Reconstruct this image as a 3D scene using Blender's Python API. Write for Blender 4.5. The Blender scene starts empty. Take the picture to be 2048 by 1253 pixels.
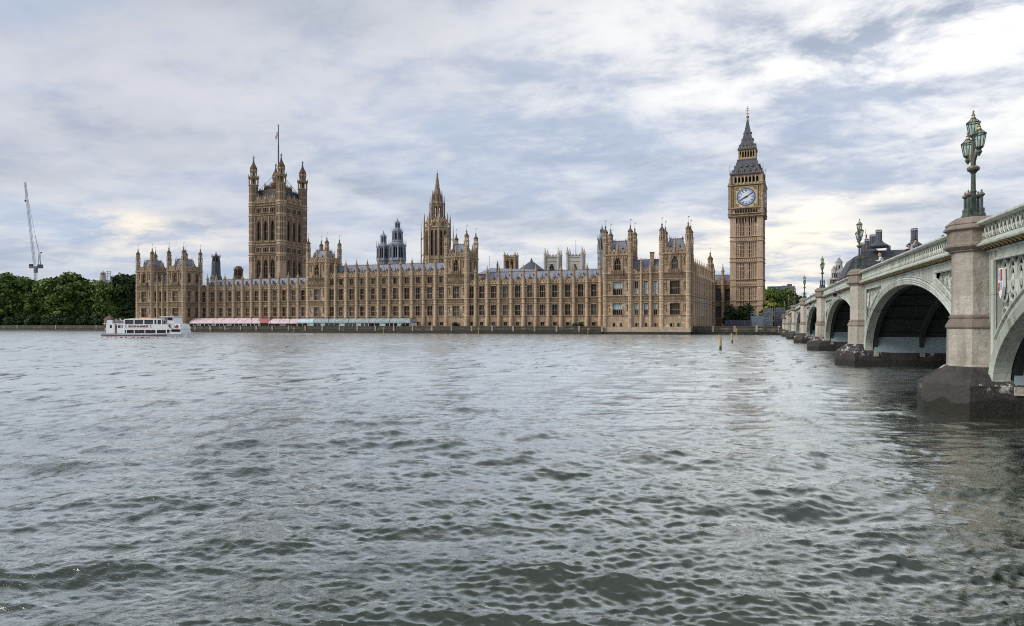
import bpy, math, random
import numpy as np
from mathutils import Matrix, Vector
R = math.radians
PI = math.pi
random.seed(7)
scene = bpy.context.scene
COL = scene.collection

# ---------------------------------------------------------------- camera
YAW = 19.8
EYE = 3.8
cam_d = bpy.data.cameras.new('camera')
cam = bpy.data.objects.new('camera', cam_d)
COL.objects.link(cam)
cam.location = (0, 0, EYE)
cam.rotation_euler = (R(90), 0, R(YAW))
cam_d.sensor_width = 36.0
cam_d.lens = 36.0 * 1365 / 2048
cam_d.shift_y = 22.0 / 2048
cam_d.clip_end = 9000
cam_d.clip_start = 0.1
scene.camera = cam

# ---------------------------------------------------------------- light, sky, exposure
SUN_AZ = (-0.86, -0.52)       # where the sun stands, seen from above
SUN_EL = 40
scene.view_settings.view_transform = 'Standard'
scene.view_settings.look = 'None'
scene.view_settings.exposure = 0.0
scene.view_settings.gamma = 1.0
scene.cycles.pixel_filter_type = 'BLACKMAN_HARRIS'
scene.cycles.filter_width = 1.05
scene.cycles.use_denoising = False
sun_d = bpy.data.lights.new('sun', 'SUN')
sun = bpy.data.objects.new('sun', sun_d)
COL.objects.link(sun)
sun_d.energy = 2.9
sun_d.angle = R(26)
sun_d.color = (1.0, 0.93, 0.83)
sd = Vector((SUN_AZ[0] * math.cos(R(SUN_EL)), SUN_AZ[1] * math.cos(R(SUN_EL)), math.sin(R(SUN_EL)))).normalized()
sun.rotation_euler = sd.to_track_quat('Z', 'Y').to_euler()
sun.location = (-60, -40, 80)


def look(px, py):
    """unit direction, in the world, of a point of the sky given where the photo shows it"""
    a = R(YAW)
    x, y, z = (px - 1024) / 1365, 1.0, (648.5 - py) / 1365
    v = Vector((x * math.cos(a) - y * math.sin(a), x * math.sin(a) + y * math.cos(a), z))
    return v.normalized()


def make_world():
    w = bpy.data.worlds.new('World')
    scene.world = w
    w.use_nodes = True
    nt = w.node_tree
    nt.nodes.clear()
    N = nt.nodes.new
    L = nt.links.new

    def math_(op, a, b=None, clamp=False):
        n = N('ShaderNodeMath'); n.operation = op; n.use_clamp = clamp
        for i, s in enumerate((a, b)):
            if s is None: continue
            if isinstance(s, (int, float)): n.inputs[i].default_value = s
            else: L(s, n.inputs[i])
        return n.outputs[0]

    def mixc(f, a, b, mode='MIX'):
        n = N('ShaderNodeMix'); n.data_type = 'RGBA'; n.blend_type = mode
        for s, i in ((f, 0), (a, 6), (b, 7)):
            if isinstance(s, (int, float)): n.inputs[i].default_value = s
            elif isinstance(s, tuple): n.inputs[i].default_value = (*s, 1)
            else: L(s, n.inputs[i])
        return n.outputs[2]

    def ramp(f, lo, hi):
        n = N('ShaderNodeMapRange'); n.interpolation_type = 'SMOOTHSTEP'
        L(f, n.inputs[0]); n.inputs[1].default_value = lo; n.inputs[2].default_value = hi
        return n.outputs[0]

    tc = N('ShaderNodeTexCoord')
    sep = N('ShaderNodeSeparateXYZ'); L(tc.outputs['Generated'], sep.inputs[0])
    zc = math_('ADD', math_('MAXIMUM', sep.outputs[2], 0.0), 0.16)
    cx = math_('DIVIDE', sep.outputs[0], zc)
    cy = math_('DIVIDE', sep.outputs[1], zc)
    comb = N('ShaderNodeCombineXYZ'); L(cx, comb.inputs[0]); L(cy, comb.inputs[1])

    def noise(scale, detail, rough, dist, rot, sc, off=(0, 0, 0)):
        m = N('ShaderNodeMapping'); L(comb.outputs[0], m.inputs[0])
        m.inputs['Rotation'].default_value = (0, 0, R(rot)); m.inputs['Scale'].default_value = sc; m.inputs['Location'].default_value = off
        n = N('ShaderNodeTexNoise'); L(m.outputs[0], n.inputs['Vector'])
        n.inputs['Scale'].default_value = scale; n.inputs['Detail'].default_value = detail
        n.inputs['Roughness'].default_value = rough; n.inputs['Distortion'].default_value = dist
        return n.outputs[0]
    n1 = noise(0.75, 10, 0.60, 0.35, -18, (1.0, 1.25, 1), (3.1, 1.7, 0))
    n2 = noise(0.42, 6, 0.55, 0.35, -30, (1.0, 1.5, 1), (7.3, -2.2, 0))
    n3 = noise(3.0, 8, 0.62, 0.2, -14, (1.0, 1.2, 1), (1.0, 5.0, 0))
    body = math_('ADD', math_('MULTIPLY', n1, 0.62), math_('ADD', math_('MULTIPLY', n2, 0.5), math_('MULTIPLY', n3, 0.30)))
    cover = ramp(body, 0.57, 0.82)
    thick = ramp(body, 0.74, 0.98)
    # blue gaps -> pale cloud -> grey cloud bellies
    col = mixc(cover, (0.545, 0.625, 0.77), (0.715, 0.735, 0.80))
    col = mixc(math_('MULTIPLY', thick, 0.9), col, (0.58, 0.615, 0.70))
    shade = ramp(noise(1.25, 9, 0.58, 0.35, -24, (1, 1.2, 1), (-4, 9, 0)), 0.46, 0.68)
    col = mixc(math_('MULTIPLY', shade, 0.8), col, (0.475, 0.53, 0.63))

    # lumps and darker undersides through the whole cloud sheet
    n4 = noise(1.9, 10, 0.62, 0.45, -20, (1.0, 1.35, 1), (11, 3, 0))
    lump = math_('ADD', math_('MULTIPLY', n4, 0.6), math_('MULTIPLY', n3, 0.4))
    col = mixc(1.0, col, mixc(ramp(lump, 0.38, 0.62), (0.85, 0.875, 0.92), (1.07, 1.06, 1.04)), 'MULTIPLY')

    def patch(px, py, sx, sy, tilt=0):
        d = look(px, py)
        r = Vector((math.cos(R(YAW)), math.sin(R(YAW)), 0)); r = (r - d * r.dot(d)).normalized()
        u = d.cross(r) * -1
        u = r.cross(d)
        t = R(tilt)
        r2 = r * math.cos(t) + u * math.sin(t); u2 = u * math.cos(t) - r * math.sin(t)

        def dot(vec):
            n = N('ShaderNodeVectorMath'); n.operation = 'DOT_PRODUCT'
            L(tc.outputs['Generated'], n.inputs[0]); n.inputs[1].default_value = vec
            return n.outputs['Value']
        a = math_('POWER', math_('DIVIDE', dot(r2), sx), 2.0)
        b = math_('POWER', math_('DIVIDE', dot(u2), sy), 2.0)
        g = math_('POWER', 2.718, math_('MULTIPLY', math_('ADD', a, b), -1.0))
        return math_('MULTIPLY', g, math_('GREATER_THAN', dot(d), 0.0))
    # bright and dim patches in the cloud, each broken up by fine cloud noise
    brk = ramp(math_('ADD', math_('MULTIPLY', n1, 0.4), math_('MULTIPLY', n3, 0.6)), 0.42, 0.62)
    brk2 = ramp(n3, 0.30, 0.62)
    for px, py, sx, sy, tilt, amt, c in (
            (1790, 95, 0.34, 0.045, 12, 1.0, (1.38, 1.34, 1.27)),
            (1980, 30, 0.22, 0.07, 8, 1.0, (1.38, 1.34, 1.27)),
            (1250, 45, 0.16, 0.055, 8, 1.0, (1.15, 1.14, 1.12)),
            (1590, 470, 0.10, 0.035, -4, 1.0, (1.35, 1.16, 0.88)),
            (1660, 405, 0.14, 0.020, 10, 0.9, (1.25, 1.15, 0.98)),
            (1430, 500, 0.10, 0.022, 0, 0.8, (1.25, 1.12, 0.9)),
            (1570, 560, 0.16, 0.03, 0, 0.8, (1.25, 1.1, 0.86)),
            (1700, -520, 0.42, 0.40, 0, 0.9, (1.45, 1.42, 1.36)),  # unseen bright patch, added so the water at right mirrors it
            (100, -480, 0.55, 0.26, 0, 0.9, (0.36, 0.40, 0.46)),  # unseen dim patch, added to darken the water at left
            (0, -1500, 0.70, 0.42, 0, 1.0, (0.20, 0.23, 0.27)),  # unseen darker patch higher up, added for the left foreground water
            (285, 458, 0.085, 0.022, -8, 1.0, (1.2, 1.05, 0.84)),
            (215, 490, 0.12, 0.028, -6, 0.6, (1.05, 0.98, 0.88)),
            (1050, 500, 0.16, 0.016, 2, 0.7, (1.1, 1.05, 0.95)),
            (1990, 235, 0.16, 0.05, 8, 0.8, (1.2, 1.18, 1.12)),
            (60, 140, 0.30, 0.12, 5, 0.45, (0.86, 0.84, 0.88)),
            (760, 120, 0.45, 0.10, 5, 0.35, (0.9, 0.9, 0.94)),
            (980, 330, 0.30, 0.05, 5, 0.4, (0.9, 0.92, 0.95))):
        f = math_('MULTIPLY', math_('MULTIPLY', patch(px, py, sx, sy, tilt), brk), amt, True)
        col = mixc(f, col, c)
    # unseen half of the sky behind the viewer, brightened to light the fronts
    back = ramp(math_('MULTIPLY', math_('ADD', math_('MULTIPLY', sep.outputs[1], 0.85), math_('MULTIPLY', sep.outputs[0], 0.5)), -1.0), -0.1, 0.8)
    col = mixc(back, col, (1.12, 1.08, 1.02), 'MULTIPLY')
    # unseen sky overhead dimmed a little, to darken what the near water mirrors
    col = mixc(ramp(sep.outputs[2], 0.42, 0.85), col, (0.92, 0.93, 0.95), 'MULTIPLY')
    # below the horizon: dull
    below = ramp(math_('MULTIPLY', sep.outputs[2], -1.0), 0.0, 0.05)
    col = mixc(below, col, (0.10, 0.11, 0.10))
    sky = N('ShaderNodeTexSky'); sky.sky_type = 'NISHITA'; sky.sun_disc = False
    sky.sun_elevation = R(SUN_EL); sky.sun_rotation = math.atan2(SUN_AZ[0], SUN_AZ[1])
    bg1 = N('ShaderNodeBackground'); L(sky.outputs[0], bg1.inputs[0]); bg1.inputs[1].default_value = 0.10
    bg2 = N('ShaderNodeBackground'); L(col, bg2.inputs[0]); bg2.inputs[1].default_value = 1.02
    ms = N('ShaderNodeMixShader'); ms.inputs[0].default_value = 0.9
    L(bg1.outputs[0], ms.inputs[1]); L(bg2.outputs[0], ms.inputs[2])
    out = N('ShaderNodeOutputWorld'); L(ms.outputs[0], out.inputs[0])


make_world()

# ---------------------------------------------------------------- materials
def new_mat(name):
    m = bpy.data.materials.new(name); m.use_nodes = True
    nt = m.node_tree
    b = nt.nodes['Principled BSDF']
    return m, nt, b


def coords(nt, kind='Object'):
    tc = nt.nodes.new('ShaderNodeTexCoord')
    return tc.outputs[kind]


def n_noise(nt, vec, scale, detail=6, rough=0.6, sc=(1, 1, 1)):
    mp = nt.nodes.new('ShaderNodeMapping'); nt.links.new(vec, mp.inputs[0]); mp.inputs['Scale'].default_value = sc
    n = nt.nodes.new('ShaderNodeTexNoise'); nt.links.new(mp.outputs[0], n.inputs['Vector'])
    n.inputs['Scale'].default_value = scale; n.inputs['Detail'].default_value = detail; n.inputs['Roughness'].default_value = rough
    return n.outputs[0]


def n_map(nt, f, a, b, lo=0.0, hi=1.0):
    n = nt.nodes.new('ShaderNodeMapRange'); n.interpolation_type = 'SMOOTHSTEP'
    nt.links.new(f, n.inputs[0]); n.inputs[1].default_value = a; n.inputs[2].default_value = b
    n.inputs[3].default_value = lo; n.inputs[4].default_value = hi
    return n.outputs[0]


def n_mix(nt, f, a, b, mode='MIX'):
    n = nt.nodes.new('ShaderNodeMix'); n.data_type = 'RGBA'; n.blend_type = mode
    for s, i in ((f, 0), (a, 6), (b, 7)):
        if isinstance(s, (int, float)): n.inputs[i].default_value = s
        elif isinstance(s, tuple): n.inputs[i].default_value = (*s[:3], 1)
        else: nt.links.new(s, n.inputs[i])
    return n.outputs[2]


def n_bump(nt, b, h, strength=0.5, dist=0.05):
    n = nt.nodes.new('ShaderNodeBump'); n.inputs['Strength'].default_value = strength; n.inputs['Distance'].default_value = dist
    nt.links.new(h, n.inputs['Height']); nt.links.new(n.outputs[0], b.inputs['Normal'])


def wallvec(nt):
    """object coordinates folded so that bricks run round every upright face: (x + y, z)"""
    s = nt.nodes.new('ShaderNodeSeparateXYZ'); nt.links.new(coords(nt), s.inputs[0])
    a = nt.nodes.new('ShaderNodeMath'); a.operation = 'ADD'; nt.links.new(s.outputs[0], a.inputs[0]); nt.links.new(s.outputs[1], a.inputs[1])
    c = nt.nodes.new('ShaderNodeCombineXYZ'); nt.links.new(a.outputs[0], c.inputs[0]); nt.links.new(s.outputs[2], c.inputs[1])
    return c.outputs[0]


def stone(name, c, dark, pale, bw=1.1, bh=0.5, streak=0.55, palef=0.12, rough=0.9):
    m, nt, b = new_mat(name)
    wv = wallvec(nt)
    br = nt.nodes.new('ShaderNodeTexBrick'); nt.links.new(wv, br.inputs[0])
    br.inputs['Scale'].default_value = 1.0; br.inputs['Brick Width'].default_value = bw; br.inputs['Row Height'].default_value = bh
    br.inputs['Mortar Size'].default_value = 0.02; br.inputs['Color1'].default_value = (0, 0, 0, 1); br.inputs['Color2'].default_value = (1, 1, 1, 1)
    br.inputs['Mortar'].default_value = (0.35, 0.35, 0.35, 1); br.inputs['Bias'].default_value = 0.0
    bk = nt.nodes.new('ShaderNodeSeparateColor'); nt.links.new(br.outputs[0], bk.inputs[0])
    c1 = n_mix(nt, n_map(nt, bk.outputs[0], 0.0, 1.0, 0.0, 0.55), c, tuple(x * 0.72 for x in c))
    c1 = n_mix(nt, n_map(nt, bk.outputs[0], 1 - palef, 1 - palef + 0.04), c1, pale)
    st = n_noise(nt, coords(nt), 1.0, 7, 0.65, (0.9, 0.9, 0.16))
    c1 = n_mix(nt, n_map(nt, st, 0.46, 0.68, 0, streak), c1, dark)
    bl = n_noise(nt, coords(nt), 0.16, 5, 0.6)
    c1 = n_mix(nt, n_map(nt, bl, 0.40, 0.66, 0, 0.5), c1, tuple(x * 0.68 for x in c))
    fine = n_noise(nt, coords(nt), 3.5, 6, 0.7)
    c1 = n_mix(nt, n_map(nt, fine, 0.35, 0.7, 0, 0.42), c1, tuple(x * 0.5 for x in c))
    oi = nt.nodes.new('ShaderNodeObjectInfo')
    c1 = n_mix(nt, 1.0, c1, n_mix(nt, oi.outputs['Random'], (0.80, 0.79, 0.77), (1.10, 1.08, 1.05)), 'MULTIPLY')     # every block, pier and pinnacle weathers a little differently
    nt.links.new(c1, b.inputs['Base Color'])
    b.inputs['Roughness'].default_value = rough
    n_bump(nt, b, fine, 0.8, 0.12)
    return m


def plain(name, c, rough=0.6, metal=0.0, var=0.35, scale=1.5, bump=0.0, sc=(1, 1, 1)):
    m, nt, b = new_mat(name)
    n = n_noise(nt, coords(nt), scale, 6, 0.65, sc)
    col = n_mix(nt, n_map(nt, n, 0.35, 0.7, 0, 1), c, tuple(x * (1 - var) for x in c))
    nt.links.new(col, b.inputs['Base Color'])
    b.inputs['Roughness'].default_value = rough; b.inputs['Metallic'].default_value = metal
    if bump: n_bump(nt, b, n, bump, 0.05)
    return m


def slate(name, c, bw=0.9, bh=0.6):
    m, nt, b = new_mat(name)
    s = nt.nodes.new('ShaderNodeTexBrick'); nt.links.new(wallvec(nt), s.inputs[0])
    s.inputs['Scale'].default_value = 1.0; s.inputs['Brick Width'].default_value = bw; s.inputs['Row Height'].default_value = bh
    s.inputs['Mortar Size'].default_value = 0.03; s.inputs['Color1'].default_value = (*c, 1)
    s.inputs['Color2'].default_value = (*(x * 0.72 for x in c), 1); s.inputs['Mortar'].default_value = (*(x * 0.5 for x in c), 1)
    st = n_noise(nt, coords(nt), 0.8, 6, 0.65, (1, 1, 0.3))
    col = n_mix(nt, n_map(nt, st, 0.4, 0.7, 0, 0.5), s.outputs[0], tuple(x * 0.5 for x in c))
    nt.links.new(col, b.inputs['Base Color'])
    b.inputs['Roughness'].default_value = 0.55
    return m


def glassy(name, c, rough=0.12):
    m, nt, b = new_mat(name)
    oi = nt.nodes.new('ShaderNodeObjectInfo')
    n = n_noise(nt, coords(nt), 1.3, 2, 0.5)
    col = n_mix(nt, n_map(nt, n, 0.4, 0.6), c, tuple(x * 2.6 for x in c))
    col = n_mix(nt, n_map(nt, oi.outputs['Random'], 0.55, 1.0, 0.0, 0.8), col, (0.085, 0.10, 0.115))      # grey sky reflection painted into some panes at random
    nt.links.new(col, b.inputs['Base Color'])
    b.inputs['Roughness'].default_value = rough
    b.inputs['Specular IOR Level'].default_value = 0.16
    n_bump(nt, b, n, 0.15, 0.03)
    return m


M = {}
M['stone'] = stone('palace limestone', (0.46, 0.34, 0.23), (0.080, 0.058, 0.036), (0.66, 0.55, 0.42), 1.1, 0.5, 0.75)
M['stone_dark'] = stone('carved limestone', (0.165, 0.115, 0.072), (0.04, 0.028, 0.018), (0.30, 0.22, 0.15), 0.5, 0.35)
M['stone_pale'] = stone('cleaned limestone', (0.58, 0.44, 0.31), (0.15, 0.105, 0.07), (0.72, 0.63, 0.52), 1.1, 0.5, 0.45, 0.08)
M['stone_tower'] = stone('clock tower limestone', (0.53, 0.405, 0.295), (0.20, 0.145, 0.10), (0.70, 0.63, 0.54), 1.2, 0.6, 0.35, 0.05)
M['stone_plinth'] = stone('river plinth stone', (0.46, 0.38, 0.29), (0.16, 0.13, 0.09), (0.62, 0.55, 0.46), 1.4, 0.6, 0.4, 0.06)
M['stone_white'] = stone('abbey stone', (0.60, 0.58, 0.55), (0.30, 0.29, 0.28), (0.72, 0.70, 0.67), 1.2, 0.6, 0.4, 0.1)
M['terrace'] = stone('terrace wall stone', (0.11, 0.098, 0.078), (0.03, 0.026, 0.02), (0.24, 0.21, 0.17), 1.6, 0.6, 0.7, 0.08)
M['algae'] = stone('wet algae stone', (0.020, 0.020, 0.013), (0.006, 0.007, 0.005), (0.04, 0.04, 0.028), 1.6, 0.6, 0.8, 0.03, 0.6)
M['granite'] = stone('pier granite', (0.50, 0.475, 0.43), (0.17, 0.145, 0.12), (0.60, 0.575, 0.54), 3.0, 1.25, 0.8, 0.05, 0.8)
M['granite_brown'] = stone('weathered granite', (0.27, 0.23, 0.20), (0.09, 0.07, 0.062), (0.40, 0.34, 0.29), 3.0, 1.2, 0.7, 0.03, 0.8)
M['granite_base'] = stone('stained cutwater granite', (0.070, 0.060, 0.062), (0.014, 0.012, 0.013), (0.11, 0.10, 0.10), 1.8, 0.6, 0.9, 0.03, 0.75)
M['slate'] = slate('blue grey iron roof', (0.255, 0.28, 0.34))
M['slate_dark'] = slate('dark iron roof', (0.085, 0.095, 0.115), 0.5, 0.9)
M['lead'] = slate('grey lead lantern', (0.27, 0.30, 0.355), 0.7, 1.4)
M['black_iron'] = plain('black iron', (0.03, 0.032, 0.038), 0.6)
M['glass'] = glassy('dark leaded glass', (0.006, 0.0065, 0.008), 0.25)
M['blind'] = plain('pale blue blind', (0.42, 0.60, 0.66), 0.7, 0, 0.15)
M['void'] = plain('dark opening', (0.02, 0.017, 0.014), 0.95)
M['gold'] = plain('gilding', (0.50, 0.37, 0.16), 0.42, 0.35, 0.45, 2.0)
M['gold_pale'] = plain('gilded stone frame', (0.60, 0.50, 0.33), 0.6, 0.1, 0.4, 1.2)
M['dial'] = plain('opal dial glass', (0.74, 0.78, 0.84), 0.4, 0, 0.08)
M['dial_blue'] = plain('dial blue', (0.30, 0.42, 0.66), 0.5, 0, 0.15)
M['navy'] = plain('dark blue paint', (0.015, 0.03, 0.10), 0.5)
M['white'] = plain('white paint', (0.78, 0.79, 0.80), 0.4, 0, 0.12, 0.6)
M['red'] = plain('red paint', (0.45, 0.03, 0.035), 0.5)
M['maroon'] = plain('maroon lettering', (0.25, 0.02, 0.035), 0.5)
M['orange'] = plain('orange canvas', (0.70, 0.20, 0.05), 0.6)
M['yellow'] = plain('yellow paint', (0.50, 0.38, 0.15), 0.6, 0, 0.5, 2.5)
M['weed'] = plain('weedy timber', (0.07, 0.06, 0.025), 0.7, 0, 0.6, 3)
M['paint'] = plain('pale green bridge paint', (0.46, 0.515, 0.46), 0.5, 0, 0.22, 0.7, 0.05, (1, 1, 0.4))


def ironwork(name, c):
    """weathered paint: plate joints, rust runs and soot streaks of its own"""
    m, nt, b = new_mat(name)
    n = n_noise(nt, coords(nt), 0.7, 6, 0.65, (1, 1, 0.4))
    col = n_mix(nt, n_map(nt, n, 0.35, 0.7), c, tuple(x * 0.78 for x in c))
    run = n_noise(nt, coords(nt), 1.0, 8, 0.7, (2.2, 2.2, 0.10))
    col = n_mix(nt, n_map(nt, run, 0.46, 0.68, 0, 0.85), col, (0.20, 0.19, 0.15))
    rust = n_noise(nt, coords(nt), 1.0, 8, 0.72, (1.6, 1.6, 0.22))
    col = n_mix(nt, n_map(nt, rust, 0.62, 0.74, 0, 0.75), col, (0.20, 0.11, 0.055))
    br = nt.nodes.new('ShaderNodeTexBrick'); nt.links.new(wallvec(nt), br.inputs[0])
    br.inputs['Scale'].default_value = 1.0; br.inputs['Brick Width'].default_value = 2.4; br.inputs['Row Height'].default_value = 5.0
    br.inputs['Mortar Size'].default_value = 0.012; br.inputs['Color1'].default_value = (1, 1, 1, 1); br.inputs['Color2'].default_value = (0.93, 0.93, 0.93, 1); br.inputs['Mortar'].default_value = (0.5, 0.5, 0.48, 1)
    col = n_mix(nt, 1.0, col, br.outputs[0], 'MULTIPLY')
    nt.links.new(col, b.inputs['Base Color']); b.inputs['Roughness'].default_value = 0.5
    n_bump(nt, b, n, 0.1, 0.03)
    return m


def cutwater(name):
    """dark granite of the pier feet: ragged tide line, weed below it, lime and bird stains above"""
    m = stone(name, (0.052, 0.047, 0.047), (0.009, 0.0085, 0.009), (0.075, 0.072, 0.074), 1.8, 0.6, 0.95, 0.03, 0.75)
    nt = m.node_tree; b = nt.nodes['Principled BSDF']
    src = b.inputs['Base Color'].links[0].from_socket
    s = nt.nodes.new('ShaderNodeSeparateXYZ'); nt.links.new(coords(nt), s.inputs[0])
    n = n_noise(nt, coords(nt), 0.9, 8, 0.7)
    a = nt.nodes.new('ShaderNodeMath'); a.operation = 'MULTIPLY_ADD'; nt.links.new(n, a.inputs[0]); a.inputs[1].default_value = -1.1; nt.links.new(s.outputs[2], a.inputs[2])
    col = n_mix(nt, n_map(nt, a.outputs[0], 0.02, 0.16, 1, 0), src, (0.011, 0.012, 0.008))
    st = n_noise(nt, coords(nt), 0.55, 12, 0.78)
    hi = nt.nodes.new('ShaderNodeMath'); hi.operation = 'MULTIPLY'
    nt.links.new(n_map(nt, st, 0.555, 0.60), hi.inputs[0]); nt.links.new(n_map(nt, s.outputs[2], 0.85, 1.25), hi.inputs[1])
    col = n_mix(nt, hi.outputs[0], col, (0.46, 0.45, 0.44))
    nt.links.new(col, b.inputs['Base Color'])
    return m


M['paint'] = ironwork('pale green bridge paint', (0.46, 0.51, 0.465))
M['cutwater'] = cutwater('stained cutwater granite')
M['paint_dark'] = plain('shadow dark green paint', (0.028, 0.035, 0.036), 0.8, 0, 0.5, 0.6)  # shade of vault and recesses put into a near-black green
M['paint_blue'] = plain('blue grey skewback paint', (0.25, 0.33, 0.37), 0.55, 0, 0.25, 0.5)
M['lamp_green'] = plain('dark green lamp iron', (0.062, 0.088, 0.072), 0.5, 0, 0.4, 3)
M['lamp_pale'] = plain('pale green lamp iron', (0.22, 0.31, 0.25), 0.5, 0, 0.4, 3)
M['asphalt'] = plain('asphalt', (0.05, 0.05, 0.052), 0.9)


def striped(name, c1, c2, w):
    m, nt, b = new_mat(name)
    wv = nt.nodes.new('ShaderNodeTexWave'); wv.bands_direction = 'X'; wv.inputs['Scale'].default_value = 1.0 / w; wv.inputs['Distortion'].default_value = 0.3
    nt.links.new(coords(nt), wv.inputs[0])
    n = n_noise(nt, coords(nt), 0.6, 5, 0.6)
    c = n_mix(nt, n_map(nt, wv.outputs[1], 0.3, 0.7), c1, c2)
    c = n_mix(nt, n_map(nt, n, 0.4, 0.7, 0, 0.5), c, tuple(x * 0.6 for x in c1))
    nt.links.new(c, b.inputs['Base Color']); b.inputs['Roughness'].default_value = 0.7
    return m


M['pink'] = striped('pink striped canvas', (0.56, 0.40, 0.44), (0.62, 0.55, 0.57), 3.0)
M['red_canvas'] = plain('red canvas', (0.42, 0.12, 0.14), 0.7)
M['teal'] = striped('teal canvas', (0.20, 0.265, 0.28), (0.34, 0.41, 0.43), 2.2)
M['teal_pale'] = plain('pale teal panel', (0.45, 0.60, 0.65), 0.5, 0, 0.2, 0.4)
M['wrap'] = plain('blue grey sheeting', (0.085, 0.105, 0.14), 0.5, 0, 0.5, 0.5, 0.4)
M['steel'] = plain('galvanised tube', (0.32, 0.36, 0.40), 0.4, 0.4)
M['crane'] = plain('crane steel', (0.20, 0.225, 0.26), 0.5)
M['earth'] = plain('paved ground', (0.13, 0.125, 0.11), 0.95, 0, 0.4, 0.1)
M['bark'] = plain('bark', (0.07, 0.055, 0.04), 0.9, 0, 0.4, 2)
M['brick'] = stone('brown brick', (0.22, 0.155, 0.12), (0.09, 0.06, 0.05), (0.3, 0.24, 0.2), 0.8, 0.3, 0.4, 0.1)
M['office_blue'] = plain('blue cladding', (0.18, 0.28, 0.42), 0.4)
M['hut'] = stone('kiosk stone', (0.34, 0.27, 0.2), (0.12, 0.09, 0.07), (0.4, 0.33, 0.26))
for nm, c in (('skin', (0.52, 0.31, 0.22)), ('hair_dark', (0.02, 0.016, 0.014)), ('hair_blond', (0.42, 0.29, 0.15)), ('shirt_blue', (0.30, 0.36, 0.47)),
              ('cloth_navy', (0.02, 0.025, 0.05)), ('cloth_black', (0.018, 0.018, 0.02)), ('cloth_white', (0.68, 0.68, 0.68)), ('cloth_pink', (0.6, 0.25, 0.3)),
              ('cloth_red', (0.42, 0.05, 0.05)), ('cloth_tan', (0.36, 0.27, 0.17)), ('cloth_grey', (0.2, 0.21, 0.23)), ('wood_door', (0.32, 0.16, 0.05)),
              ('union_blue', (0.02, 0.035, 0.16))):
    M[nm] = plain(nm.replace('_', ' '), c, 0.8, 0, 0.25, 6)


def lampglass():
    m, nt, b = new_mat('green tinted lamp glass')
    tr = nt.nodes.new('ShaderNodeBsdfTransparent'); tr.inputs[0].default_value = (0.74, 0.82, 0.77, 1)
    mx = nt.nodes.new('ShaderNodeMixShader'); mx.inputs[0].default_value = 0.22
    b.inputs['Base Color'].default_value = (0.25, 0.30, 0.26, 1); b.inputs['Roughness'].default_value = 0.15
    nt.links.new(tr.outputs[0], mx.inputs[1]); nt.links.new(b.outputs[0], mx.inputs[2])
    nt.links.new(mx.outputs[0], nt.nodes['Material Output'].inputs[0])
    return m


def netting(name, c, alpha):
    m, nt, b = new_mat(name)
    tr = nt.nodes.new('ShaderNodeBsdfTransparent')
    mx = nt.nodes.new('ShaderNodeMixShader')
    n = n_noise(nt, coords(nt), 0.9, 4, 0.6)
    nt.links.new(n_map(nt, n, 0.35, 0.65, alpha - 0.18, alpha + 0.18), mx.inputs[0])
    b.inputs['Base Color'].default_value = (*c, 1); b.inputs['Roughness'].default_value = 0.7
    nt.links.new(tr.outputs[0], mx.inputs[1]); nt.links.new(b.outputs[0], mx.inputs[2])
    nt.links.new(mx.outputs[0], nt.nodes['Material Output'].inputs[0])
    return m


M['lampglass'] = lampglass()
M['net'] = netting('scaffold netting', (0.20, 0.28, 0.33), 0.6)


def leafmat(name, c1, c2):
    m, nt, b = new_mat(name)
    g = nt.nodes.new('ShaderNodeNewGeometry')
    n = n_noise(nt, coords(nt), 0.35, 4, 0.6)
    oi = nt.nodes.new('ShaderNodeObjectInfo')
    col = n_mix(nt, g.outputs['Random Per Island'], c1, c2)
    col = n_mix(nt, n_map(nt, oi.outputs['Random'], 0.0, 1.0, 0.0, 0.55), col, tuple(x * k for x, k in zip(c2, (1.15, 1.0, 0.9))))
    col = n_mix(nt, n_map(nt, n, 0.38, 0.62, 0, 0.75), col, tuple(x * 0.5 for x in c1))
    nt.links.new(col, b.inputs['Base Color']); b.inputs['Roughness'].default_value = 0.75
    b.inputs['Specular IOR Level'].default_value = 0.25
    return m


M['leaf'] = leafmat('plane tree leaves', (0.060, 0.112, 0.022), (0.19, 0.27, 0.06))
M['leaf_dark'] = leafmat('dark leaves', (0.020, 0.045, 0.018), (0.055, 0.095, 0.030))
M['leaf_yellow'] = leafmat('yellow green leaves', (0.12, 0.15, 0.03), (0.22, 0.24, 0.06))

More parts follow.
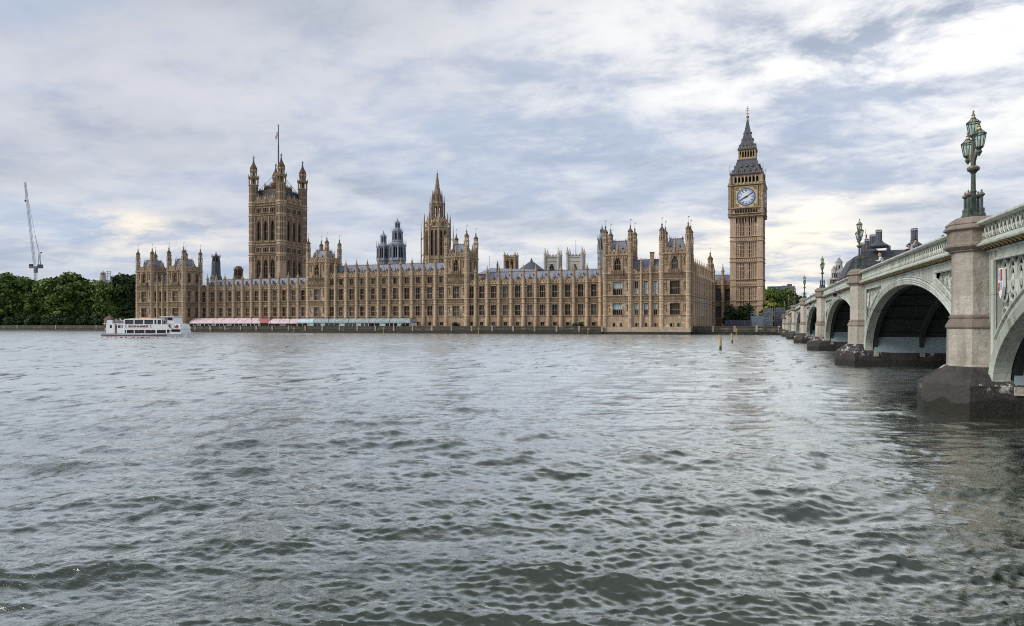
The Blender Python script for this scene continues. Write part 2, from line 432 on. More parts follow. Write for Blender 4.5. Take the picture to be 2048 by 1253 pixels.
# ---------------------------------------------------------------- mesh helpers
class MB:
    """collects shapes, then becomes ONE mesh object"""

    def __init__(self):
        self.v = []; self.f = []; self.m = []; self.mats = []
        self.T = Matrix.Identity(4)

    def mi(self, mat):
        if mat not in self.mats: self.mats.append(mat)
        return self.mats.index(mat)

    def add(self, vs, fs, mat):
        k = len(self.v); mi = self.mi(mat)
        T = self.T
        self.v.extend((T @ Vector(p))[:] for p in vs)
        for f in fs:
            self.f.append(tuple(i + k for i in f)); self.m.append(mi)

    def box(self, x0, x1, y0, y1, z0, z1, mat):
        self.add([(x0, y0, z0), (x1, y0, z0), (x1, y1, z0), (x0, y1, z0), (x0, y0, z1), (x1, y0, z1), (x1, y1, z1), (x0, y1, z1)],
                 [(0, 3, 2, 1), (4, 5, 6, 7), (0, 1, 5, 4), (1, 2, 6, 5), (2, 3, 7, 6), (3, 0, 4, 7)], mat)

    def taper(self, x0, x1, y0, y1, z0, X0, X1, Y0, Y1, z1, mat):
        self.add([(x0, y0, z0), (x1, y0, z0), (x1, y1, z0), (x0, y1, z0), (X0, Y0, z1), (X1, Y0, z1), (X1, Y1, z1), (X0, Y1, z1)],
                 [(0, 3, 2, 1), (4, 5, 6, 7), (0, 1, 5, 4), (1, 2, 6, 5), (2, 3, 7, 6), (3, 0, 4, 7)], mat)

    def lathe(self, cx, cy, prof, mat, n=8, rot=None, cap=True):
        rot = PI / n if rot is None else rot
        vs = []; fs = []
        for r, z in prof:
            for k in range(n):
                a = rot + 2 * PI * k / n
                vs.append((cx + r * math.cos(a), cy + r * math.sin(a), z))
        for i in range(len(prof) - 1):
            for k in range(n):
                k2 = (k + 1) % n
                fs.append((i * n + k, i * n + k2, (i + 1) * n + k2, (i + 1) * n + k))
        if cap:
            fs.append(tuple(range(n - 1, -1, -1)))
            fs.append(tuple((len(prof) - 1) * n + k for k in range(n)))
        self.add(vs, fs, mat)

    def tube(self, p0, p1, r0, mat, r1=None, n=6):
        p0 = Vector(p0); p1 = Vector(p1); r1 = r0 if r1 is None else r1
        d = (p1 - p0)
        if d.length < 1e-6: return
        q = d.to_track_quat('Z', 'Y')
        vs = []
        for p, r in ((p0, r0), (p1, r1)):
            for k in range(n):
                a = 2 * PI * k / n
                vs.append((p + q @ Vector((r * math.cos(a), r * math.sin(a), 0)))[:])
        fs = [(k, (k + 1) % n, n + (k + 1) % n, n + k) for k in range(n)]
        fs += [tuple(range(n - 1, -1, -1)), tuple(range(n, 2 * n))]
        self.add(vs, fs, mat)

    def path(self, pts, r, mat, n=6):
        for a, b in zip(pts[:-1], pts[1:]): self.tube(a, b, r, mat, None, n)

    def prism(self, poly, y0, y1, mat, axis='y'):
        """polygon (a, b) swept along an axis: 'y' -> (a, y, b), 'z' -> (a, b, z), 'x' -> (x, a, b)"""
        def P(a, b, t): return (a, t, b) if axis == 'y' else ((a, b, t) if axis == 'z' else (t, a, b))
        n = len(poly)
        vs = [P(a, b, y0) for a, b in poly] + [P(a, b, y1) for a, b in poly]
        fs = [tuple(range(n)), tuple(range(2 * n - 1, n - 1, -1))]
        fs += [(i, n + i, n + (i + 1) % n, (i + 1) % n) for i in range(n)]
        self.add(vs, fs, mat)

    def mesh(self, name, smooth=False):
        me = bpy.data.meshes.new(name)
        me.from_pydata(self.v, [], self.f)
        for k in self.mats: me.materials.append(M[k])
        if self.m: me.polygons.foreach_set('material_index', self.m)
        if smooth: me.polygons.foreach_set('use_smooth', [True] * len(self.f))
        me.update()
        return me

    def build(self, name, parent=None, loc=(0, 0, 0), rz=0, smooth=False):
        return inst(name, self.mesh(name, smooth), parent, loc, rz)


def inst(name, me, parent=None, loc=(0, 0, 0), rz=0):
    o = bpy.data.objects.new(name, me); COL.objects.link(o)
    o.location = loc; o.rotation_euler = (0, 0, rz)
    if parent is not None: o.parent = parent
    return o


def tag(o, label=None, cat=None, group=None, kind=None):
    if label: o['label'] = label
    if cat: o['category'] = cat
    if group: o['group'] = group
    if kind: o['kind'] = kind
    return o


def thing(name, label, cat, loc=(0, 0, 0), rz=0, group=None):
    o = bpy.data.objects.new(name, None); COL.objects.link(o)
    o.empty_display_size = 1
    o.location = loc; o.rotation_euler = (0, 0, rz)
    return tag(o, label, cat, group)


def copy_tree(src, parent=None, loc=None, rz=None, label=None):
    o = src.copy(); COL.objects.link(o)
    if parent is not None: o.parent = parent
    if loc is not None: o.location = loc
    if rz is not None: o.rotation_euler = (0, 0, rz)
    if label: o['label'] = label
    for ch in list(src.children): copy_tree(ch, o)
    return o


def at(px, v):
    """where the line of sight through photo column px meets the upright plane y = v (metres): its x"""
    return v * math.tan(math.atan((px - 1024) / 1365) - R(YAW))


def depth(u, v): return -u * math.sin(R(YAW)) + v * math.cos(R(YAW))
def height(py, u, v): return EYE + (648.5 - py) * depth(u, v) / 1365


def frameT(ox, oy, rz): return Matrix.Translation((ox, oy, 0)) @ Matrix.Rotation(rz, 4, 'Z')


# ---------------------------------------------------------------- gothic kit
CACHE = {}


def arch_pts(w, h, spring, n=6):
    """pointed arch head from (-w/2, spring) over (0, h) to (w/2, spring)"""
    pts = []
    for i in range(n + 1):
        t = i / n
        pts.append((-w / 2 * (1 - t) ** 0.75 * (1 - 0.15 * math.sin(PI * t)) if t < 1 else 0.0, spring + (h - spring) * math.sin(t * PI / 2) ** 0.85 if t > 0 else spring))
    return pts + [(-a, b) for a, b in pts[-2::-1]]


def window_mesh(w, h, lights=3, arched=False, transoms=1, stone='stone', blind=0, deep=0.55, glass='glass'):
    key = ('w', w, h, lights, arched, transoms, stone, blind, deep, glass)
    if key in CACHE: return CACHE[key]
    b = MB()
    b.add([(-w / 2, deep, 0), (w / 2, deep, 0), (w / 2, deep, h), (-w / 2, deep, h)], [(0, 1, 2, 3)], glass)
    mw = 0.10
    for i in range(1, lights):
        x = -w / 2 + w * i / lights
        b.box(x - mw / 2, x + mw / 2, deep - 0.16, deep - 0.003, 0, h, stone)
    for j in range(1, transoms + 1):
        z = h * j / (transoms + 1) * (0.92 if transoms == 1 else 1)
        b.box(-w / 2, w / 2, deep - 0.15, deep - 0.004, z - 0.07, z + 0.07, stone)
    if blind:
        for i in range(lights):
            a = -w / 2 + w * i / lights + mw / 2 + 0.04; c = -w / 2 + w * (i + 1) / lights - mw / 2 - 0.04
            z0, z1 = (h * 0.5, h * 0.93) if blind == 1 else ((h * 0.05, h * 0.42) if blind == 2 else (h * 0.05, h * 0.93))
            b.box(a, c, deep - 0.05, deep - 0.02, z0, z1, 'blind')
    # cusped heads to every light
    lw = w / lights
    if not arched:
        for i in range(lights):
            c = -w / 2 + lw * (i + 0.5)
            for s in (-1, 1):
                b.prism([(c + s * lw / 2, h), (c + s * lw / 2, h - lw * 0.75), (c + s * lw * 0.28, h - lw * 0.25), (c, h)][::s], deep - 0.24, deep - 0.02, stone)
    else:
        sp = h - w * 0.85
        pts = arch_pts(w, h, sp)
        half = pts[:7]
        b.prism([(-w / 2 , h + 0.01)] + half[::1][:1] + half[1:] , 0.03, deep - 0.01, stone)
        half2 = [(-a, z) for a, z in half]
        b.prism(([(w / 2, h + 0.01)] + half2)[::-1], 0.03, deep - 0.01, stone)
    # sloping sill
    b.box(-w / 2 - 0.12, w / 2 + 0.12, -0.16, deep - 0.3, -0.16, 0.04, stone)
    me = b.mesh('window')
    CACHE[key] = me
    return me


def facade(root, wall, frame, edges, zb, zt, floors, thick=0.8, mat='stone', ribs=True, skip_win=False, dark='stone_dark'):
    """one upright wall with real window openings: edges = bay boundaries, floors = dicts z, h, w, lights, arched"""
    T = frameT(*frame)
    wall.T = T
    for i in range(len(edges) - 1):
        a, b_ = edges[i], edges[i + 1]
        c = (a + b_) / 2
        cols = []
        fl = sorted(floors, key=lambda q: q['z'])
        ws = []
        for q in fl:
            if q.get('bays') is not None and i not in q['bays']: continue
            n = q.get('n', 1); w = q['w']
            for k in range(n):
                off = (k - (n - 1) / 2) * q.get('gap', w * 1.6)
                if off - w / 2 + c < a + 0.1 or off + w / 2 + c > b_ - 0.1: continue
                ws.append((c + off, q['z'], q['h'], w, q))
        # split the bay into horizontal courses by window tops and bottoms
        zs = sorted({zb, zt, *[w[1] for w in ws], *[w[1] + w[2] for w in ws]})
        for z0, z1 in zip(zs[:-1], zs[1:]):
            holes = sorted([(w[0] - w[3] / 2, w[0] + w[3] / 2) for w in ws if w[1] <= z0 + 1e-6 and w[1] + w[2] >= z1 - 1e-6])
            x = a
            for h0, h1 in holes:
                if h0 > x: wall.box(x, h0, 0, thick, z0, z1, mat)
                x = h1
            if b_ > x: wall.box(x, b_, 0, thick, z0, z1, mat)
        for (x, z, h, w, q) in ws:
            bl = q.get('blind', 0)
            if callable(bl): bl = bl(i)
            me = window_mesh(w, h, q.get('lights', 3), q.get('arched', False), q.get('transoms', 1), q.get('stone', mat), bl, q.get('deep', 0.55))
            p = T @ Vector((x, 0, z))
            inst('window', me, root, p, frame[2])
            # hood moulding
            wall.box(x - w / 2 - 0.28, x - w / 2 - 0.06, -0.14, -0.004, z, z + h, mat)
            wall.box(x + w / 2 + 0.06, x + w / 2 + 0.28, -0.14, -0.004, z, z + h, mat)
            wall.box(x - w / 2 - 0.28, x + w / 2 + 0.28, -0.2, -0.004, z + h + 0.02, z + h + 0.24, mat)
        # blind tracery: upright ribs and niches between window and buttress
        if ribs:
            for q in fl:
                if q.get('bays') is not None and i not in q['bays']: continue
                span = q.get('n', 1) * q['w'] / 2 + (q.get('n', 1) - 1) * (q.get('gap', q['w'] * 1.6) - q['w']) / 2 + 0.45
                if q['h'] < 2.5: continue
                for s in (-1, 1):
                    x0 = c + s * span; x1 = b_ - 0.55 if s > 0 else a + 0.55
                    wid = abs(x1 - x0)
                    if (x1 - x0) * s < 0.3: continue
                    xm = (x0 + x1) / 2
                    wall.box(min(x0, x1), max(x0, x1), -0.05, -0.004, q['z'] + q['h'] * 0.30, q['z'] + q['h'] * 0.36, mat)
                    # niche with a statue block
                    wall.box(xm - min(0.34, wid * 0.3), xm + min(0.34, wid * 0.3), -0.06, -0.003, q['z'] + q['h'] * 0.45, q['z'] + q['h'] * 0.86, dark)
                    wall.box(xm - 0.17, xm + 0.17, -0.28, -0.07, q['z'] + q['h'] * 0.45, q['z'] + q['h'] * 0.72, mat)
                    wall.box(xm - 0.30, xm + 0.30, -0.34, -0.07, q['z'] + q['h'] * 0.38, q['z'] + q['h'] * 0.45, mat)
                    wall.prism([(xm - 0.3, q['z'] + q['h'] * 0.84), (xm + 0.3, q['z'] + q['h'] * 0.84), (xm, q['z'] + q['h'] * 1.0)], -0.34, -0.07, mat)
    wall.T = Matrix.Identity(4)


def string(wall, frame, x0, x1, z, h=0.3, out=0.3, mat='stone'):
    wall.T = frameT(*frame)
    wall.prism([(-out, z + h * 0.45), (-0.002, z), (-0.002, z + h), (-out, z + h * 0.85)][::-1], x0, x1, mat, 'x')
    wall.T = Matrix.Identity(4)


def carved_band(wall, frame, edges, z0, z1, inset=0.5, step=0.62, dark='stone_dark', mat='stone'):
    """a band of little shields and quatrefoils between two string courses"""
    wall.T = frameT(*frame)
    for a, b in zip(edges[:-1], edges[1:]):
        x0, x1 = a + inset, b - inset
        if x1 - x0 < 0.6: continue
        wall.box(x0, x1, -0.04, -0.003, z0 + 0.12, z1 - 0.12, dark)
        n = max(1, int((x1 - x0) / step)); w = (x1 - x0) / n
        for k in range(n):
            c = x0 + w * (k + 0.5)
            wall.box(x0 + w * k - 0.05, x0 + w * k + 0.05, -0.12, -0.045, z0 + 0.12, z1 - 0.12, mat)
            h = (z1 - z0 - 0.24)
            wall.prism([(c, z0 + 0.12 + h * 0.22), (c + w * 0.20, z0 + 0.12 + h * 0.5), (c, z0 + 0.12 + h * 0.78), (c - w * 0.20, z0 + 0.12 + h * 0.5)], -0.11, -0.045, mat)
    wall.T = Matrix.Identity(4)


def parapet_mesh_into(b, frame, x0, x1, z, h=1.0, merlon=0.55, step=1.3, mat='stone', t=0.35):
    b.T = frameT(*frame)
    b.box(x0, x1, -0.1, -0.1 + t, z, z + h, mat)
    n = max(1, int((x1 - x0) / step)); w = (x1 - x0) / n
    for k in range(n):
        c = x0 + w * (k + 0.5)
        b.box(c - w * 0.30, c + w * 0.30, -0.13, -0.13 + t + 0.06, z + h, z + h + merlon, mat)
        b.box(c - w * 0.36, c + w * 0.36, -0.18, -0.18 + t + 0.16, z + h + merlon, z + h + merlon + 0.12, mat)
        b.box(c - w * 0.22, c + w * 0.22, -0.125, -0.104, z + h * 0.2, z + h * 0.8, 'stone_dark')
    b.T = Matrix.Identity(4)


def buttress_meshes(zb, zs, ztop, zpin, r=0.62, mat='stone_pale', pmat='stone'):
    key = ('b', zb, tuple(zs), ztop, zpin, r, mat)
    if key in CACHE: return CACHE[key]
    b = MB()
    prof = [(r * 1.28, zb), (r * 1.28, zb + (zs[0] - zb) * 0.9), (r * 1.12, zs[0])]
    for z in zs:
        prof += [(r * 1.05, z - 0.02), (r * 1.45, z + 0.12), (r * 1.45, z + 0.28), (r * 1.02, z + 0.4)]
    prof += [(r, ztop)]
    b.lathe(0, -r * 0.45, prof, mat)
    # panelled faces
    for z0, z1 in zip(zs[:-1], zs[1:]):
        for f in (0.2, 0.52, 0.8):
            b.lathe(0, -r * 0.45, [(r * 1.02, z0 + (z1 - z0) * f - 0.08), (r * 1.13, z0 + (z1 - z0) * f), (r * 1.02, z0 + (z1 - z0) * f + 0.08)], mat, cap=False)
    bm_ = b.mesh('buttress')
    p = MB()
    s = ztop; h = zpin - ztop
    p.lathe(0, -r * 0.45, [(r * 1.15, s), (r * 1.2, s + 0.15), (r * 0.86, s + 0.3), (r * 0.84, s + h * 0.42), (r * 1.12, s + h * 0.46), (r * 1.1, s + h * 0.5), (r * 0.80, s + h * 0.56),
                           (r * 0.42, s + h * 0.70), (r * 0.14, s + h * 0.84), (r * 0.32, s + h * 0.87), (r * 0.28, s + h * 0.90), (r * 0.07, s + h * 0.92), (r * 0.05, zpin)], pmat)
    pm = p.mesh('pinnacle')
    CACHE[key] = (bm_, pm)
    return CACHE[key]


def add_buttress(root, frame, x, ms):
    T = frameT(*frame)
    o = inst('buttress', ms[0], root, T @ Vector((x, 0, 0)), frame[2])
    inst('pinnacle', ms[1], o)


def turret_meshes(r, zb, rings, zpar, ztip, mat='stone_pale', cap='stone_dark', vane=True):
    """octagonal corner turret: solid shaft, one open lantern stage, ogee cap, finial and vane"""
    key = ('t', r, zb, tuple(rings), zpar, ztip, mat, cap)
    if key in CACHE: return CACHE[key]
    b = MB()
    prof = [(r * 1.08, zb)]
    for z in rings: prof += [(r * 1.02, z - 0.02), (r * 1.22, z + 0.12), (r * 1.22, z + 0.3), (r, z + 0.42)]
    prof += [(r * 0.98, zpar)]
    b.lathe(0, 0, prof, mat)
    zz = [zb, *rings, zpar]
    for z0, z1 in zip(zz[:-1], zz[1:]):
        if z1 - z0 < 1.5: continue
        for k in range(8):
            a = PI / 4 * k
            ca, sa = math.cos(a), math.sin(a)
            d = r * math.cos(PI / 8)
            for f0, f1 in ((0.14, 0.46), (0.54, 0.86)):
                za, zc = z0 + (z1 - z0) * f0, z0 + (z1 - z0) * f1
                w = r * 0.20
                pts = [(d * ca - s * w * sa, d * sa + s * w * ca) for s in (-1, 1)]
                pts2 = [(x + ca * 0.05, y + sa * 0.05) for x, y in pts]
                b.add([(*pts2[0], za), (*pts2[1], za), (*pts2[1], zc), (*pts2[0], zc), (*pts[0], za), (*pts[1], za), (*pts[1], zc), (*pts[0], zc)],
                      [(0, 1, 2, 3), (0, 3, 7, 4), (1, 5, 6, 2), (3, 2, 6, 7), (0, 4, 5, 1)], 'stone')
    body = b.mesh('turret')
    s = MB()
    H = ztip - zpar
    zl = zpar + H * 0.30
    s.lathe(0, 0, [(r * 1.1, zpar), (r * 1.18, zpar + 0.2), (r * 0.95, zpar + 0.35), (r * 0.95, zpar + 0.5)], mat)
    # lantern: eight posts round a slim core
    for z0, z1, rr in ((zpar + 0.5, zl, r * 0.9), (zl + 0.3, zpar + H * 0.50, r * 0.72)):
        for k in range(8):
            a = PI / 8 + PI / 4 * k
            s.tube((rr * math.cos(a), rr * math.sin(a), z0), (rr * math.cos(a), rr * math.sin(a), z1), r * 0.17, mat, None, 5)
        s.lathe(0, 0, [(rr * 0.30, z0), (rr * 0.30, z1)], 'stone_dark', 6)
        s.lathe(0, 0, [(rr * 1.1, z1 - 0.12 - (z1 - z0) * 0.12), (rr * 1.12, z1), (rr * 1.3, z1 + 0.12), (rr * 1.2, z1 + 0.3)], mat)
    zc = zpar + H * 0.50 + 0.28
    q = ztip - zc
    s.lathe(0, 0, [(r * 0.9, zc), (r * 1.02, zc + q * 0.06), (r * 0.96, zc + q * 0.14), (r * 0.66, zc + q * 0.26), (r * 0.40, zc + q * 0.36), (r * 0.26, zc + q * 0.48),
                   (r * 0.17, zc + q * 0.60), (r * 0.34, zc + q * 0.63), (r * 0.32, zc + q * 0.68), (r * 0.1, zc + q * 0.71), (r * 0.2, zc + q * 0.76), (r * 0.05, zc + q * 0.8), (r * 0.04, ztip)], cap)
    if vane:
        s.tube((0, 0, ztip - 0.05), (0, 0, ztip + 1.3), 0.05, 'gold', None, 4)
        s.box(-0.02, 0.5, -0.02, 0.02, ztip + 0.9, ztip + 1.25, 'gold')
    sm = s.mesh('turret_cap')
    CACHE[key] = (body, sm)
    return CACHE[key]


def add_turret(root, x, y, ms, rz=0):
    o = inst('turret', ms[0], root, (x, y, 0), rz)
    inst('turret_cap', ms[1], o)


def gable_roof(root, x0, x1, y0, y1, z0, z1, hip0=0, hip1=0, mat='slate', cresting=True):
    b = MB(); ym = (y0 + y1) / 2
    b.add([(x0, y0, z0), (x1, y0, z0), (x1, y1, z0), (x0, y1, z0), (x0 + hip0, ym, z1), (x1 - hip1, ym, z1)],
          [(0, 1, 5, 4), (2, 3, 4, 5), (1, 2, 5), (3, 0, 4), (0, 3, 2, 1)], mat)
    # standing seams, real ribs up the slope
    n = int((x1 - x0 - hip0 - hip1) / 2.6)
    for k in range(1, n):
        x = x0 + hip0 + (x1 - x0 - hip0 - hip1) * k / n
        b.tube((x, y0 + 0.02, z0 + 0.04), (x, ym, z1 + 0.04), 0.07, mat, None, 4)
    o = b.build('roof', root)
    if cresting:
        c = MB()
        c.box(x0 + hip0, x1 - hip1, ym - 0.09, ym + 0.09, z1 + 0.005, z1 + 0.14, 'slate_dark')
        x = x0 + hip0 + 0.3
        while x < x1 - hip1:
            c.box(x - 0.05, x + 0.05, ym - 0.04, ym + 0.04, z1 + 0.14, z1 + 0.62, 'slate_dark'); x += 0.9
        c.build('cresting', o)
    return o


def roof_bits(root, edges, y, z, slope, mat='stone_dark'):
    """carved gablet above the middle of each bay, and a small roof vent behind it"""
    key = ('gab', mat)
    if key not in CACHE:
        b = MB()
        b.prism([(-0.8, 0), (0.8, 0), (0.62, 0.5), (0.75, 0.9), (0.4, 0.75), (0.28, 1.2), (0.0, 1.7), (-0.28, 1.2), (-0.4, 0.75), (-0.75, 0.9), (-0.62, 0.5)], -0.22, 0.22, mat)
        b.lathe(0, 0, [(0.14, 1.8), (0.24, 2.0), (0.05, 2.2), (0.04, 2.9)], mat, 6)
        b.lathe(-0.75, 0, [(0.12, 0.4), (0.15, 1.0), (0.02, 1.5)], mat, 6)
        b.lathe(0.75, 0, [(0.12, 0.4), (0.15, 1.0), (0.02, 1.5)], mat, 6)
        CACHE[key] = b.mesh('gablet')
        v = MB()
        v.prism([(-0.28, 0), (0.28, 0), (0, 0.75)], -0.1, 0.9, 'slate_dark')
        v.box(-0.2, 0.2, -0.13, -0.1, 0.02, 0.3, 'void')
        v.tube((0, -0.06, 0.6), (0, -0.06, 1.25), 0.05, 'slate_dark', None, 4)
        CACHE['vent'] = v.mesh('roof_vent')
    for a, b_ in zip(edges[:-1], edges[1:]):
        if b_ - a < 3: continue
        c = (a + b_) / 2
        inst('gablet', CACHE[key], root, (c, 0.1, z))
        for dx, dy in ((-1.1, 3.4), (1.1, 3.4), (0, 4.6)):
            inst('roof_vent', CACHE['vent'], root, (c + dx, y + dy - 1.0, z - 1.6 + slope * dy))


# ---------------------------------------------------------------- the river front
PAL = 'blocks of the riverside palace'
V_WING = 258.0


def river_wing(name, label, u0, u1, first, n, bay, third=False, hips=(0, 0)):
    """a long range of bays; local x runs along the river, y goes in, z up"""
    L = u1 - u0
    root = thing(name, label, 'palace wing', (u0, V_WING, 0), 0, PAL)
    butt = [first + bay * k - u0 for k in range(n)]
    edges = [0] + [x for x in butt if 0.6 < x < L - 0.6] + [L]
    fr = (0, 0, 0)
    wall = MB()
    top = 24.3 if third else 19.8
    floors = [dict(z=3.1, h=1.55, w=1.45, lights=2, transoms=0), dict(z=7.3, h=4.25, w=2.15 if not third else 2.3, lights=3, transoms=1),
              dict(z=14.35, h=4.95, w=2.15 if not third else 2.3, lights=3, transoms=1)]
    if third: floors.append(dict(z=20.9, h=2.9, w=2.0, lights=3, transoms=0))
    facade(root, wall, fr, edges, 1.4, top, floors)
    wall.box(0, L, 0.85, 16, 1.4, top - 1.2, 'stone')         # the body of the range behind the front wall
    for z in (6.75, 12.0, 13.95, 19.75) + ((24.2,) if third else ()):
        string(wall, fr, 0, L, z, 0.34, 0.34)
    string(wall, fr, 0, L, 1.45, 0.6, 0.22)
    carved_band(wall, fr, edges, 12.3, 13.95)
    if third: carved_band(wall, fr, edges, 20.1, 20.85, 0.55, 0.5)
    wall.build('wall', root)
    par = MB()
    parapet_mesh_into(par, fr, 0, L, top + 0.3, 1.05, 0.45, 1.25)
    par.build('parapet', root)
    zs = [6.75, 12.0, 13.95, 19.75] + ([24.2] if third else [])
    ms = buttress_meshes(1.4, zs, top + 2.6, 27.9 if not third else 32.2, 0.62)
    for x in edges[1:-1]: add_buttress(root, fr, x, ms)
    zr = 25.4 if not third else 30.2
    gable_roof(root, 0.2, L - 0.2, 1.3, 15.0, top - 0.3, zr, *hips)
    sl = (zr - top + 0.3) / 6.85
    roof_bits(root, edges, 1.3, top + 1.3, sl)
    return root


def river_tower(root, x0, W, D, zlow, levels, wall, sides=('f', 'r'), pav=True, win_f=(3.4, 5), side_n=2, zoff=0.0, blinds=(0, 0), base=0.0, tur_r=1.02, low=True, rear_low=None):
    """square corner tower with four turrets; local origin at the root, front wall on y = 0"""
    z_s1, z_mid, z_s2, z_par, z_tip = levels
    fr = {'f': (x0, 0, 0), 'r': (x0 + W, 0, PI / 2), 'b': (x0 + W, D, PI), 'l': (x0, D, -PI / 2)}
    for s in ('f', 'r', 'b', 'l'):
        length = W if s in 'fb' else D
        edges = [0, length]
        floors = []
        if s == 'f':
            if low: floors = [dict(z=2.8, h=1.3, w=0.75, lights=1, transoms=0, n=2, gap=2.6), dict(z=7.1, h=4.3, w=win_f[0], lights=win_f[1], transoms=1, blind=blinds[0]),
                      dict(z=14.4, h=5.0, w=win_f[0], lights=win_f[1], transoms=1, blind=blinds[1])]
            floors.append(dict(z=z_mid, h=4.8, w=2.3, lights=3, arched=True, transoms=1))
        elif s in sides:
            if low: floors = [dict(z=7.1, h=4.3, w=2.0, lights=3, transoms=1, n=side_n, gap=4.6), dict(z=14.4, h=5.0, w=2.0, lights=3, transoms=1, n=side_n, gap=4.6)]
            floors.append(dict(z=z_mid, h=4.8, w=1.9, lights=3, arched=True, transoms=1, n=side_n, gap=4.6))
        zb = base if s in sides or s == 'f' else max(base, rear_low or base)
        facade(root, wall, fr[s], edges, zb, z_s2 + 0.6, floors, ribs=(s == 'f' or s in sides))
        for z in [6.75, 12.0, 13.95, 19.75, z_s1] if low else [z_s1]:
            if z > zb: string(wall, fr[s], 0, length, z, 0.36, 0.32)
        string(wall, fr[s], -0.2, length + 0.2, z_s2, 0.8, 0.5)
        if low:
            carved_band(wall, fr[s], edges, 12.3, 13.95, 1.4, 0.75)
        if s == 'f' or s in sides: carved_band(wall, fr[s], edges, 20.1 if low else z_s1 - 2.0, z_s1 - 0.05, 1.3, 0.7)
        # little corbels under the cornice
        wall.T = frameT(*fr[s])
        k = 1.2
        while k < length - 1.1:
            wall.box(k, k + 0.34, -0.32, -0.004, z_s2 - 0.75, z_s2 + 0.05, 'stone'); k += 0.8
        if s == 'f':   # balcony of the upper oriel
            c = length / 2
            wall.box(c - 2.2, c + 2.2, -0.75, -0.004, z_mid - 1.15, z_mid - 0.1, 'stone_dark')
            wall.prism([(-0.75, z_mid - 1.15), (-0.004, z_mid - 1.15), (-0.004, z_mid - 1.9)], c - 2.0, c + 2.0, 'stone', 'x')
            for q in range(6): wall.box(c - 2.2 + q * 0.84 - 0.1, c - 2.2 + q * 0.84 + 0.1, -0.82, -0.76, z_mid - 1.2, z_mid + 0.15, 'stone')
            for q in (-1, 1):
                wall.box(c + q * 1.75 - 0.25, c + q * 1.75 + 0.25, -0.4, -0.004, z_mid, z_mid + 4.2, 'stone')
                wall.lathe(c + q * 1.75, -0.2, [(0.32, z_mid + 4.2), (0.05, z_mid + 5.6)], 'stone', 4)
        wall.T = Matrix.Identity(4)
    par = MB()
    for s in 'frbl':
        length = W if s in 'fb' else D
        parapet_mesh_into(par, fr[s], 0.6, length - 0.6, z_s2 + 0.8, 1.2, 0.6, 1.15)
    par.build('parapet', root)
    ms = turret_meshes(tur_r, base, [z for z in (6.75, 12.0, 13.95, 19.75, z_s1) if low] + [z_s2] if low else [z_s1, z_s2], z_par + 2.2, z_tip)
    for tx, ty in ((0.55, 0.55), (W - 0.55, 0.55), (W - 0.55, D - 0.55), (0.55, D - 0.55)):
        add_turret(root, x0 + tx, ty, ms)
    # steep mansard with cresting
    b = MB()
    zr = z_s2 + 5.9
    b.taper(x0 + 1.0, x0 + W - 1.0, 1.0, D - 1.0, z_s2 + 0.3, x0 + 2.9, x0 + W - 2.9, 2.9, D - 2.9, zr, 'slate')
    roof = b.build('roof', root)
    c = MB()
    for (xa, ya, xb, yb) in ((2.9, 2.9, W - 2.9, 2.9), (W - 2.9, 2.9, W - 2.9, D - 2.9), (W - 2.9, D - 2.9, 2.9, D - 2.9), (2.9, D - 2.9, 2.9, 2.9)):
        n = 6
        c.tube((x0 + xa, ya, zr + 0.1), (x0 + xb, yb, zr + 0.1), 0.1, 'slate_dark', None, 4)
        for k in range(n):
            x = x0 + xa + (xb - xa) * k / n; y = ya + (yb - ya) * k / n
            c.lathe(x, y, [(0.09, zr + 0.1), (0.04, zr + (1.7 if k == 0 else 0.9))], 'slate_dark', 4)
    c.build('cresting', roof)
    # mid-face pinnacles and dormers
    pm = MB()
    pm.lathe(0, 0, [(0.45, 0), (0.45, 2.6), (0.6, 2.8), (0.42, 3.1), (0.12, 4.6), (0.2, 4.8), (0.04, 5.0), (0.03, 5.6)], 'stone')
    pme = pm.mesh('pinnacle')
    for px, py in ((W / 2, 0.1), (W - 0.1, D / 2), (W / 2, D - 0.1), (0.1, D / 2)):
        inst('pinnacle', pme, root, (x0 + px, py, z_s2 + 0.9))
    if 'vent' in CACHE:
        for dx in (-1.6, 1.6): inst('roof_vent', CACHE['vent'], root, (x0 + W / 2 + dx, 1.75, z_s2 + 2.9))
        for dy in (-1.6, 1.6): inst('roof_vent', CACHE['vent'], root, (x0 + W - 1.75, D / 2 + dy, z_s2 + 2.9), PI / 2)


LEV_PAV = (22.1, 23.4, 28.6, 31.0, 40.9)
LEV_MID = (24.3, 25.6, 30.9, 33.4, 43.2)


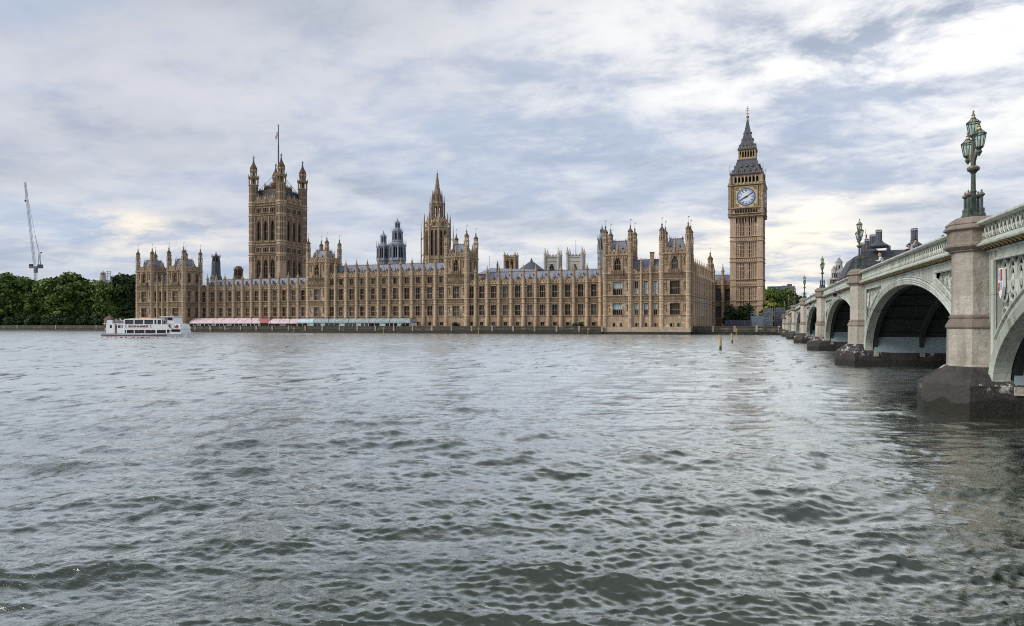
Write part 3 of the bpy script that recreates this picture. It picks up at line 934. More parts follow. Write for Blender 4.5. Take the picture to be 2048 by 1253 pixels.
def pavilion(name, label, u0, W, gap, D, v, blinds, link_blinds, base=0.2, side_n=2):
    L = 2 * W + gap
    root = thing(name, label, 'palace pavilion', (u0, v, 0), 0, PAL)
    wall = MB()
    river_tower(root, 0, W, D, 0, LEV_PAV, wall, ('f', 'r'), blinds=blinds[0], base=base, rear_low=15, side_n=side_n)
    river_tower(root, W + gap, W, D, 0, LEV_PAV, wall, ('f', 'r'), blinds=blinds[1], base=base, rear_low=15, side_n=side_n)
    fr = (W, 0.35, 0)
    b3 = gap / 3
    edges = [0, b3, 2 * b3, gap]
    facade(root, wall, fr, edges, base, 22.2, [dict(z=2.8, h=1.3, w=0.75, lights=1, transoms=0), dict(z=7.1, h=4.3, w=1.35, lights=2, transoms=1, blind=lambda i: link_blinds[0][i]),
                                              dict(z=14.4, h=5.0, w=1.35, lights=2, transoms=1, blind=lambda i: link_blinds[1][i])])
    for z in (6.75, 12.0, 13.95, 19.75, 22.0): string(wall, fr, 0, gap, z, 0.36, 0.32)
    carved_band(wall, fr, edges, 12.3, 13.95)
    carved_band(wall, fr, edges, 20.1, 22.0, 0.4, 0.45)
    wall.box(0.9, L - 0.9, 1.3, D - 1.0, base, 21.5, 'stone')
    for zz, o in ((0.2, 0.9), (1.2, 0.55), (2.1, 0.3)):     # battered river plinth
        wall.box(-0.35, L + 0.35, -o, 0.1 if o > 0.5 else -0.004, base - 0.4 + (0 if zz < 1 else zz), (1.2 if zz < 1 else (2.1 if zz < 2 else 2.75)), 'stone_plinth')
    wall.box(-0.55, L + 0.55, -1.15, 0.3, base - 0.8, 0.95, 'algae')
    wall.build('wall', root)
    par = MB(); parapet_mesh_into(par, fr, 0.4, gap - 0.4, 22.3, 1.0, 0.5, 1.1); par.build('parapet', root)
    ms = buttress_meshes(base, [6.75, 12.0, 13.95, 19.75, 22.0], 24.6, 28.0, 0.42)
    for x in edges[1:-1]: add_buttress(root, fr, x, ms)
    o = gable_roof(root, W - 0.6, W + gap + 0.6, 1.6, D - 1.2, 21.5, 27.6)
    roof_bits(root, [W, W + gap / 2, W + gap], 1.6, 23.3, 0.9)
    ch = MB()
    ch.box(W + gap * 0.60, W + gap * 0.60 + 1.3, 3.6, 5.0, 23.5, 29.8, 'stone'); ch.box(W + gap * 0.60 - 0.15, W + gap * 0.60 + 1.45, 3.45, 5.15, 29.8, 30.2, 'stone_dark')
    ch.build('chimney', root)
    return root


south_wing = river_wing('palace_wing', 'long two storey gothic wing behind the pink marquees, left of the centre block', -253.4, -190.5, -247.4 - 5.17, 13, 5.17)
centre_range = river_wing('palace_range', 'taller three storey gothic middle range between the two centre towers', -180.0, -121.5, -165 - 5.44 * 3, 13, 5.44, True)
north_wing = river_wing('palace_wing', 'long two storey gothic wing between the right centre tower and the right pavilion', -112.0, -53.5, -108.7, 11, 5.19, False, (6.0, 0))

for lab, u0, W in (('square battlemented palace tower with four turrets, in front of the big square tower', -190.6, 10.9), ('square battlemented palace tower with four turrets, in front of the slender spire', -122.2, 10.2)):
    root = thing('palace_tower', lab, 'palace tower', (u0, V_WING - 0.9, 0), 0, PAL)
    wall = MB()
    river_tower(root, 0, W, 10.8, 0, LEV_MID, wall, ('f', 'r'), win_f=(3.0, 4), base=1.4, rear_low=15)
    wall.box(0.9, W - 0.9, 0.9, 9.9, 1.4, 24, 'stone')
    wall.build('wall', root)

south_pavilion = pavilion('palace_pavilion', 'twin towered palace pavilion at the left end, beside the dark trees', -282.8, 10.1, 9.3, 11.3, 249.0, ((0, 0), (0, 0)), ((0, 0, 0), (0, 0, 0)), 1.4)
north_pavilion = pavilion('palace_pavilion', 'twin towered palace pavilion at the right end with pale blue blinds, standing in the river', -53.6, 10.3, 10.3, 10.7, 249.0, ((1, 1), (0, 0)), ((1, 1, 1), (2, 3, 3)), 0.2, 1)


# the range that runs back from the right pavilion to the clock tower
def return_range():
    root = thing('palace_wing', 'receding side wing of the palace, from the right pavilion back towards the clock tower', 'palace wing', (-22.4, 259.3, 0), R(90 - 4.6), PAL)
    L = 47.0; fr = (0, 0, 0)
    edges = [L * k / 11 for k in range(12)]
    wall = MB()
    facade(root, wall, fr, edges, 1.4, 19.8, [dict(z=7.3, h=4.2, w=2.3, lights=3, transoms=1), dict(z=14.3, h=5.0, w=2.3, lights=3, transoms=1)])
    wall.box(0, L, 0.85, 10, 1.4, 18.4, 'stone')
    for z in (6.75, 12.0, 13.95, 19.75): string(wall, fr, 0, L, z, 0.36, 0.34)
    carved_band(wall, fr, edges, 12.3, 13.95)
    carved_band(wall, fr, edges, 2.5, 6.4, 0.6, 1.2)
    wall.build('wall', root)
    par = MB(); parapet_mesh_into(par, fr, 0, L, 20.1, 1.6, 0.5, 1.2); par.build('parapet', root)
    ms = buttress_meshes(1.4, [6.75, 12.0, 13.95, 19.75], 23.5, 28.6, 0.5)
    for x in edges[:-1]: add_buttress(root, fr, x + 0.1, ms)
    gable_roof(root, 0.3, L - 0.3, 1.3, 9.5, 19.5, 23.2)
    add_turret(root, L - 0.3, 0.6, turret_meshes(1.25, 1.4, [6.75, 12.0, 13.95, 19.75, 24], 27.0, 35.5))
    # the short block facing the river beside the clock tower
    return root


return_range()


def link_block():
    root = thing('palace_wing', 'short dark fronted palace block between the receding wing and the clock tower', 'palace wing', (-18.6, 306.0, 0), R(-4.6), PAL)
    wall = MB(); L = 9.2; fr = (0, 0, 0)
    edges = [0, 4.6, L]
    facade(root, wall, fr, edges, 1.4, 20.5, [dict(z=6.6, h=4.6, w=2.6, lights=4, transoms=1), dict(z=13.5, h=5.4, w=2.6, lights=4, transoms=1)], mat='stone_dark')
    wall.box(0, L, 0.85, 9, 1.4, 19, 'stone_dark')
    for z in (5.9, 11.6, 13.0, 20.4): string(wall, fr, 0, L, z, 0.4, 0.34, 'stone')
    carved_band(wall, fr, edges, 11.9, 13.0)
    wall.build('wall', root)
    par = MB(); parapet_mesh_into(par, fr, 0, L, 20.8, 1.2, 0.5, 1.2); par.build('parapet', root)
    ms = buttress_meshes(1.4, [5.9, 11.6, 13.0, 20.4], 23.0, 30.0, 0.7)
    for x in (0.8, 4.6): add_buttress(root, fr, x, ms)
    gable_roof(root, 0.2, L + 3, 1.3, 9, 20.0, 25.0)


link_block()

# ---------------------------------------------------------------- the great square tower with the flag
def square_tower():
    W = 23.4
    root = thing('square_tower', 'huge square stone tower with flag and four corner turrets', 'tower', (-293.4, 340, 0))
    wall = MB()
    for k, fr in enumerate(((0, 0, 0), (W, 0, PI / 2), (W, W, PI), (0, W, -PI / 2))):
        edges = [0, 4.0] + [4.0 + (W - 8) / 3 * j for j in (1, 2, 3)] + [W]
        mid = [1, 2, 3]
        fl = []
        if k < 2:
            fl = [dict(z=30.0, h=13.2, w=3.3, lights=3, arched=True, transoms=2, bays=mid, deep=0.78),
                  dict(z=47.4, h=2.9, w=3.6, lights=4, transoms=0, bays=mid), dict(z=54.6, h=12.0, w=3.1, lights=2, arched=True, transoms=1, bays=mid, deep=0.78),
                  dict(z=71.6, h=2.8, w=3.6, lights=4, transoms=0, bays=mid)]
        facade(root, wall, fr, edges, 2, 77.5, fl, 0.8, 'stone', False)
        for z in (45.6, 46.7, 51.4, 53.2, 69.6, 71.0, 75.6, 77.2): string(wall, fr, 2, W - 2, z, 0.55, 0.6)
        wall.T = frameT(*fr)
        if k < 2:
            for x in edges[1:-1]:      # slender buttresses between the lancets
                for z0, z1 in ((28, 45.3), (54.0, 69.3)):
                    wall.box(x - 0.42, x + 0.42, -0.55, -0.01, z0, z1, 'stone')
                    wall.lathe(x, -0.35, [(0.5, z1 - 2.4), (0.08, z1 - 0.2)], 'stone', 4)
            for a, b in zip(edges[1:-2], edges[2:-1]):
                c = (a + b) / 2
                for z0, z1, h in ((30.0, 43.2, 45.4), (54.6, 66.6, 69.2)):    # gabled hoods over the lancets
                    for s in (-1, 1):
                        wall.tube((c + s * 1.95, -0.2, z1 - 3.0), (c + s * 1.2, -0.2, z1 - 0.9), 0.22, 'stone', None, 4)
                        wall.tube((c + s * 1.2, -0.2, z1 - 0.9), (c, -0.2, z1 + 0.9), 0.22, 'stone', None, 4)
                    wall.lathe(c, -0.25, [(0.3, z1 + 0.8), (0.05, h)], 'stone', 4)
                    for q in (-1.3, 1.3): wall.box(c + q - 0.25, c + q + 0.25, -0.1, -0.003, z1 + 0.2, h - 0.3, 'stone_dark')
                for z0 in (47.2, 71.4):
                    for q in range(4): wall.box(c - 2.2 + q * 1.42, c - 2.2 + q * 1.42 + 0.14, -0.14, -0.004, z0 - 0.2, z0 + 3.3, 'stone')
        wall.T = Matrix.Identity(4)
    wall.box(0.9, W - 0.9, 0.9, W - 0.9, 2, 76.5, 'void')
    wall.build('wall', root)
    par = MB()
    for fr in ((0, 0, 0), (W, 0, PI / 2), (W, W, PI), (0, W, -PI / 2)):
        parapet_mesh_into(par, fr, 2.2, W - 2.2, 77.7, 1.7, 0.9, 2.1)
        par.T = frameT(*fr)
        for j in range(3):       # crowned niches on the parapet
            c = 4 + (W - 8) * (j + 0.5) / 3
            par.box(c - 0.9, c + 0.9, -0.5, 0.3, 77.7, 80.2, 'stone'); par.box(c - 0.45, c + 0.45, -0.53, -0.5, 78.2, 79.9, 'stone_dark')
            par.prism([(c - 1.0, 80.2), (c + 1.0, 80.2), (c, 82.3)], -0.5, 0.3, 'stone')
            par.lathe(c, -0.1, [(0.22, 82.0), (0.3, 82.5), (0.06, 83.4)], 'stone', 6)
            for q in (-2.0, 2.0): par.lathe(c + q * 0.86, -0.1, [(0.3, 79.5), (0.3, 81.0), (0.05, 82.4)], 'stone', 4)
    par.T = Matrix.Identity(4)
    par.build('parapet', root)
    # corner turrets
    zs = (45.6, 51.6, 53.2, 69.6, 75.6, 77.2)
    t = MB(); r = 2.85
    prof = [(r * 1.05, 2), (r * 1.05, 30)]
    for z in zs: prof += [(r, z - 0.05), (r * 1.12, z + 0.3), (r * 1.12, z + 0.7), (r, z + 1.0)]
    prof += [(r * 0.98, 89.0)]
    t.lathe(0, 0, prof, 'stone_pale')
    d = r * math.cos(PI / 8)
    for k in range(8):
        a = PI / 4 * k; ca, sa = math.cos(a), math.sin(a)
        for z0, z1 in ((30, 45.2), (46.9, 51.4), (54.4, 69.4), (70.8, 75.4), (78.4, 88.5)):
            n = max(1, int((z1 - z0) / 3.6)); h = (z1 - z0) / n
            for j in range(n):
                for s in (-1, 1):
                    c = s * 0.52
                    q = [(d * ca - (c + e) * sa, d * sa + (c + e) * ca) for e in (-0.3, 0.3)]
                    za, zb = z0 + h * j + 0.35, z0 + h * (j + 1) - 0.35
                    o = [(x + ca * 0.04, y + sa * 0.04) for x, y in q]
                    t.add([(*o[0], za), (*o[1], za), (*o[1], zb), (*o[0], zb)], [(0, 1, 2, 3)], 'stone_dark')
    tm = t.mesh('turret')
    s = MB()
    s.lathe(0, 0, [(r * 1.05, 88.6), (r * 1.15, 89), (r * 1.0, 89.4)], 'stone')
    for z0, z1, rr in ((89.3, 93.4, r * 0.94), (94.4, 97.6, r * 0.62)):
        for k in range(8):
            a = PI / 8 + PI / 4 * k
            s.tube((rr * math.cos(a), rr * math.sin(a), z0), (rr * math.cos(a), rr * math.sin(a), z1), 0.34, 'stone', None, 5)
            s.lathe(rr * 1.2 * math.cos(a), rr * 1.2 * math.sin(a), [(0.25, z1 - 0.3), (0.2, z1 + 1.0), (0.03, z1 + 2.4)], 'stone', 4)
        s.lathe(0, 0, [(rr * 0.2, z0), (rr * 0.2, z1)], 'stone_dark', 6)
        s.lathe(0, 0, [(rr * 1.1, z1 - 0.5), (rr * 1.12, z1 + 0.1), (rr * 1.25, z1 + 0.4), (rr * 1.2, z1 + 1.0), (rr * 0.8, z1 + 1.1)], 'stone')
    s.lathe(0, 0, [(r * 0.72, 98.6), (r * 0.80, 99.2), (r * 0.66, 100.4), (r * 0.40, 101.8), (r * 0.22, 103.0), (r * 0.12, 104.6), (r * 0.10, 105.6)], 'stone_dark')
    s.lathe(0, 0, [(r * 0.08, 105.4), (r * 0.24, 106.0), (r * 0.24, 106.5), (r * 0.06, 106.9), (0.05, 107.8)], 'stone_white', 6)
    sm = s.mesh('turret_cap')
    for x, y in ((1.4, 1.4), (W - 1.4, 1.4), (W - 1.4, W - 1.4), (1.4, W - 1.4)): add_turret(root, x, y, (tm, sm))
    b = MB()
    b.taper(2.0, W - 2.0, 2.0, W - 2.0, 77.5, 2.8, W - 2.8, 2.8, W - 2.8, 85.8, 'black_iron')
    b.taper(6.2, W - 6.2, 6.2, W - 6.2, 85.8, 6.4, W - 6.4, 6.4, W - 6.4, 88.2, 'stone_dark')
    rf = b.build('roof', root)
    c = MB()
    for a in range(4):
        c.T = frameT(*((0, 0, 0), (W, 0, PI / 2), (W, W, PI), (0, W, -PI / 2))[a])
        c.box(3.6, W - 3.6, 3.55, 3.75, 85.8, 86.3, 'black_iron'); c.box(4.6, W - 4.6, 3.5, 3.549, 85.9, 86.15, 'gold')
        for k in range(14):
            x = 3.8 + (W - 7.6) * k / 13
            c.lathe(x, 3.65, [(0.2, 86.2), (0.06, 87.6)], 'stone_dark', 4); c.lathe(6 + (W - 12) * k / 13, 6.0, [(0.28, 86), (0.28, 88.6), (0.05, 90.4 if k % 4 else 91.6)], 'stone_dark', 4)
            c.box(x - 0.35, x + 0.35, 2.7, 2.78, 79, 85, 'slate_dark')
        c.T = Matrix.Identity(4)
        c.tube((3.7 if a in (0, 3) else W - 3.7, 3.7 if a < 2 else W - 3.7, 86.5), (W / 2 + (-1.2 if a in (0, 3) else 1.2), W / 2 + (-1.2 if a < 2 else 1.2), 97.5), 0.14, 'gold' if a == 0 else 'black_iron', None, 5)
    c.build('cresting', rf)
    p = MB()
    p.tube((W / 2, W / 2, 85), (W / 2, W / 2, 127.2), 0.42, 'navy', 0.24, 8)
    p.lathe(W / 2, W / 2, [(0.1, 127), (0.55, 127.5), (0.5, 128.1), (0.1, 128.4)], 'gold', 6)
    for s in (-1, 1): p.tube((W / 2, W / 2, 120), (W / 2 + s * 2.2, W / 2, 92), 0.05, 'black_iron', None, 4)
    pole = p.build('flagpole', root)
    # the flag: one rippling sheet, its crosses laid out as faces of that sheet
    nx, ny = 30, 18; fw, fh = 6.0, 3.8
    vs, fs, mi = [], [], []
    for j in range(ny + 1):
        for i in range(nx + 1):
            s_, t_ = i / nx, j / ny
            x = -s_ * fw * 0.60; z = t_ * fh - s_ * s_ * 1.8 - s_ * 0.6
            y = 0.55 * math.sin(s_ * 8 + t_ * 1.2) * s_ + s_ * fw * 0.3
            vs.append((x, y, z))
    for j in range(ny):
        for i in range(nx):
            X = (i + 0.5) / nx * 60 - 30; Z = (j + 0.5) / ny * 30 - 15
            dg = min(abs(Z - X / 2), abs(Z + X / 2)) * 0.894
            if abs(X) < 3 or abs(Z) < 3: m_ = 2
            elif abs(X) < 5 or abs(Z) < 5: m_ = 1
            elif dg < 1.2: m_ = 2
            elif dg < 3.2: m_ = 1
            else: m_ = 0
            a = j * (nx + 1) + i
            fs.append((a, a + 1, a + nx + 2, a + nx + 1)); mi.append(m_)
    me = bpy.data.meshes.new('flag'); me.from_pydata(vs, [], fs)
    for k in ('union_blue', 'white', 'red'): me.materials.append(M[k])
    me.polygons.foreach_set('material_index', mi)
    inst('flag', me, pole, (W / 2 - 0.3, W / 2, 120.4))


square_tower()


def octa_frames(ap, cx=0, cy=0, n=8):
    """frames of the n upright faces of a regular prism; local x from 0 to the side length, y inwards"""
    s = 2 * ap * math.tan(PI / n)
    out = []
    for k in range(n):
        rz = 2 * PI * k / n
        o = Matrix.Rotation(rz, 3, 'Z') @ Vector((-s / 2, -ap, 0))
        out.append((cx + o.x, cy + o.y, rz))
    return s, out


def spire_tower():
    v = 335; u = at(874.6, v)
    root = thing('spire_tower', 'slender octagonal stone spire with open lantern rising behind the middle range', 'tower', (u, v, 0), R(10))
    wall = MB()
    ap = 6.25
    s, frs = octa_frames(ap)
    for fr in frs:
        facade(root, wall, fr, [0, s], 38.0, 55.6, [dict(z=40.6, h=13.6, w=1.5, lights=2, arched=True, transoms=2, n=2, gap=2.2, deep=0.7)], 0.75, 'stone_tower', False)
        string(wall, fr, -0.1, s + 0.1, 38.0, 0.7, 0.6); string(wall, fr, -0.1, s + 0.1, 55.2, 0.7, 0.5)
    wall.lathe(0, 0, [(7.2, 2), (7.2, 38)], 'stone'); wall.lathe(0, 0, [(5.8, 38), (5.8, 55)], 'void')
    for k in range(8):
        a = PI / 8 + PI / 4 * k
        wall.lathe(7.0 * math.cos(a), 7.0 * math.sin(a), [(0.52, 36), (0.52, 56.4), (0.65, 56.6), (0.5, 57), (0.42, 60), (0.08, 63.5)], 'stone', 6)
        wall.lathe(8.7 * math.cos(a), 8.7 * math.sin(a), [(0.30, 36), (0.28, 52), (0.2, 54), (0.05, 58.4)], 'stone_dark', 4)
        for z in (40, 49): wall.tube((8.7 * math.cos(a), 8.7 * math.sin(a), z), (7.1 * math.cos(a), 7.1 * math.sin(a), z + 2), 0.2, 'stone', None, 4)
        # flyers to the upper lantern
        wall.tube((7.2 * math.cos(a), 7.2 * math.sin(a), 57), (3.7 * math.cos(a), 3.7 * math.sin(a), 62.0), 0.28, 'stone', None, 4)
    # gabled drum
    wall.lathe(0, 0, [(6.6, 55.9), (5.8, 57.2), (4.6, 58.8), (3.9, 60.2)], 'stone')
    for k in range(8):
        a = PI / 4 * k - PI / 2; ca, sa = math.cos(a), math.sin(a)
        wall.T = Matrix.Rotation(a + PI / 2, 4, 'Z')
        wall.prism([(-1.7, 55.9), (1.7, 55.9), (1.5, 57.6), (0, 61.0), (-1.5, 57.6)], -5.9, -5.4, 'stone'); wall.box(-0.7, 0.7, -5.93, -5.9, 56.4, 58.4, 'stone_dark')
        wall.T = Matrix.Identity(4)
    wall.build('wall', root)
    lan = MB()
    s2, frs2 = octa_frames(3.15)
    for fr in frs2:
        lan.T = frameT(*fr)
        lan.box(-0.05, 0.52, 0, 0.5, 59.8, 69.0, 'stone'); lan.box(s2 - 0.52, s2 + 0.05, 0.005, 0.5, 59.8, 69.0, 'stone')
        lan.box(0.52, s2 - 0.52, 0.05, 0.45, 59.8, 61.4, 'stone'); lan.box(0.52, s2 - 0.52, 0.05, 0.45, 67.4, 69, 'stone')
        lan.box(s2 / 2 - 0.12, s2 / 2 + 0.12, 0.1, 0.4, 61.4, 67.4, 'stone')
        lan.box(0.52, s2 - 0.52, 0.1, 0.4, 64.2, 64.5, 'stone')
    lan.T = Matrix.Identity(4)
    for k in range(8):
        a = PI / 8 + PI / 4 * k
        lan.lathe(3.95 * math.cos(a), 3.95 * math.sin(a), [(0.36, 58.6), (0.32, 69.0), (0.2, 70), (0.04, 73.6)], 'stone_dark', 4)
        lan.lathe(2.6 * math.cos(a), 2.6 * math.sin(a), [(0.4, 69.0), (0.3, 73.0), (0.05, 76.4)], 'stone_dark', 4)
    lan.lathe(0, 0, [(3.6, 68.6), (3.75, 69.1), (3.2, 69.6)], 'stone')
    for k in range(8):
        lan.T = Matrix.Rotation(PI / 4 * k, 4, 'Z')
        lan.prism([(-0.95, 69.3), (0.95, 69.3), (0, 73.2)], -2.75, -2.4, 'stone')
        lan.T = Matrix.Identity(4)
    lan.build('lantern', root)
    sp = MB()
    Q = lambda z: 69.2 + (z - 69.2) * 0.745
    sp.lathe(0, 0, [(r_, Q(z_)) for r_, z_ in [(2.9, 69.2), (2.45, 71.0), (1.95, 74), (1.75, 75.2), (2.0, 75.5), (1.75, 76), (1.30, 80), (1.42, 80.2), (1.18, 80.6), (0.82, 85), (0.95, 85.2), (0.72, 85.6), (0.36, 90.2)]], 'stone')
    for k in range(8):
        a = PI / 8 + PI / 4 * k
        for j in range(16):
            f = j / 15; z = Q(76.2 + 13.2 * f); rr = 1.78 - 1.42 * f
            sp.lathe(rr * math.cos(a), rr * math.sin(a), [(0.03, z - 0.16), (0.17, z), (0.03, z + 0.16)], 'stone_dark', 4)
    sp.lathe(0, 0, [(0.2, 84.7), (0.55, 85.2), (0.2, 85.7), (0.06, 85.9), (0.05, 87.6)], 'stone_dark', 6)
    sp.build('spire', root)


spire_tower()


# ---------------------------------------------------------------- clock tower
def clock_tower():
    W = 12.9
    u0 = at(1460.0, 300.3)
    root = thing('clock_tower', 'tall gothic clock tower with gilded white dial beside the bridge', 'clock tower', (u0, 300.3, 0), R(-4.5))
    frames = ((0, 0, 0), (W, 0, PI / 2), (W, W, PI), (0, W, -PI / 2))
    wall = MB()
    st = 'stone_tower'
    levels = [(3, 11.4), (11.4, 19.4), (22.3, 29.6), (31.3, 38.2), (40.1, 48.6)]
    wall.box(0.55, W - 0.55, 0.55, W - 0.55, 2, 49, st)
    for fr in frames:
        wall.T = frameT(*fr)
        # corner piers of each face (clear of the neighbours' plane)
        for a, b in ((0.0, 2.3), (W - 2.3, W - 0.006)):
            wall.box(a + 0.004, b, 0.0, 0.54, 2, 49, st)
            for q in (0.75, 1.55): wall.box((a if a < 1 else a) + q - 0.09, a + q + 0.09, -0.07, -0.003, 4, 48.5, st)
        # ribs of the recessed middle
        x0, x1 = 2.3, W - 2.3
        n = 10
        for k in range(1, n):
            x = x0 + (x1 - x0) * k / n
            wall.box(x - 0.11, x + 0.11, 0.28, 0.545, 3, 48.8, st)
        for (z0, z1) in levels:
            for x in (4.25, 5.40, 7.65, 8.80):
                if z0 < 11: continue
                za, zb = z0 + 0.5, z1 - 0.5
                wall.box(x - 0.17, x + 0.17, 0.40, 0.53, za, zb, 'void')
                wall.box(x - 0.2, x + 0.2, 0.36, 0.54, (za + zb) / 2 - 0.15, (za + zb) / 2 + 0.15, st)
            for q in range(1, 4):
                z = z0 + (z1 - z0) * q / 4
                wall.box(x0, x1, 0.38, 0.542, z - 0.08, z + 0.08, st)
            wall.box(x0, x1, 0.2, 0.544, z1 - 0.45, z1, st)
        for z in (11.3, 13.4, 19.4, 22.2, 29.5, 31.2, 38.2, 40.0):
            wall.prism([(-0.28, z + 0.12), (0.52, z), (0.52, z + 0.36), (-0.28, z + 0.30)][::-1], -0.05, W + 0.05 - 0.1, st, 'x')
        for z in (20.6, 30.2, 38.9):   # panelled bands
            for k in range(16):
                x = 0.5 + (W - 1.0) * k / 15
                wall.box(x - 0.24, x + 0.24, -0.06, -0.002, z - 0.25, z + 0.75, st)
        # arcaded corbel table under the clock stage
        for k in range(7):
            x = 2.3 + (W - 4.6) * (k + 0.5) / 7
            wall.prism([(x - 0.45, 46.2), (x + 0.45, 46.2), (x + 0.45, 47.6), (x, 48.4), (x - 0.45, 47.6)], 0.30, 0.50, 'void')
            wall.box(x - 0.62, x - 0.5, -0.1, 0.3, 45.8, 48.6, st)
    wall.T = Matrix.Identity(4)
    wall.build('shaft', root)
    # clock stage, corbelled out
    cs = MB(); o = 0.55
    frC = ((-o, -o, 0), (W + o, -o, PI / 2), (W + o, W + o, PI), (-o, W + o, -PI / 2)); L = W + 2 * o
    cs.box(-o + 0.3, W + o - 0.3, -o + 0.3, W + o - 0.3, 49, 61.6, 'stone')
    for fr in frC:
        cs.T = frameT(*fr)
        for z, q in ((48.4, 0.25), (49.4, 0.4), (51.7, 0.3), (61.3, 0.45)):
            cs.prism([(-q, z + 0.2), (0.28, z), (0.28, z + 0.6), (-q, z + 0.5)][::-1], -0.1, L - 0.0, 'stone', 'x')
        for k in range(9):
            x = 2.4 + (L - 4.8) * (k + 0.5) / 9
            cs.prism([(x - 0.36, 50.1), (x + 0.36, 50.1), (x + 0.36, 51.0), (x, 51.6), (x - 0.36, 51.0)], 0.26, 0.295, 'void')
            cs.box(x - 0.55, x - 0.40, 0.05, 0.298, 49.9, 51.7, 'stone')
        for a in (0.15, 0.95, 1.75, L - 0.15, L - 0.95, L - 1.75):
            cs.box(a - 0.13, a + 0.13, -0.08, 0.29, 52.2, 61.2, 'stone')
        for z in (54, 56.5, 59): cs.box(0.02, 2.2, 0.12, 0.292, z, z + 0.25, 'stone'); cs.box(L - 2.2, L - 0.02, 0.12, 0.292, z, z + 0.25, 'stone')
        for k in range(14):   # gilded cresting above the dial
            x = 2.4 + (L - 4.8) * k / 13
            cs.box(x - 0.22, x + 0.22, -0.12, 0.28, 61.95, 62.6, 'gold_pale' if k % 2 else 'stone')
        # corner pinnacles of the stage
        cs.lathe(0.7, 0.7, [(0.95, 49), (0.95, 62.4), (1.1, 62.6), (0.6, 63), (0.5, 64.6), (0.12, 66.6), (0.25, 66.9), (0.05, 67.2), (0.04, 68.2)], 'stone')
    cs.T = Matrix.Identity(4)
    cs.build('clock_stage', root)
    # the dials
    fme = MB()
    hw = 4.6
    fme.box(-hw, hw, -0.22, 0.0, -4.4, 4.4, 'gold_pale')
    for a, b, c, d in ((-hw, hw, 4.0, 4.4), (-hw, hw, -4.4, -4.0), (-hw, -hw + 0.4, -4.0, 4.0), (hw - 0.4, hw, -4.0, 4.0)): fme.box(a, b, -0.4, -0.223, c, d, 'gold')
    for sx in (-1, 1):
        for sz in (-1, 1):
            for r in (0.55, 0.3):
                pts = [(sx * 3.5 + r * math.cos(t * PI / 6), sz * 3.35 + r * math.sin(t * PI / 6)) for t in range(13)]
                for p, q in zip(pts[:-1], pts[1:]): fme.tube((p[0], -0.26, p[1]), (q[0], -0.26, q[1]), 0.07, 'stone_dark' if r > 0.4 else 'gold', None, 4)
    fmesh = fme.mesh('dial_frame')
    dl = MB()

    def ring(r0, r1, y, mat, n=48):
        vs = []; fs = []
        for k in range(n):
            a = 2 * PI * k / n
            vs += [(r0 * math.sin(a), y, r0 * math.cos(a)), (r1 * math.sin(a), y, r1 * math.cos(a))]
        for k in range(n):
            j = (k + 1) % n
            fs.append((2 * k, 2 * k + 1, 2 * j + 1, 2 * j)[::-1])
        dl.add(vs, fs, mat)
    dl.prism([(3.62 * math.cos(2 * PI * k / 40), 3.62 * math.sin(2 * PI * k / 40)) for k in range(40)], -0.3, -0.225, 'dial')
    ring(3.35, 3.66, -0.33, 'navy'); ring(3.0, 3.35, -0.315, 'dial_blue'); ring(1.98, 2.14, -0.32, 'dial_blue'); ring(2.62, 3.0, -0.31, 'dial_blue')
    romans = ['XII', 'I', 'II', 'III', 'IIII', 'V', 'VI', 'VII', 'VIII', 'IX', 'X', 'XI']
    for h, rn in enumerate(romans):
        a = 2 * PI * h / 12
        dl.T = Matrix.Rotation(a, 4, 'Y')
        dl.box(-0.055, 0.055, -0.335, -0.318, 1.95, 2.3, 'navy')
        x = -0.17 * (len(rn) - 1) / 2 * 1.2
        for ch in rn:
            if ch == 'I': dl.box(x - 0.05, x + 0.05, -0.345, -0.32, 2.35, 3.0, 'navy')
            elif ch == 'V':
                for s in (-1, 1): dl.tube((x + s * 0.12, -0.335, 3.0), (x, -0.335, 2.35), 0.05, 'navy', None, 4)
            else:
                for s in (-1, 1): dl.tube((x + s * 0.12, -0.335, 3.0), (x - s * 0.12, -0.335, 2.35), 0.05, 'navy', None, 4)
            x += 0.205
        dl.T = Matrix.Identity(4)
    dmesh = dl.mesh('dial')
    hd = MB()

    def hand(deg, ln, w, tail, y):
        hd.T = Matrix.Rotation(R(deg), 4, 'Y')
        hd.prism([(-w, -tail), (w, -tail), (w * 1.25, 0), (w * 0.8, ln * 0.8), (0, ln), (-w * 0.8, ln * 0.8), (-w * 1.25, 0)], y - 0.05, y, 'navy')
        hd.T = Matrix.Identity(4)
    hand(56, 3.35, 0.14, 1.0, -0.47); hand(241, 2.5, 0.22, 0.7, -0.40)
    hd.prism([(0.35 * math.cos(k * PI / 6), 0.35 * math.sin(k * PI / 6)) for k in range(12)], -0.55, -0.38, 'navy')
    hmesh = hd.mesh('hands')
    for fr in frC:
        T = frameT(*fr)
        d = inst('clock_face', fmesh, root, T @ Vector((L / 2, 0.285, 56.6)), fr[2])
        inst('dial', dmesh, d); inst('hands', hmesh, d)
    # belfry
    bf = MB(); i = 0.35
    frB = ((i, i, 0), (W - i, i, PI / 2), (W - i, W - i, PI), (i, W - i, -PI / 2)); LB = W - 2 * i
    bf.box(i + 0.9, W - i - 0.9, i + 0.9, W - i - 0.9, 61.5, 65.8, 'void')
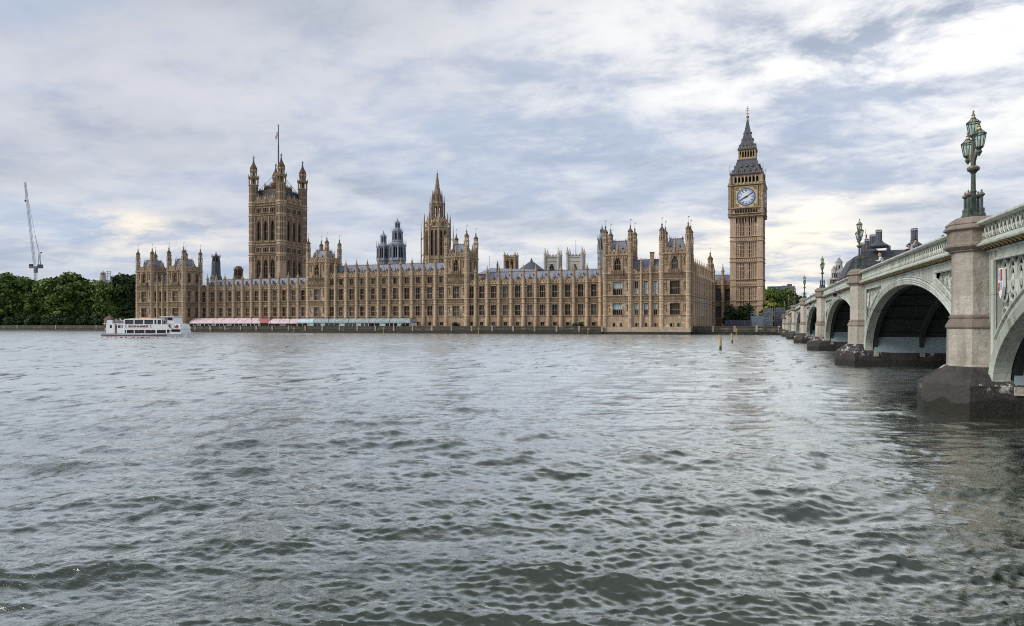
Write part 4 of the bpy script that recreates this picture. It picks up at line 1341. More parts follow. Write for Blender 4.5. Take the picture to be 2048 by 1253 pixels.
    for fr in frB:
        bf.T = frameT(*fr)
        bf.box(0.004, 1.1, 0, 0.85, 61.6, 66.0, 'stone'); bf.box(LB - 1.1, LB - 0.006, 0, 0.85, 61.6, 66.0, 'stone')
        n = 7; w = (LB - 2.2) / n
        for k in range(n):
            x = 1.1 + w * k
            bf.box(x, x + w * 0.22, 0.02, 0.8, 61.6, 66.0, 'stone'); bf.box(x + w * 0.86, x + w, 0.02, 0.8, 61.6, 66.0, 'stone')
            bf.box(x + w * 0.22, x + w * 0.86, 0.05, 0.8, 61.6, 62.6, 'stone')
            c = x + w * 0.54
            bf.prism([(x + w * 0.22, 66), (x + w * 0.22, 64.6), (c, 65.4), (x + w * 0.86, 64.6), (x + w * 0.86, 66)], 0.05, 0.8, 'stone')
            bf.lathe(x + w * 0.04, -0.05, [(0.2, 61.6), (0.16, 65), (0.04, 66)], 'gold_pale', 4)
        bf.prism([(-0.5, 66.15), (0.3, 65.9), (0.3, 66.6), (-0.5, 66.6)][::-1], -0.3, LB + 0.3, 'slate_dark', 'x')
    bf.T = Matrix.Identity(4)
    bf.build('belfry', root)
    # lower roof, gilded lantern, upper spire
    c = W / 2

    def sq(b, prof, mat): b.lathe(c, c, [(r * math.sqrt(2), z) for r, z in prof], mat, 4, PI / 4)
    r1 = MB()
    sq(r1, [(6.5, 66.4), (5.7, 67.3), (4.75, 69.4), (4.0, 72.2), (3.75, 72.6)], 'slate_dark')
    for fr in ((0, 0, 0), (W, 0, PI / 2), (W, W, PI), (0, W, -PI / 2)):
        r1.T = frameT(*fr)
        for zz, ys, k in ((67.6, 1.05, (-3.4, -1.15, 1.15, 3.4)), (69.6, 1.95, (-2.2, 0, 2.2))):
            for x in k:
                r1.prism([(c + x - 0.38, zz), (c + x + 0.38, zz), (c + x, zz + 1.25)], ys - 0.75, ys + 0.7, 'slate_dark'); r1.box(c + x - 0.2, c + x + 0.2, ys - 0.78, ys - 0.752, zz + 0.1, zz + 0.6, 'gold')
        for k in range(18): r1.box(0.1 + (W - 0.2) * k / 17 - 0.06, 0.1 + (W - 0.2) * k / 17 + 0.06, -0.1, 0.0, 66.6, 67.3, 'stone')
        r1.tube((-0.1, -0.1, 66.6), (-0.1, -0.1, 70.6), 0.12, 'gold', 0.05, 5)
        r1.box(-0.5, 0.3, -0.13, -0.07, 69.6, 69.75, 'gold')
    r1.T = Matrix.Identity(4)
    r1.build('roof', root)
    ln = MB()
    sq(ln, [(3.9, 72.5), (3.9, 73.0), (3.5, 73.1)], 'slate_dark'); sq(ln, [(2.4, 73), (2.4, 77)], 'void')
    for fr in ((c - 3.2, c - 3.2, 0), (c + 3.2, c - 3.2, PI / 2), (c + 3.2, c + 3.2, PI), (c - 3.2, c + 3.2, -PI / 2)):
        ln.T = frameT(*fr)
        for k in range(7):
            x = 6.4 * k / 6
            ln.box(x - 0.16, x + 0.16, -0.12, 0.3, 73.05, 77.0, 'gold')
            if k < 6:
                ln.prism([(x + 0.16, 77), (x + 0.16, 76.0), (x + 0.53, 76.6), (x + 0.9, 76.0), (x + 0.9, 77)], 0, 0.2, 'gold'); ln.box(x + 0.16, x + 0.9, 0.02, 0.18, 73.05, 73.9, 'gold_pale')
        ln.lathe(0, 0, [(0.3, 73), (0.3, 77.4), (0.08, 78.2), (0.05, 81.2)], 'gold', 4)
    ln.T = Matrix.Identity(4)
    ln.build('lantern', root)
    sp = MB()
    sq(sp, [(3.6, 76.9), (3.75, 77.1), (3.6, 77.7), (3.2, 78.4), (2.35, 80.6), (1.55, 83.6), (0.85, 87.2), (0.42, 89.8), (0.3, 90.2)], 'slate_dark')
    for fr in ((0, 0, 0), (W, 0, PI / 2), (W, W, PI), (0, W, -PI / 2)):
        sp.T = frameT(*fr)
        for zz, ys, k in ((78.8, c - 3.05, (-1.7, 0, 1.7)), (81.4, c - 2.1, (-0.8, 0.8)), (84.2, c - 1.4, (0,))):
            for x in k: sp.prism([(c + x - 0.26, zz), (c + x + 0.26, zz), (c + x, zz + 0.9)], ys - 0.35, ys + 0.5, 'slate_dark'); sp.box(c + x - 0.13, c + x + 0.13, ys - 0.38, ys - 0.352, zz + 0.05, zz + 0.4, 'gold')
        for k in range(11): sp.box(c - 3.5 + 0.7 * k - 0.05, c - 3.5 + 0.7 * k + 0.05, c - 3.68, c - 3.6, 77.7, 78.3, 'gold_pale')
    sp.T = Matrix.Identity(4)
    spo = sp.build('spire', root)
    fn = MB()
    fn.lathe(c, c, [(0.36, 90), (0.5, 90.4), (0.2, 90.9), (0.62, 91.5), (0.62, 91.9), (0.15, 92.3), (0.1, 96.2)], 'gold', 8)
    for z, w in ((93.0, 0.75), (94.3, 1.0), (95.2, 0.6)): fn.box(c - w, c + w, c - 0.07, c + 0.07, z, z + 0.16, 'gold'); fn.box(c - 0.07, c + 0.07, c - w, c + w, z + 0.003, z + 0.157, 'gold')
    fn.build('finial', spo)


clock_tower()


# ---------------------------------------------------------------- what shows above the roofs
def lantern_tower(label, px, v, tiers, mat='lead', name='lantern_tower', n=8, pins=True):
    """tiers: (half width px, y bottom px, y top px, half width top px)"""
    u = at(px, v); D = depth(u, v); k = D / 1365
    root = thing(name, label, 'roof lantern', (u, v, 0), R(12))
    prev = None
    for i, (h0, yb, yt, h1, nm) in enumerate(tiers):
        b = MB(); zb, zt = height(yb, u, v), height(yt, u, v)
        r0, r1 = h0 * k, h1 * k
        if nm == 'body':
            b.lathe(0, 0, [(r0 * 0.80, zb), (r1 * 0.80, zt)], 'void', n)
            for j in range(n):
                a = PI / n + 2 * PI * j / n
                b.tube((r0 * math.cos(a), r0 * math.sin(a), zb), (r1 * math.cos(a), r1 * math.sin(a), zt), r0 * 0.13, mat, None, 5)
                a2 = a + PI / n
                b.tube((r0 * 0.9 * math.cos(a2), r0 * 0.9 * math.sin(a2), zb), (r1 * 0.9 * math.cos(a2), r1 * 0.9 * math.sin(a2), zt), r0 * 0.05, mat, None, 4)
                if pins: b.lathe(r0 * 1.08 * math.cos(a), r0 * 1.08 * math.sin(a), [(r0 * 0.07, zt - 0.5), (r0 * 0.06, zt + 0.5), (0.02, zt + (zt - zb) * 0.4)], mat, 4)
            b.lathe(0, 0, [(r0 * 1.05, zb - 0.1), (r0 * 1.12, zb + 0.2), (r0 * 1.02, zb + (zt - zb) * 0.2)], mat, n)
            b.lathe(0, 0, [(r1 * 0.98, zt - (zt - zb) * 0.16), (r1 * 1.12, zt - 0.1), (r1 * 1.1, zt + 0.3)], mat, n)
        elif nm == 'dome':
            b.lathe(0, 0, [(r0 * 1.05, zb), (r0 * 0.95, zb + (zt - zb) * 0.25), (r0 * 0.68 + r1 * 0.3, zb + (zt - zb) * 0.6), (r1, zt)], mat, n)
        elif nm == 'spire':
            b.lathe(0, 0, [(r0, zb), (r0 * 0.5, zb + (zt - zb) * 0.35), (r0 * 0.16, zb + (zt - zb) * 0.7), (0.04, zt)], mat, n)
        else:
            b.lathe(0, 0, [(r0, zb), (r1, zt)], mat, n)
        o = b.build({'body': 'lantern', 'base': 'base'}.get(nm, nm), root)
    return root


lantern_tower('tall blue grey metal lantern tower with pointed top, left of the stone spire', 795, 300,
              [(16.5, 545, 523, 16, 'base'), (15.5, 523, 491, 14.5, 'body'), (14, 491, 485, 10.5, 'dome'), (10, 485, 464, 9.0, 'body'), (8.5, 464, 457, 5.5, 'dome'), (5, 457, 447, 4.4, 'body'), (5.2, 447, 436, 0, 'spire')])
lantern_tower('shorter blue grey metal lantern tower, left of the tall lantern', 767, 300,
              [(13, 545, 523, 12.5, 'base'), (12.5, 523, 494, 12, 'body'), (12, 494, 488, 6, 'dome'), (5.6, 488, 474, 5, 'body'), (5.6, 474, 461, 0, 'spire')])
lantern_tower('small dark slate roof lantern behind the far left wing', 432, 290,
              [(12, 562, 552, 10, 'dome'), (9, 552, 527, 8.2, 'base'), (7.6, 527, 514, 5.5, 'body'), (5, 514, 503, 0, 'spire')], 'slate_dark')
lantern_tower('small stone roof cupola between the left pavilion and the square tower', 477, 290,
              [(9.5, 565, 555, 9, 'base'), (8.0, 555, 540, 7.4, 'body'), (8, 540, 533, 4.5, 'dome')], 'stone_dark')
lantern_tower('blue grey metal ventilation turret on a pale stone shaft, behind the right pavilion', 1204, 300,
              [(10, 600, 507, 9.6, 'base'), (9.2, 507, 478, 8.0, 'body'), (7.6, 478, 468, 4.8, 'dome'), (4.2, 468, 460, 3.4, 'body'), (4, 460, 449, 0, 'spire')], 'lead')
lantern_tower('pointed stone roof finial behind the middle range, left of the brown church tower', 995, 330,
              [(2.2, 560, 530, 2.0, 'base'), (2.4, 530, 520, 0, 'spire')], 'stone_dark', 'roof_finial', 6)


def church_tower(name, label, px, v, halfpx, ytop, ypin, mat, pins=4, window='oculus', group=None):
    u = at(px, v); k = depth(u, v) / 1365
    W = halfpx * 2 * k
    zt = height(ytop, u, v); zp = height(ypin, u, v)
    root = thing(name, label, 'church tower', (u - W / 2, v, 0), R(6), group)
    wall = MB(); H = zt
    fr4 = ((0, 0, 0), (W, 0, PI / 2), (W, W, PI), (0, W, -PI / 2))
    for j, fr in enumerate(fr4):
        if window == 'twin': fl = [dict(z=H - W * 1.15, h=W * 0.95, w=W * 0.24, lights=2, transoms=1, n=2, gap=W * 0.38, arched=True, deep=0.7)]
        else: fl = [dict(z=H - W * 1.1, h=W * 0.6, w=W * 0.34, lights=2, transoms=1, arched=True, deep=0.7)]
        if j > 1: fl = []
        facade(root, wall, fr, [0, W], 2, H, fl, 0.75, mat, False)
        for z, q in ((H - W * 0.06, 0.5), (H - W * 0.34, 0.35), (H - W * 1.25, 0.5)): string(wall, fr, 0, W, z, W * 0.05, q, mat)
        wall.T = frameT(*fr)
        for q in range(3): wall.box(W * 0.13 - 0.5 + 0, W * 0.13 + 0.5, -0.12, -0.003, H - W * (1.2 - q * 0.36), H - W * (0.95 - q * 0.36), 'stone_dark' if mat != 'stone_white' else 'stone')
        wall.T = Matrix.Identity(4)
    wall.box(0.8, W - 0.8, 0.8, W - 0.8, 2, H - 0.5, 'void')
    for x, y in ((0.3, 0.3), (W - 0.3, 0.3), (W - 0.3, W - 0.3), (0.3, W - 0.3)):
        wall.lathe(x, y, [(W * 0.10, 2), (W * 0.095, H + 0.4)], mat)
    wall.build('wall', root)
    par = MB()
    for fr in fr4: parapet_mesh_into(par, fr, 0.8, W - 0.8, H + 0.2, W * 0.07, W * 0.06, W * 0.18, mat)
    par.build('parapet', root)
    p = MB()
    p.lathe(0, 0, [(W * 0.095, H), (W * 0.10, H + (zp - H) * 0.3), (W * 0.125, H + (zp - H) * 0.33), (W * 0.085, H + (zp - H) * 0.55), (W * 0.04, H + (zp - H) * 0.8), (0.25, zp)], mat)
    pm = p.mesh('pinnacle')
    for x, y in ((0.3, 0.3), (W - 0.3, 0.3), (W - 0.3, W - 0.3), (0.3, W - 0.3)): inst('pinnacle', pm, root, (x, y, 0))
    return root, W, H


church_tower('abbey_tower', 'left one of two white abbey towers far behind the roofs', 1103, 600, 14.5, 514, 496, 'stone_white', group='white abbey towers')
r_, W_, H_ = church_tower('abbey_tower', 'right one of two white abbey towers, with a thin flagpole', 1149, 600, 15.5, 513, 494, 'stone_white', group='white abbey towers')
p_ = MB(); p_.tube((W_ / 2, W_ / 2, H_), (W_ / 2, W_ / 2, height(478, at(1149, 600), 600)), 0.22, 'black_iron', 0.12); p_.build('flagpole', r_)
church_tower('church_tower', 'small brown stone church tower with twin windows, far behind the right wing', 1019, 520, 11.5, 514, 504, 'stone', window='twin')


def far_roofs():
    v = 520; u = at(1063, v); k = depth(u, v) / 1365
    root = thing('chapter_house', 'dark pyramid roofed chapter house with a slim spire, left of the white abbey towers', 'church', (u, v, 0))
    b = MB(); z0 = height(541, u, v); z1 = height(522, u, v); r = 27 * k
    b.lathe(0, 0, [(r * 0.86, 2), (r * 0.86, z0 - 0.5)], 'stone_white'); b.build('wall', root)
    b = MB(); b.lathe(0, 0, [(r, z0 - 1.0), (r * 1.02, z0), (0.5, z1)], 'slate_dark'); b.build('roof', root)
    b = MB(); b.lathe(0, 0, [(4 * k, z0), (2.6 * k, z1), (0.1, height(516, u, v))], 'slate_dark', 6); b.build('spire', root)
    v = 330; u = at(985, v)
    b = MB(); zr = height(533, u, v); ze = height(548, u, v)
    b.add([(-9, 0, ze), (20, 0, ze), (20, 20, ze), (-9, 20, ze), (-5, 10, zr), (20, 10, zr - 1.5)], [(0, 1, 5, 4), (2, 3, 4, 5), (3, 0, 4), (1, 2, 5), (3, 2, 1, 0)], 'slate')
    b.box(-8.5, 19.5, 0.6, 19.4, 2, ze - 0.05, 'stone')
    o = b.build('great_hall', None, (u, v, 0)); tag(o, 'pale low pitched hall roof just behind the right wing, beside the right centre tower', 'hall')
    b = MB(); u = at(979, 400)
    b.tube((0, 0, 2), (0, 0, height(512, u, 400)), 0.22, 'steel', 0.08)
    for q in range(5): b.box(-0.5, 0.5, -0.06, 0.06, height(515 + q * 5, u, 400), height(515 + q * 5, u, 400) + 0.12, 'steel')
    o = b.build('radio_mast', None, (u, 400, 0)); tag(o, 'thin grey radio mast above the right wing roof', 'mast')


far_roofs()

# ---------------------------------------------------------------- people
def person_mesh(pose, top, legs, hair, hairlong=False, fingers=True):
    """one skinned body; pose moves the joints. z = 0 at the soles, facing -y"""
    key = ('p', pose, top, legs, hair, hairlong)
    if key in CACHE: return CACHE[key]
    lean = {'stand': 0.0, 'lean': 0.55, 'sit': 0.05}[pose]
    P = {}
    hip = Vector((0, 0.0, 0.92)) if pose != 'sit' else Vector((0, 0, 0.50))
    P['hip'] = hip
    dirv = Vector((0, -math.sin(lean), math.cos(lean)))
    P['waist'] = hip + dirv * 0.18; P['chest'] = hip + dirv * 0.40; P['neck'] = hip + dirv * 0.57
    up = Vector((0, -math.sin(lean * 0.4), math.cos(lean * 0.4)))
    P['head0'] = P['neck'] + up * 0.10; P['head1'] = P['neck'] + up * 0.19; P['head2'] = P['neck'] + up * 0.27
    E = [('hip', 'waist', 'legs'), ('waist', 'chest', 'top'), ('chest', 'neck', 'top'), ('neck', 'head0', 'skin'), ('head0', 'head1', 'skin'), ('head1', 'head2', 'skin')]
    RR = {'hip': (0.15, 0.11), 'waist': (0.135, 0.10), 'chest': (0.165, 0.115), 'neck': (0.062, 0.062), 'head0': (0.066, 0.075), 'head1': (0.082, 0.098), 'head2': (0.062, 0.075)}
    P['nose'] = P['head0'] + Vector((0, -0.105, 0.04)); RR['nose'] = (0.016, 0.016); E.append(('head1', 'nose', 'skin'))
    for s, q in ((-1, 'r'), (1, 'l')):
        P['sh' + q] = P['chest'] + dirv * 0.10 + Vector((s * 0.185, 0, 0)); RR['sh' + q] = (0.062, 0.062)
        if pose == 'lean':
            P['el' + q] = P['sh' + q] + Vector((s * 0.06, -0.08, -0.27)); P['wr' + q] = P['el' + q] + Vector((-s * 0.14, -0.20, 0.02))
            hd = Vector((-s * 0.6, -0.75, -0.05)).normalized()
        elif pose == 'sit':
            P['el' + q] = P['sh' + q] + Vector((s * 0.04, -0.04, -0.27)); P['wr' + q] = P['el' + q] + Vector((-s * 0.05, -0.22, -0.02)); hd = Vector((0, -1, -0.2)).normalized()
        else:
            P['el' + q] = P['sh' + q] + Vector((s * 0.06, 0.02, -0.28)); P['wr' + q] = P['el' + q] + Vector((s * 0.01, -0.08, -0.24)); hd = Vector((0, -0.25, -1)).normalized()
        RR['el' + q] = (0.044, 0.044); RR['wr' + q] = (0.028, 0.03)
        E += [('chest', 'sh' + q, 'top'), ('sh' + q, 'el' + q, 'top'), ('el' + q, 'wr' + q, 'top')]
        side = hd.cross(Vector((0, 0, 1)) if abs(hd.z) < 0.9 else Vector((0, 1, 0))).normalized()
        P['pa' + q] = P['wr' + q] + hd * 0.07; RR['pa' + q] = (0.033, 0.02); E.append(('wr' + q, 'pa' + q, 'skin'))
        if fingers:
            for k, ln in enumerate((0.068, 0.078, 0.074, 0.058)):
                n = f'f{k}{q}'; P[n] = P['pa' + q] + hd * ln + side * (k - 1.5) * 0.023; RR[n] = (0.009, 0.009); E.append(('pa' + q, n, 'skin'))
            n = 'th' + q; P[n] = P['wr' + q] + hd * 0.055 + side * -0.06; RR[n] = (0.011, 0.011); E.append(('wr' + q, n, 'skin'))
        P['th_' + q] = hip + Vector((s * 0.09, 0, -0.06)); RR['th_' + q] = (0.092, 0.092)
        if pose == 'sit': P['kn' + q] = hip + Vector((s * 0.11, -0.42, -0.02)); P['an' + q] = P['kn' + q] + Vector((0, 0.02, -0.40))
        else: P['kn' + q] = Vector((s * 0.10, -0.01, 0.48)); P['an' + q] = Vector((s * 0.11, 0.02, 0.08))
        P['to' + q] = P['an' + q] + Vector((s * 0.02, -0.17, -0.045)); RR['kn' + q] = (0.06, 0.06); RR['an' + q] = (0.04, 0.045); RR['to' + q] = (0.035, 0.028)
        E += [('hip', 'th_' + q, 'legs'), ('th_' + q, 'kn' + q, 'legs'), ('kn' + q, 'an' + q, 'legs'), ('an' + q, 'to' + q, 'shoe')]
    names = list(P); idx = {n: i for i, n in enumerate(names)}
    me = bpy.data.meshes.new('tmp'); me.from_pydata([P[n][:] for n in names], [(idx[a], idx[b]) for a, b, _ in E], [])
    o = bpy.data.objects.new('tmp', me); COL.objects.link(o)
    md = o.modifiers.new('s', 'SKIN'); sub = o.modifiers.new('u', 'SUBSURF'); sub.levels = 1; sub.render_levels = 1
    for n in names: me.skin_vertices[0].data[idx[n]].radius = RR[n]; me.skin_vertices[0].data[idx[n]].use_root = (n == 'hip')
    dg = bpy.context.evaluated_depsgraph_get(); dg.update()
    res = bpy.data.meshes.new_from_object(o.evaluated_get(dg))
    bpy.data.objects.remove(o)
    mats = {'skin': 'skin', 'top': top, 'legs': legs, 'shoe': 'cloth_black'}
    order = ['skin', 'top', 'legs', 'shoe']
    res.materials.clear()
    for k in order: res.materials.append(M[mats[k]])
    segs = [(P[a], P[b], order.index(t)) for a, b, t in E]
    for p in res.polygons:
        best, bi = 9, 0
        for a, b, t in segs:
            ab = b - a; f = max(0, min(1, (p.center - a).dot(ab) / max(ab.length_squared, 1e-9)))
            d = (p.center - a - ab * f).length
            if d < best: best, bi = d, t
        p.material_index = bi; p.use_smooth = True
    res.name = 'person'
    h = MB(); c = P['head1'] + Vector((0, 0.018, 0.035))
    vs = []; fs = []
    for i in range(6):
        for k in range(12):
            el = PI / 2 * (1 - i / 3.6); a = 2 * PI * k / 12
            front = math.sin(a) < -0.3
            if front and i > 2: el = PI / 2 * (1 - 2.1 / 3.6)
            vs.append((c.x + 0.093 * math.cos(el) * math.cos(a), c.y + 0.112 * math.cos(el) * math.sin(a), c.z + 0.112 * math.sin(el)))
    for i in range(5):
        for k in range(12): fs.append((i * 12 + k, (i + 1) * 12 + k, (i + 1) * 12 + (k + 1) % 12, i * 12 + (k + 1) % 12))
    h.add(vs, fs, hair)
    if hairlong: h.lathe(c.x, c.y + 0.045, [(0.09, c.z - 0.24), (0.105, c.z - 0.1), (0.09, c.z + 0.05)], hair, 8)
    hm = h.mesh('hair', True)
    f = MB()
    e = P['head1']
    for s in (-1, 1):
        f.lathe(s * 0.032, e.y - 0.088, [(0.004, e.z - 0.012), (0.012, e.z), (0.004, e.z + 0.012)], 'hair_dark', 6)
        f.lathe(s * 0.084, e.y + 0.01, [(0.006, e.z - 0.035), (0.016, e.z - 0.01), (0.02, e.z + 0.02), (0.006, e.z + 0.035)], 'skin', 6)
    f.box(-0.025, 0.025, e.y - 0.087, e.y - 0.06, e.z - 0.075, e.z - 0.066, 'red')
    fm = f.mesh('face')
    CACHE[key] = (res, hm, fm)
    return CACHE[key]


def person(label, loc, rz, pose, top, legs, hair, group=None, long=False, scale=1.0):
    r, h, f = person_mesh(pose, top, legs, hair, long)
    o = inst('person', r, None, loc, rz); tag(o, label, 'person', group)
    o.scale = (scale, scale, scale)
    inst('hair', h, o); inst('face', f, o)
    return o


# ---------------------------------------------------------------- the bridge
PV = [34.4, 69.4, 107.4, 147.0, 185.0, 220.0, 252.0]
V_EAST = 2.0
UF = 9.07
UB = 35.0


def ztop(v): return 8.75 - 0.0001 * (v - 115) ** 2


def sweep(b, prof, v0, v1, mat, step=2.0, base=None):
    """profile (u, z below the coping) swept along the bridge"""
    n = max(1, int((v1 - v0) / step)); k = len(prof)
    vs = []; fs = []
    for i in range(n + 1):
        v = v0 + (v1 - v0) * i / n; zt = ztop(v)
        vs += [(u, v, zt + z) for u, z in prof]
    for i in range(n):
        for j in range(k):
            j2 = (j + 1) % k
            fs.append((i * k + j, i * k + j2, (i + 1) * k + j2, (i + 1) * k + j)[::-1])
    fs.append(tuple(range(k))[::1]); fs.append(tuple(n * k + j for j in range(k - 1, -1, -1)))
    b.add(vs, fs, mat)


def loft(b, p0, z0, p1, z1, mat):
    n = len(p0)
    b.add([(x, y, z0) for x, y in p0] + [(x, y, z1) for x, y in p1], [(i, (i + 1) % n, n + (i + 1) % n, n + i) for i in range(n)] + [tuple(range(n, 2 * n))], mat)


bridge = thing('arch_bridge', 'long pale green iron arch bridge on granite piers, crossing the river at the right', 'bridge', (0, 0, 0))


def pier(v):
    zt = ztop(v)
    base = MB()
    poly = [(36.5, -2.0), (8.1, -2.0), (6.75, -0.75), (6.75, 0.75), (8.1, 2.0), (36.5, 2.0), (37.5, 0.75), (37.5, -0.75)][::-1]
    P = [(x, v + y) for x, y in poly]
    P2 = [(x, v + y * 1.0) for x, y in poly]
    base.prism([(x, y) for x, y in P][::-1], -1.5, 0.62, 'cutwater', 'z')
    loft(base, [(x + (0.012 if x < 20 else -0.012), y) for x, y in P], 0.615, [(x + (0.03 if x < 20 else -0.03), y) for x, y in P], 1.28, 'cutwater')
    top = [(36.5, 0.9), (36.5, -0.9), (9.6, -1.35), (8.45, -1.2), (7.75, -0.5), (7.75, 0.5), (8.45, 1.2), (9.6, 1.35)]
    lo = [(36.4, 0.9), (36.4, -0.9), (9.6, -1.96), (8.1, -1.96), (6.8, -0.75), (6.8, 0.75), (8.1, 1.96), (9.6, 1.96)]
    loft(base, [(x, v + y) for x, y in lo[::-1]][::-1], 1.282, [(x, v + y) for x, y in top[::-1]][::-1], 2.0, 'cutwater')
    bo = base.build('pier', bridge)
    s = MB(); c = 8.86; r = 0.93
    s.lathe(c, v, [(1.22, 1.75), (1.15, 1.95), (1.12, 2.1), (1.10, 3.62)], 'granite')
    s.lathe(c, v, [(1.12, 3.60), (1.17, 3.66), (1.16, 3.74), (1.03, 3.98), (0.99, 4.03), (1.03, 4.07), (1.03, 4.15), (0.93, 4.2)], 'granite_brown')
    s.lathe(c, v, [(r, 4.18), (r * 0.99, zt - 1.2)], 'granite')
    s.build('shaft', bo)
    cp = MB()
    cp.lathe(c, v, [(0.93, zt - 1.25), (1.03, zt - 1.2), (1.03, zt - 1.14), (1.09, zt - 1.12), (1.24, zt - 1.02), (1.24, zt - 0.94), (1.10, zt - 0.84), (1.09, zt - 0.44), (1.09, zt - 0.34), (1.24, zt - 0.27),
                    (1.24, zt - 0.21), (1.14, zt - 0.08), (1.17, zt - 0.05), (1.14, zt + 0.02), (0.92, zt + 0.20), (0.86, zt + 0.235)], 'granite_brown')
    cp.build('capital', bo)
    if v < 40:   # chalked scrawl on the drum of the nearest pier, on the face towards the near bank
        g = MB(); d = 1.09 * math.cos(PI / 8)
        y = v - d - 0.006; z = zt - 0.58
        x = c + 0.05
        pts = [(x + 0.11 * math.cos(t * PI / 7), y, z + 0.13 * math.sin(t * PI / 7)) for t in range(15)]
        g.path(pts, 0.018, 'granite', 4); g.tube((x + 0.05, y, z - 0.08), (x + 0.02, y, z - 0.24), 0.02, 'granite', None, 4)
        pts = [(x + 0.32 + 0.12 * math.cos(t * PI / 7), y, z + 0.13 * math.sin(t * PI / 7)) for t in range(2, 13)]
        g.path(pts, 0.018, 'granite', 4); g.tube((x + 0.42, y, z - 0.06), (x + 0.44, y, z - 0.2), 0.018, 'granite', None, 4)
        g.build('graffiti', bo)


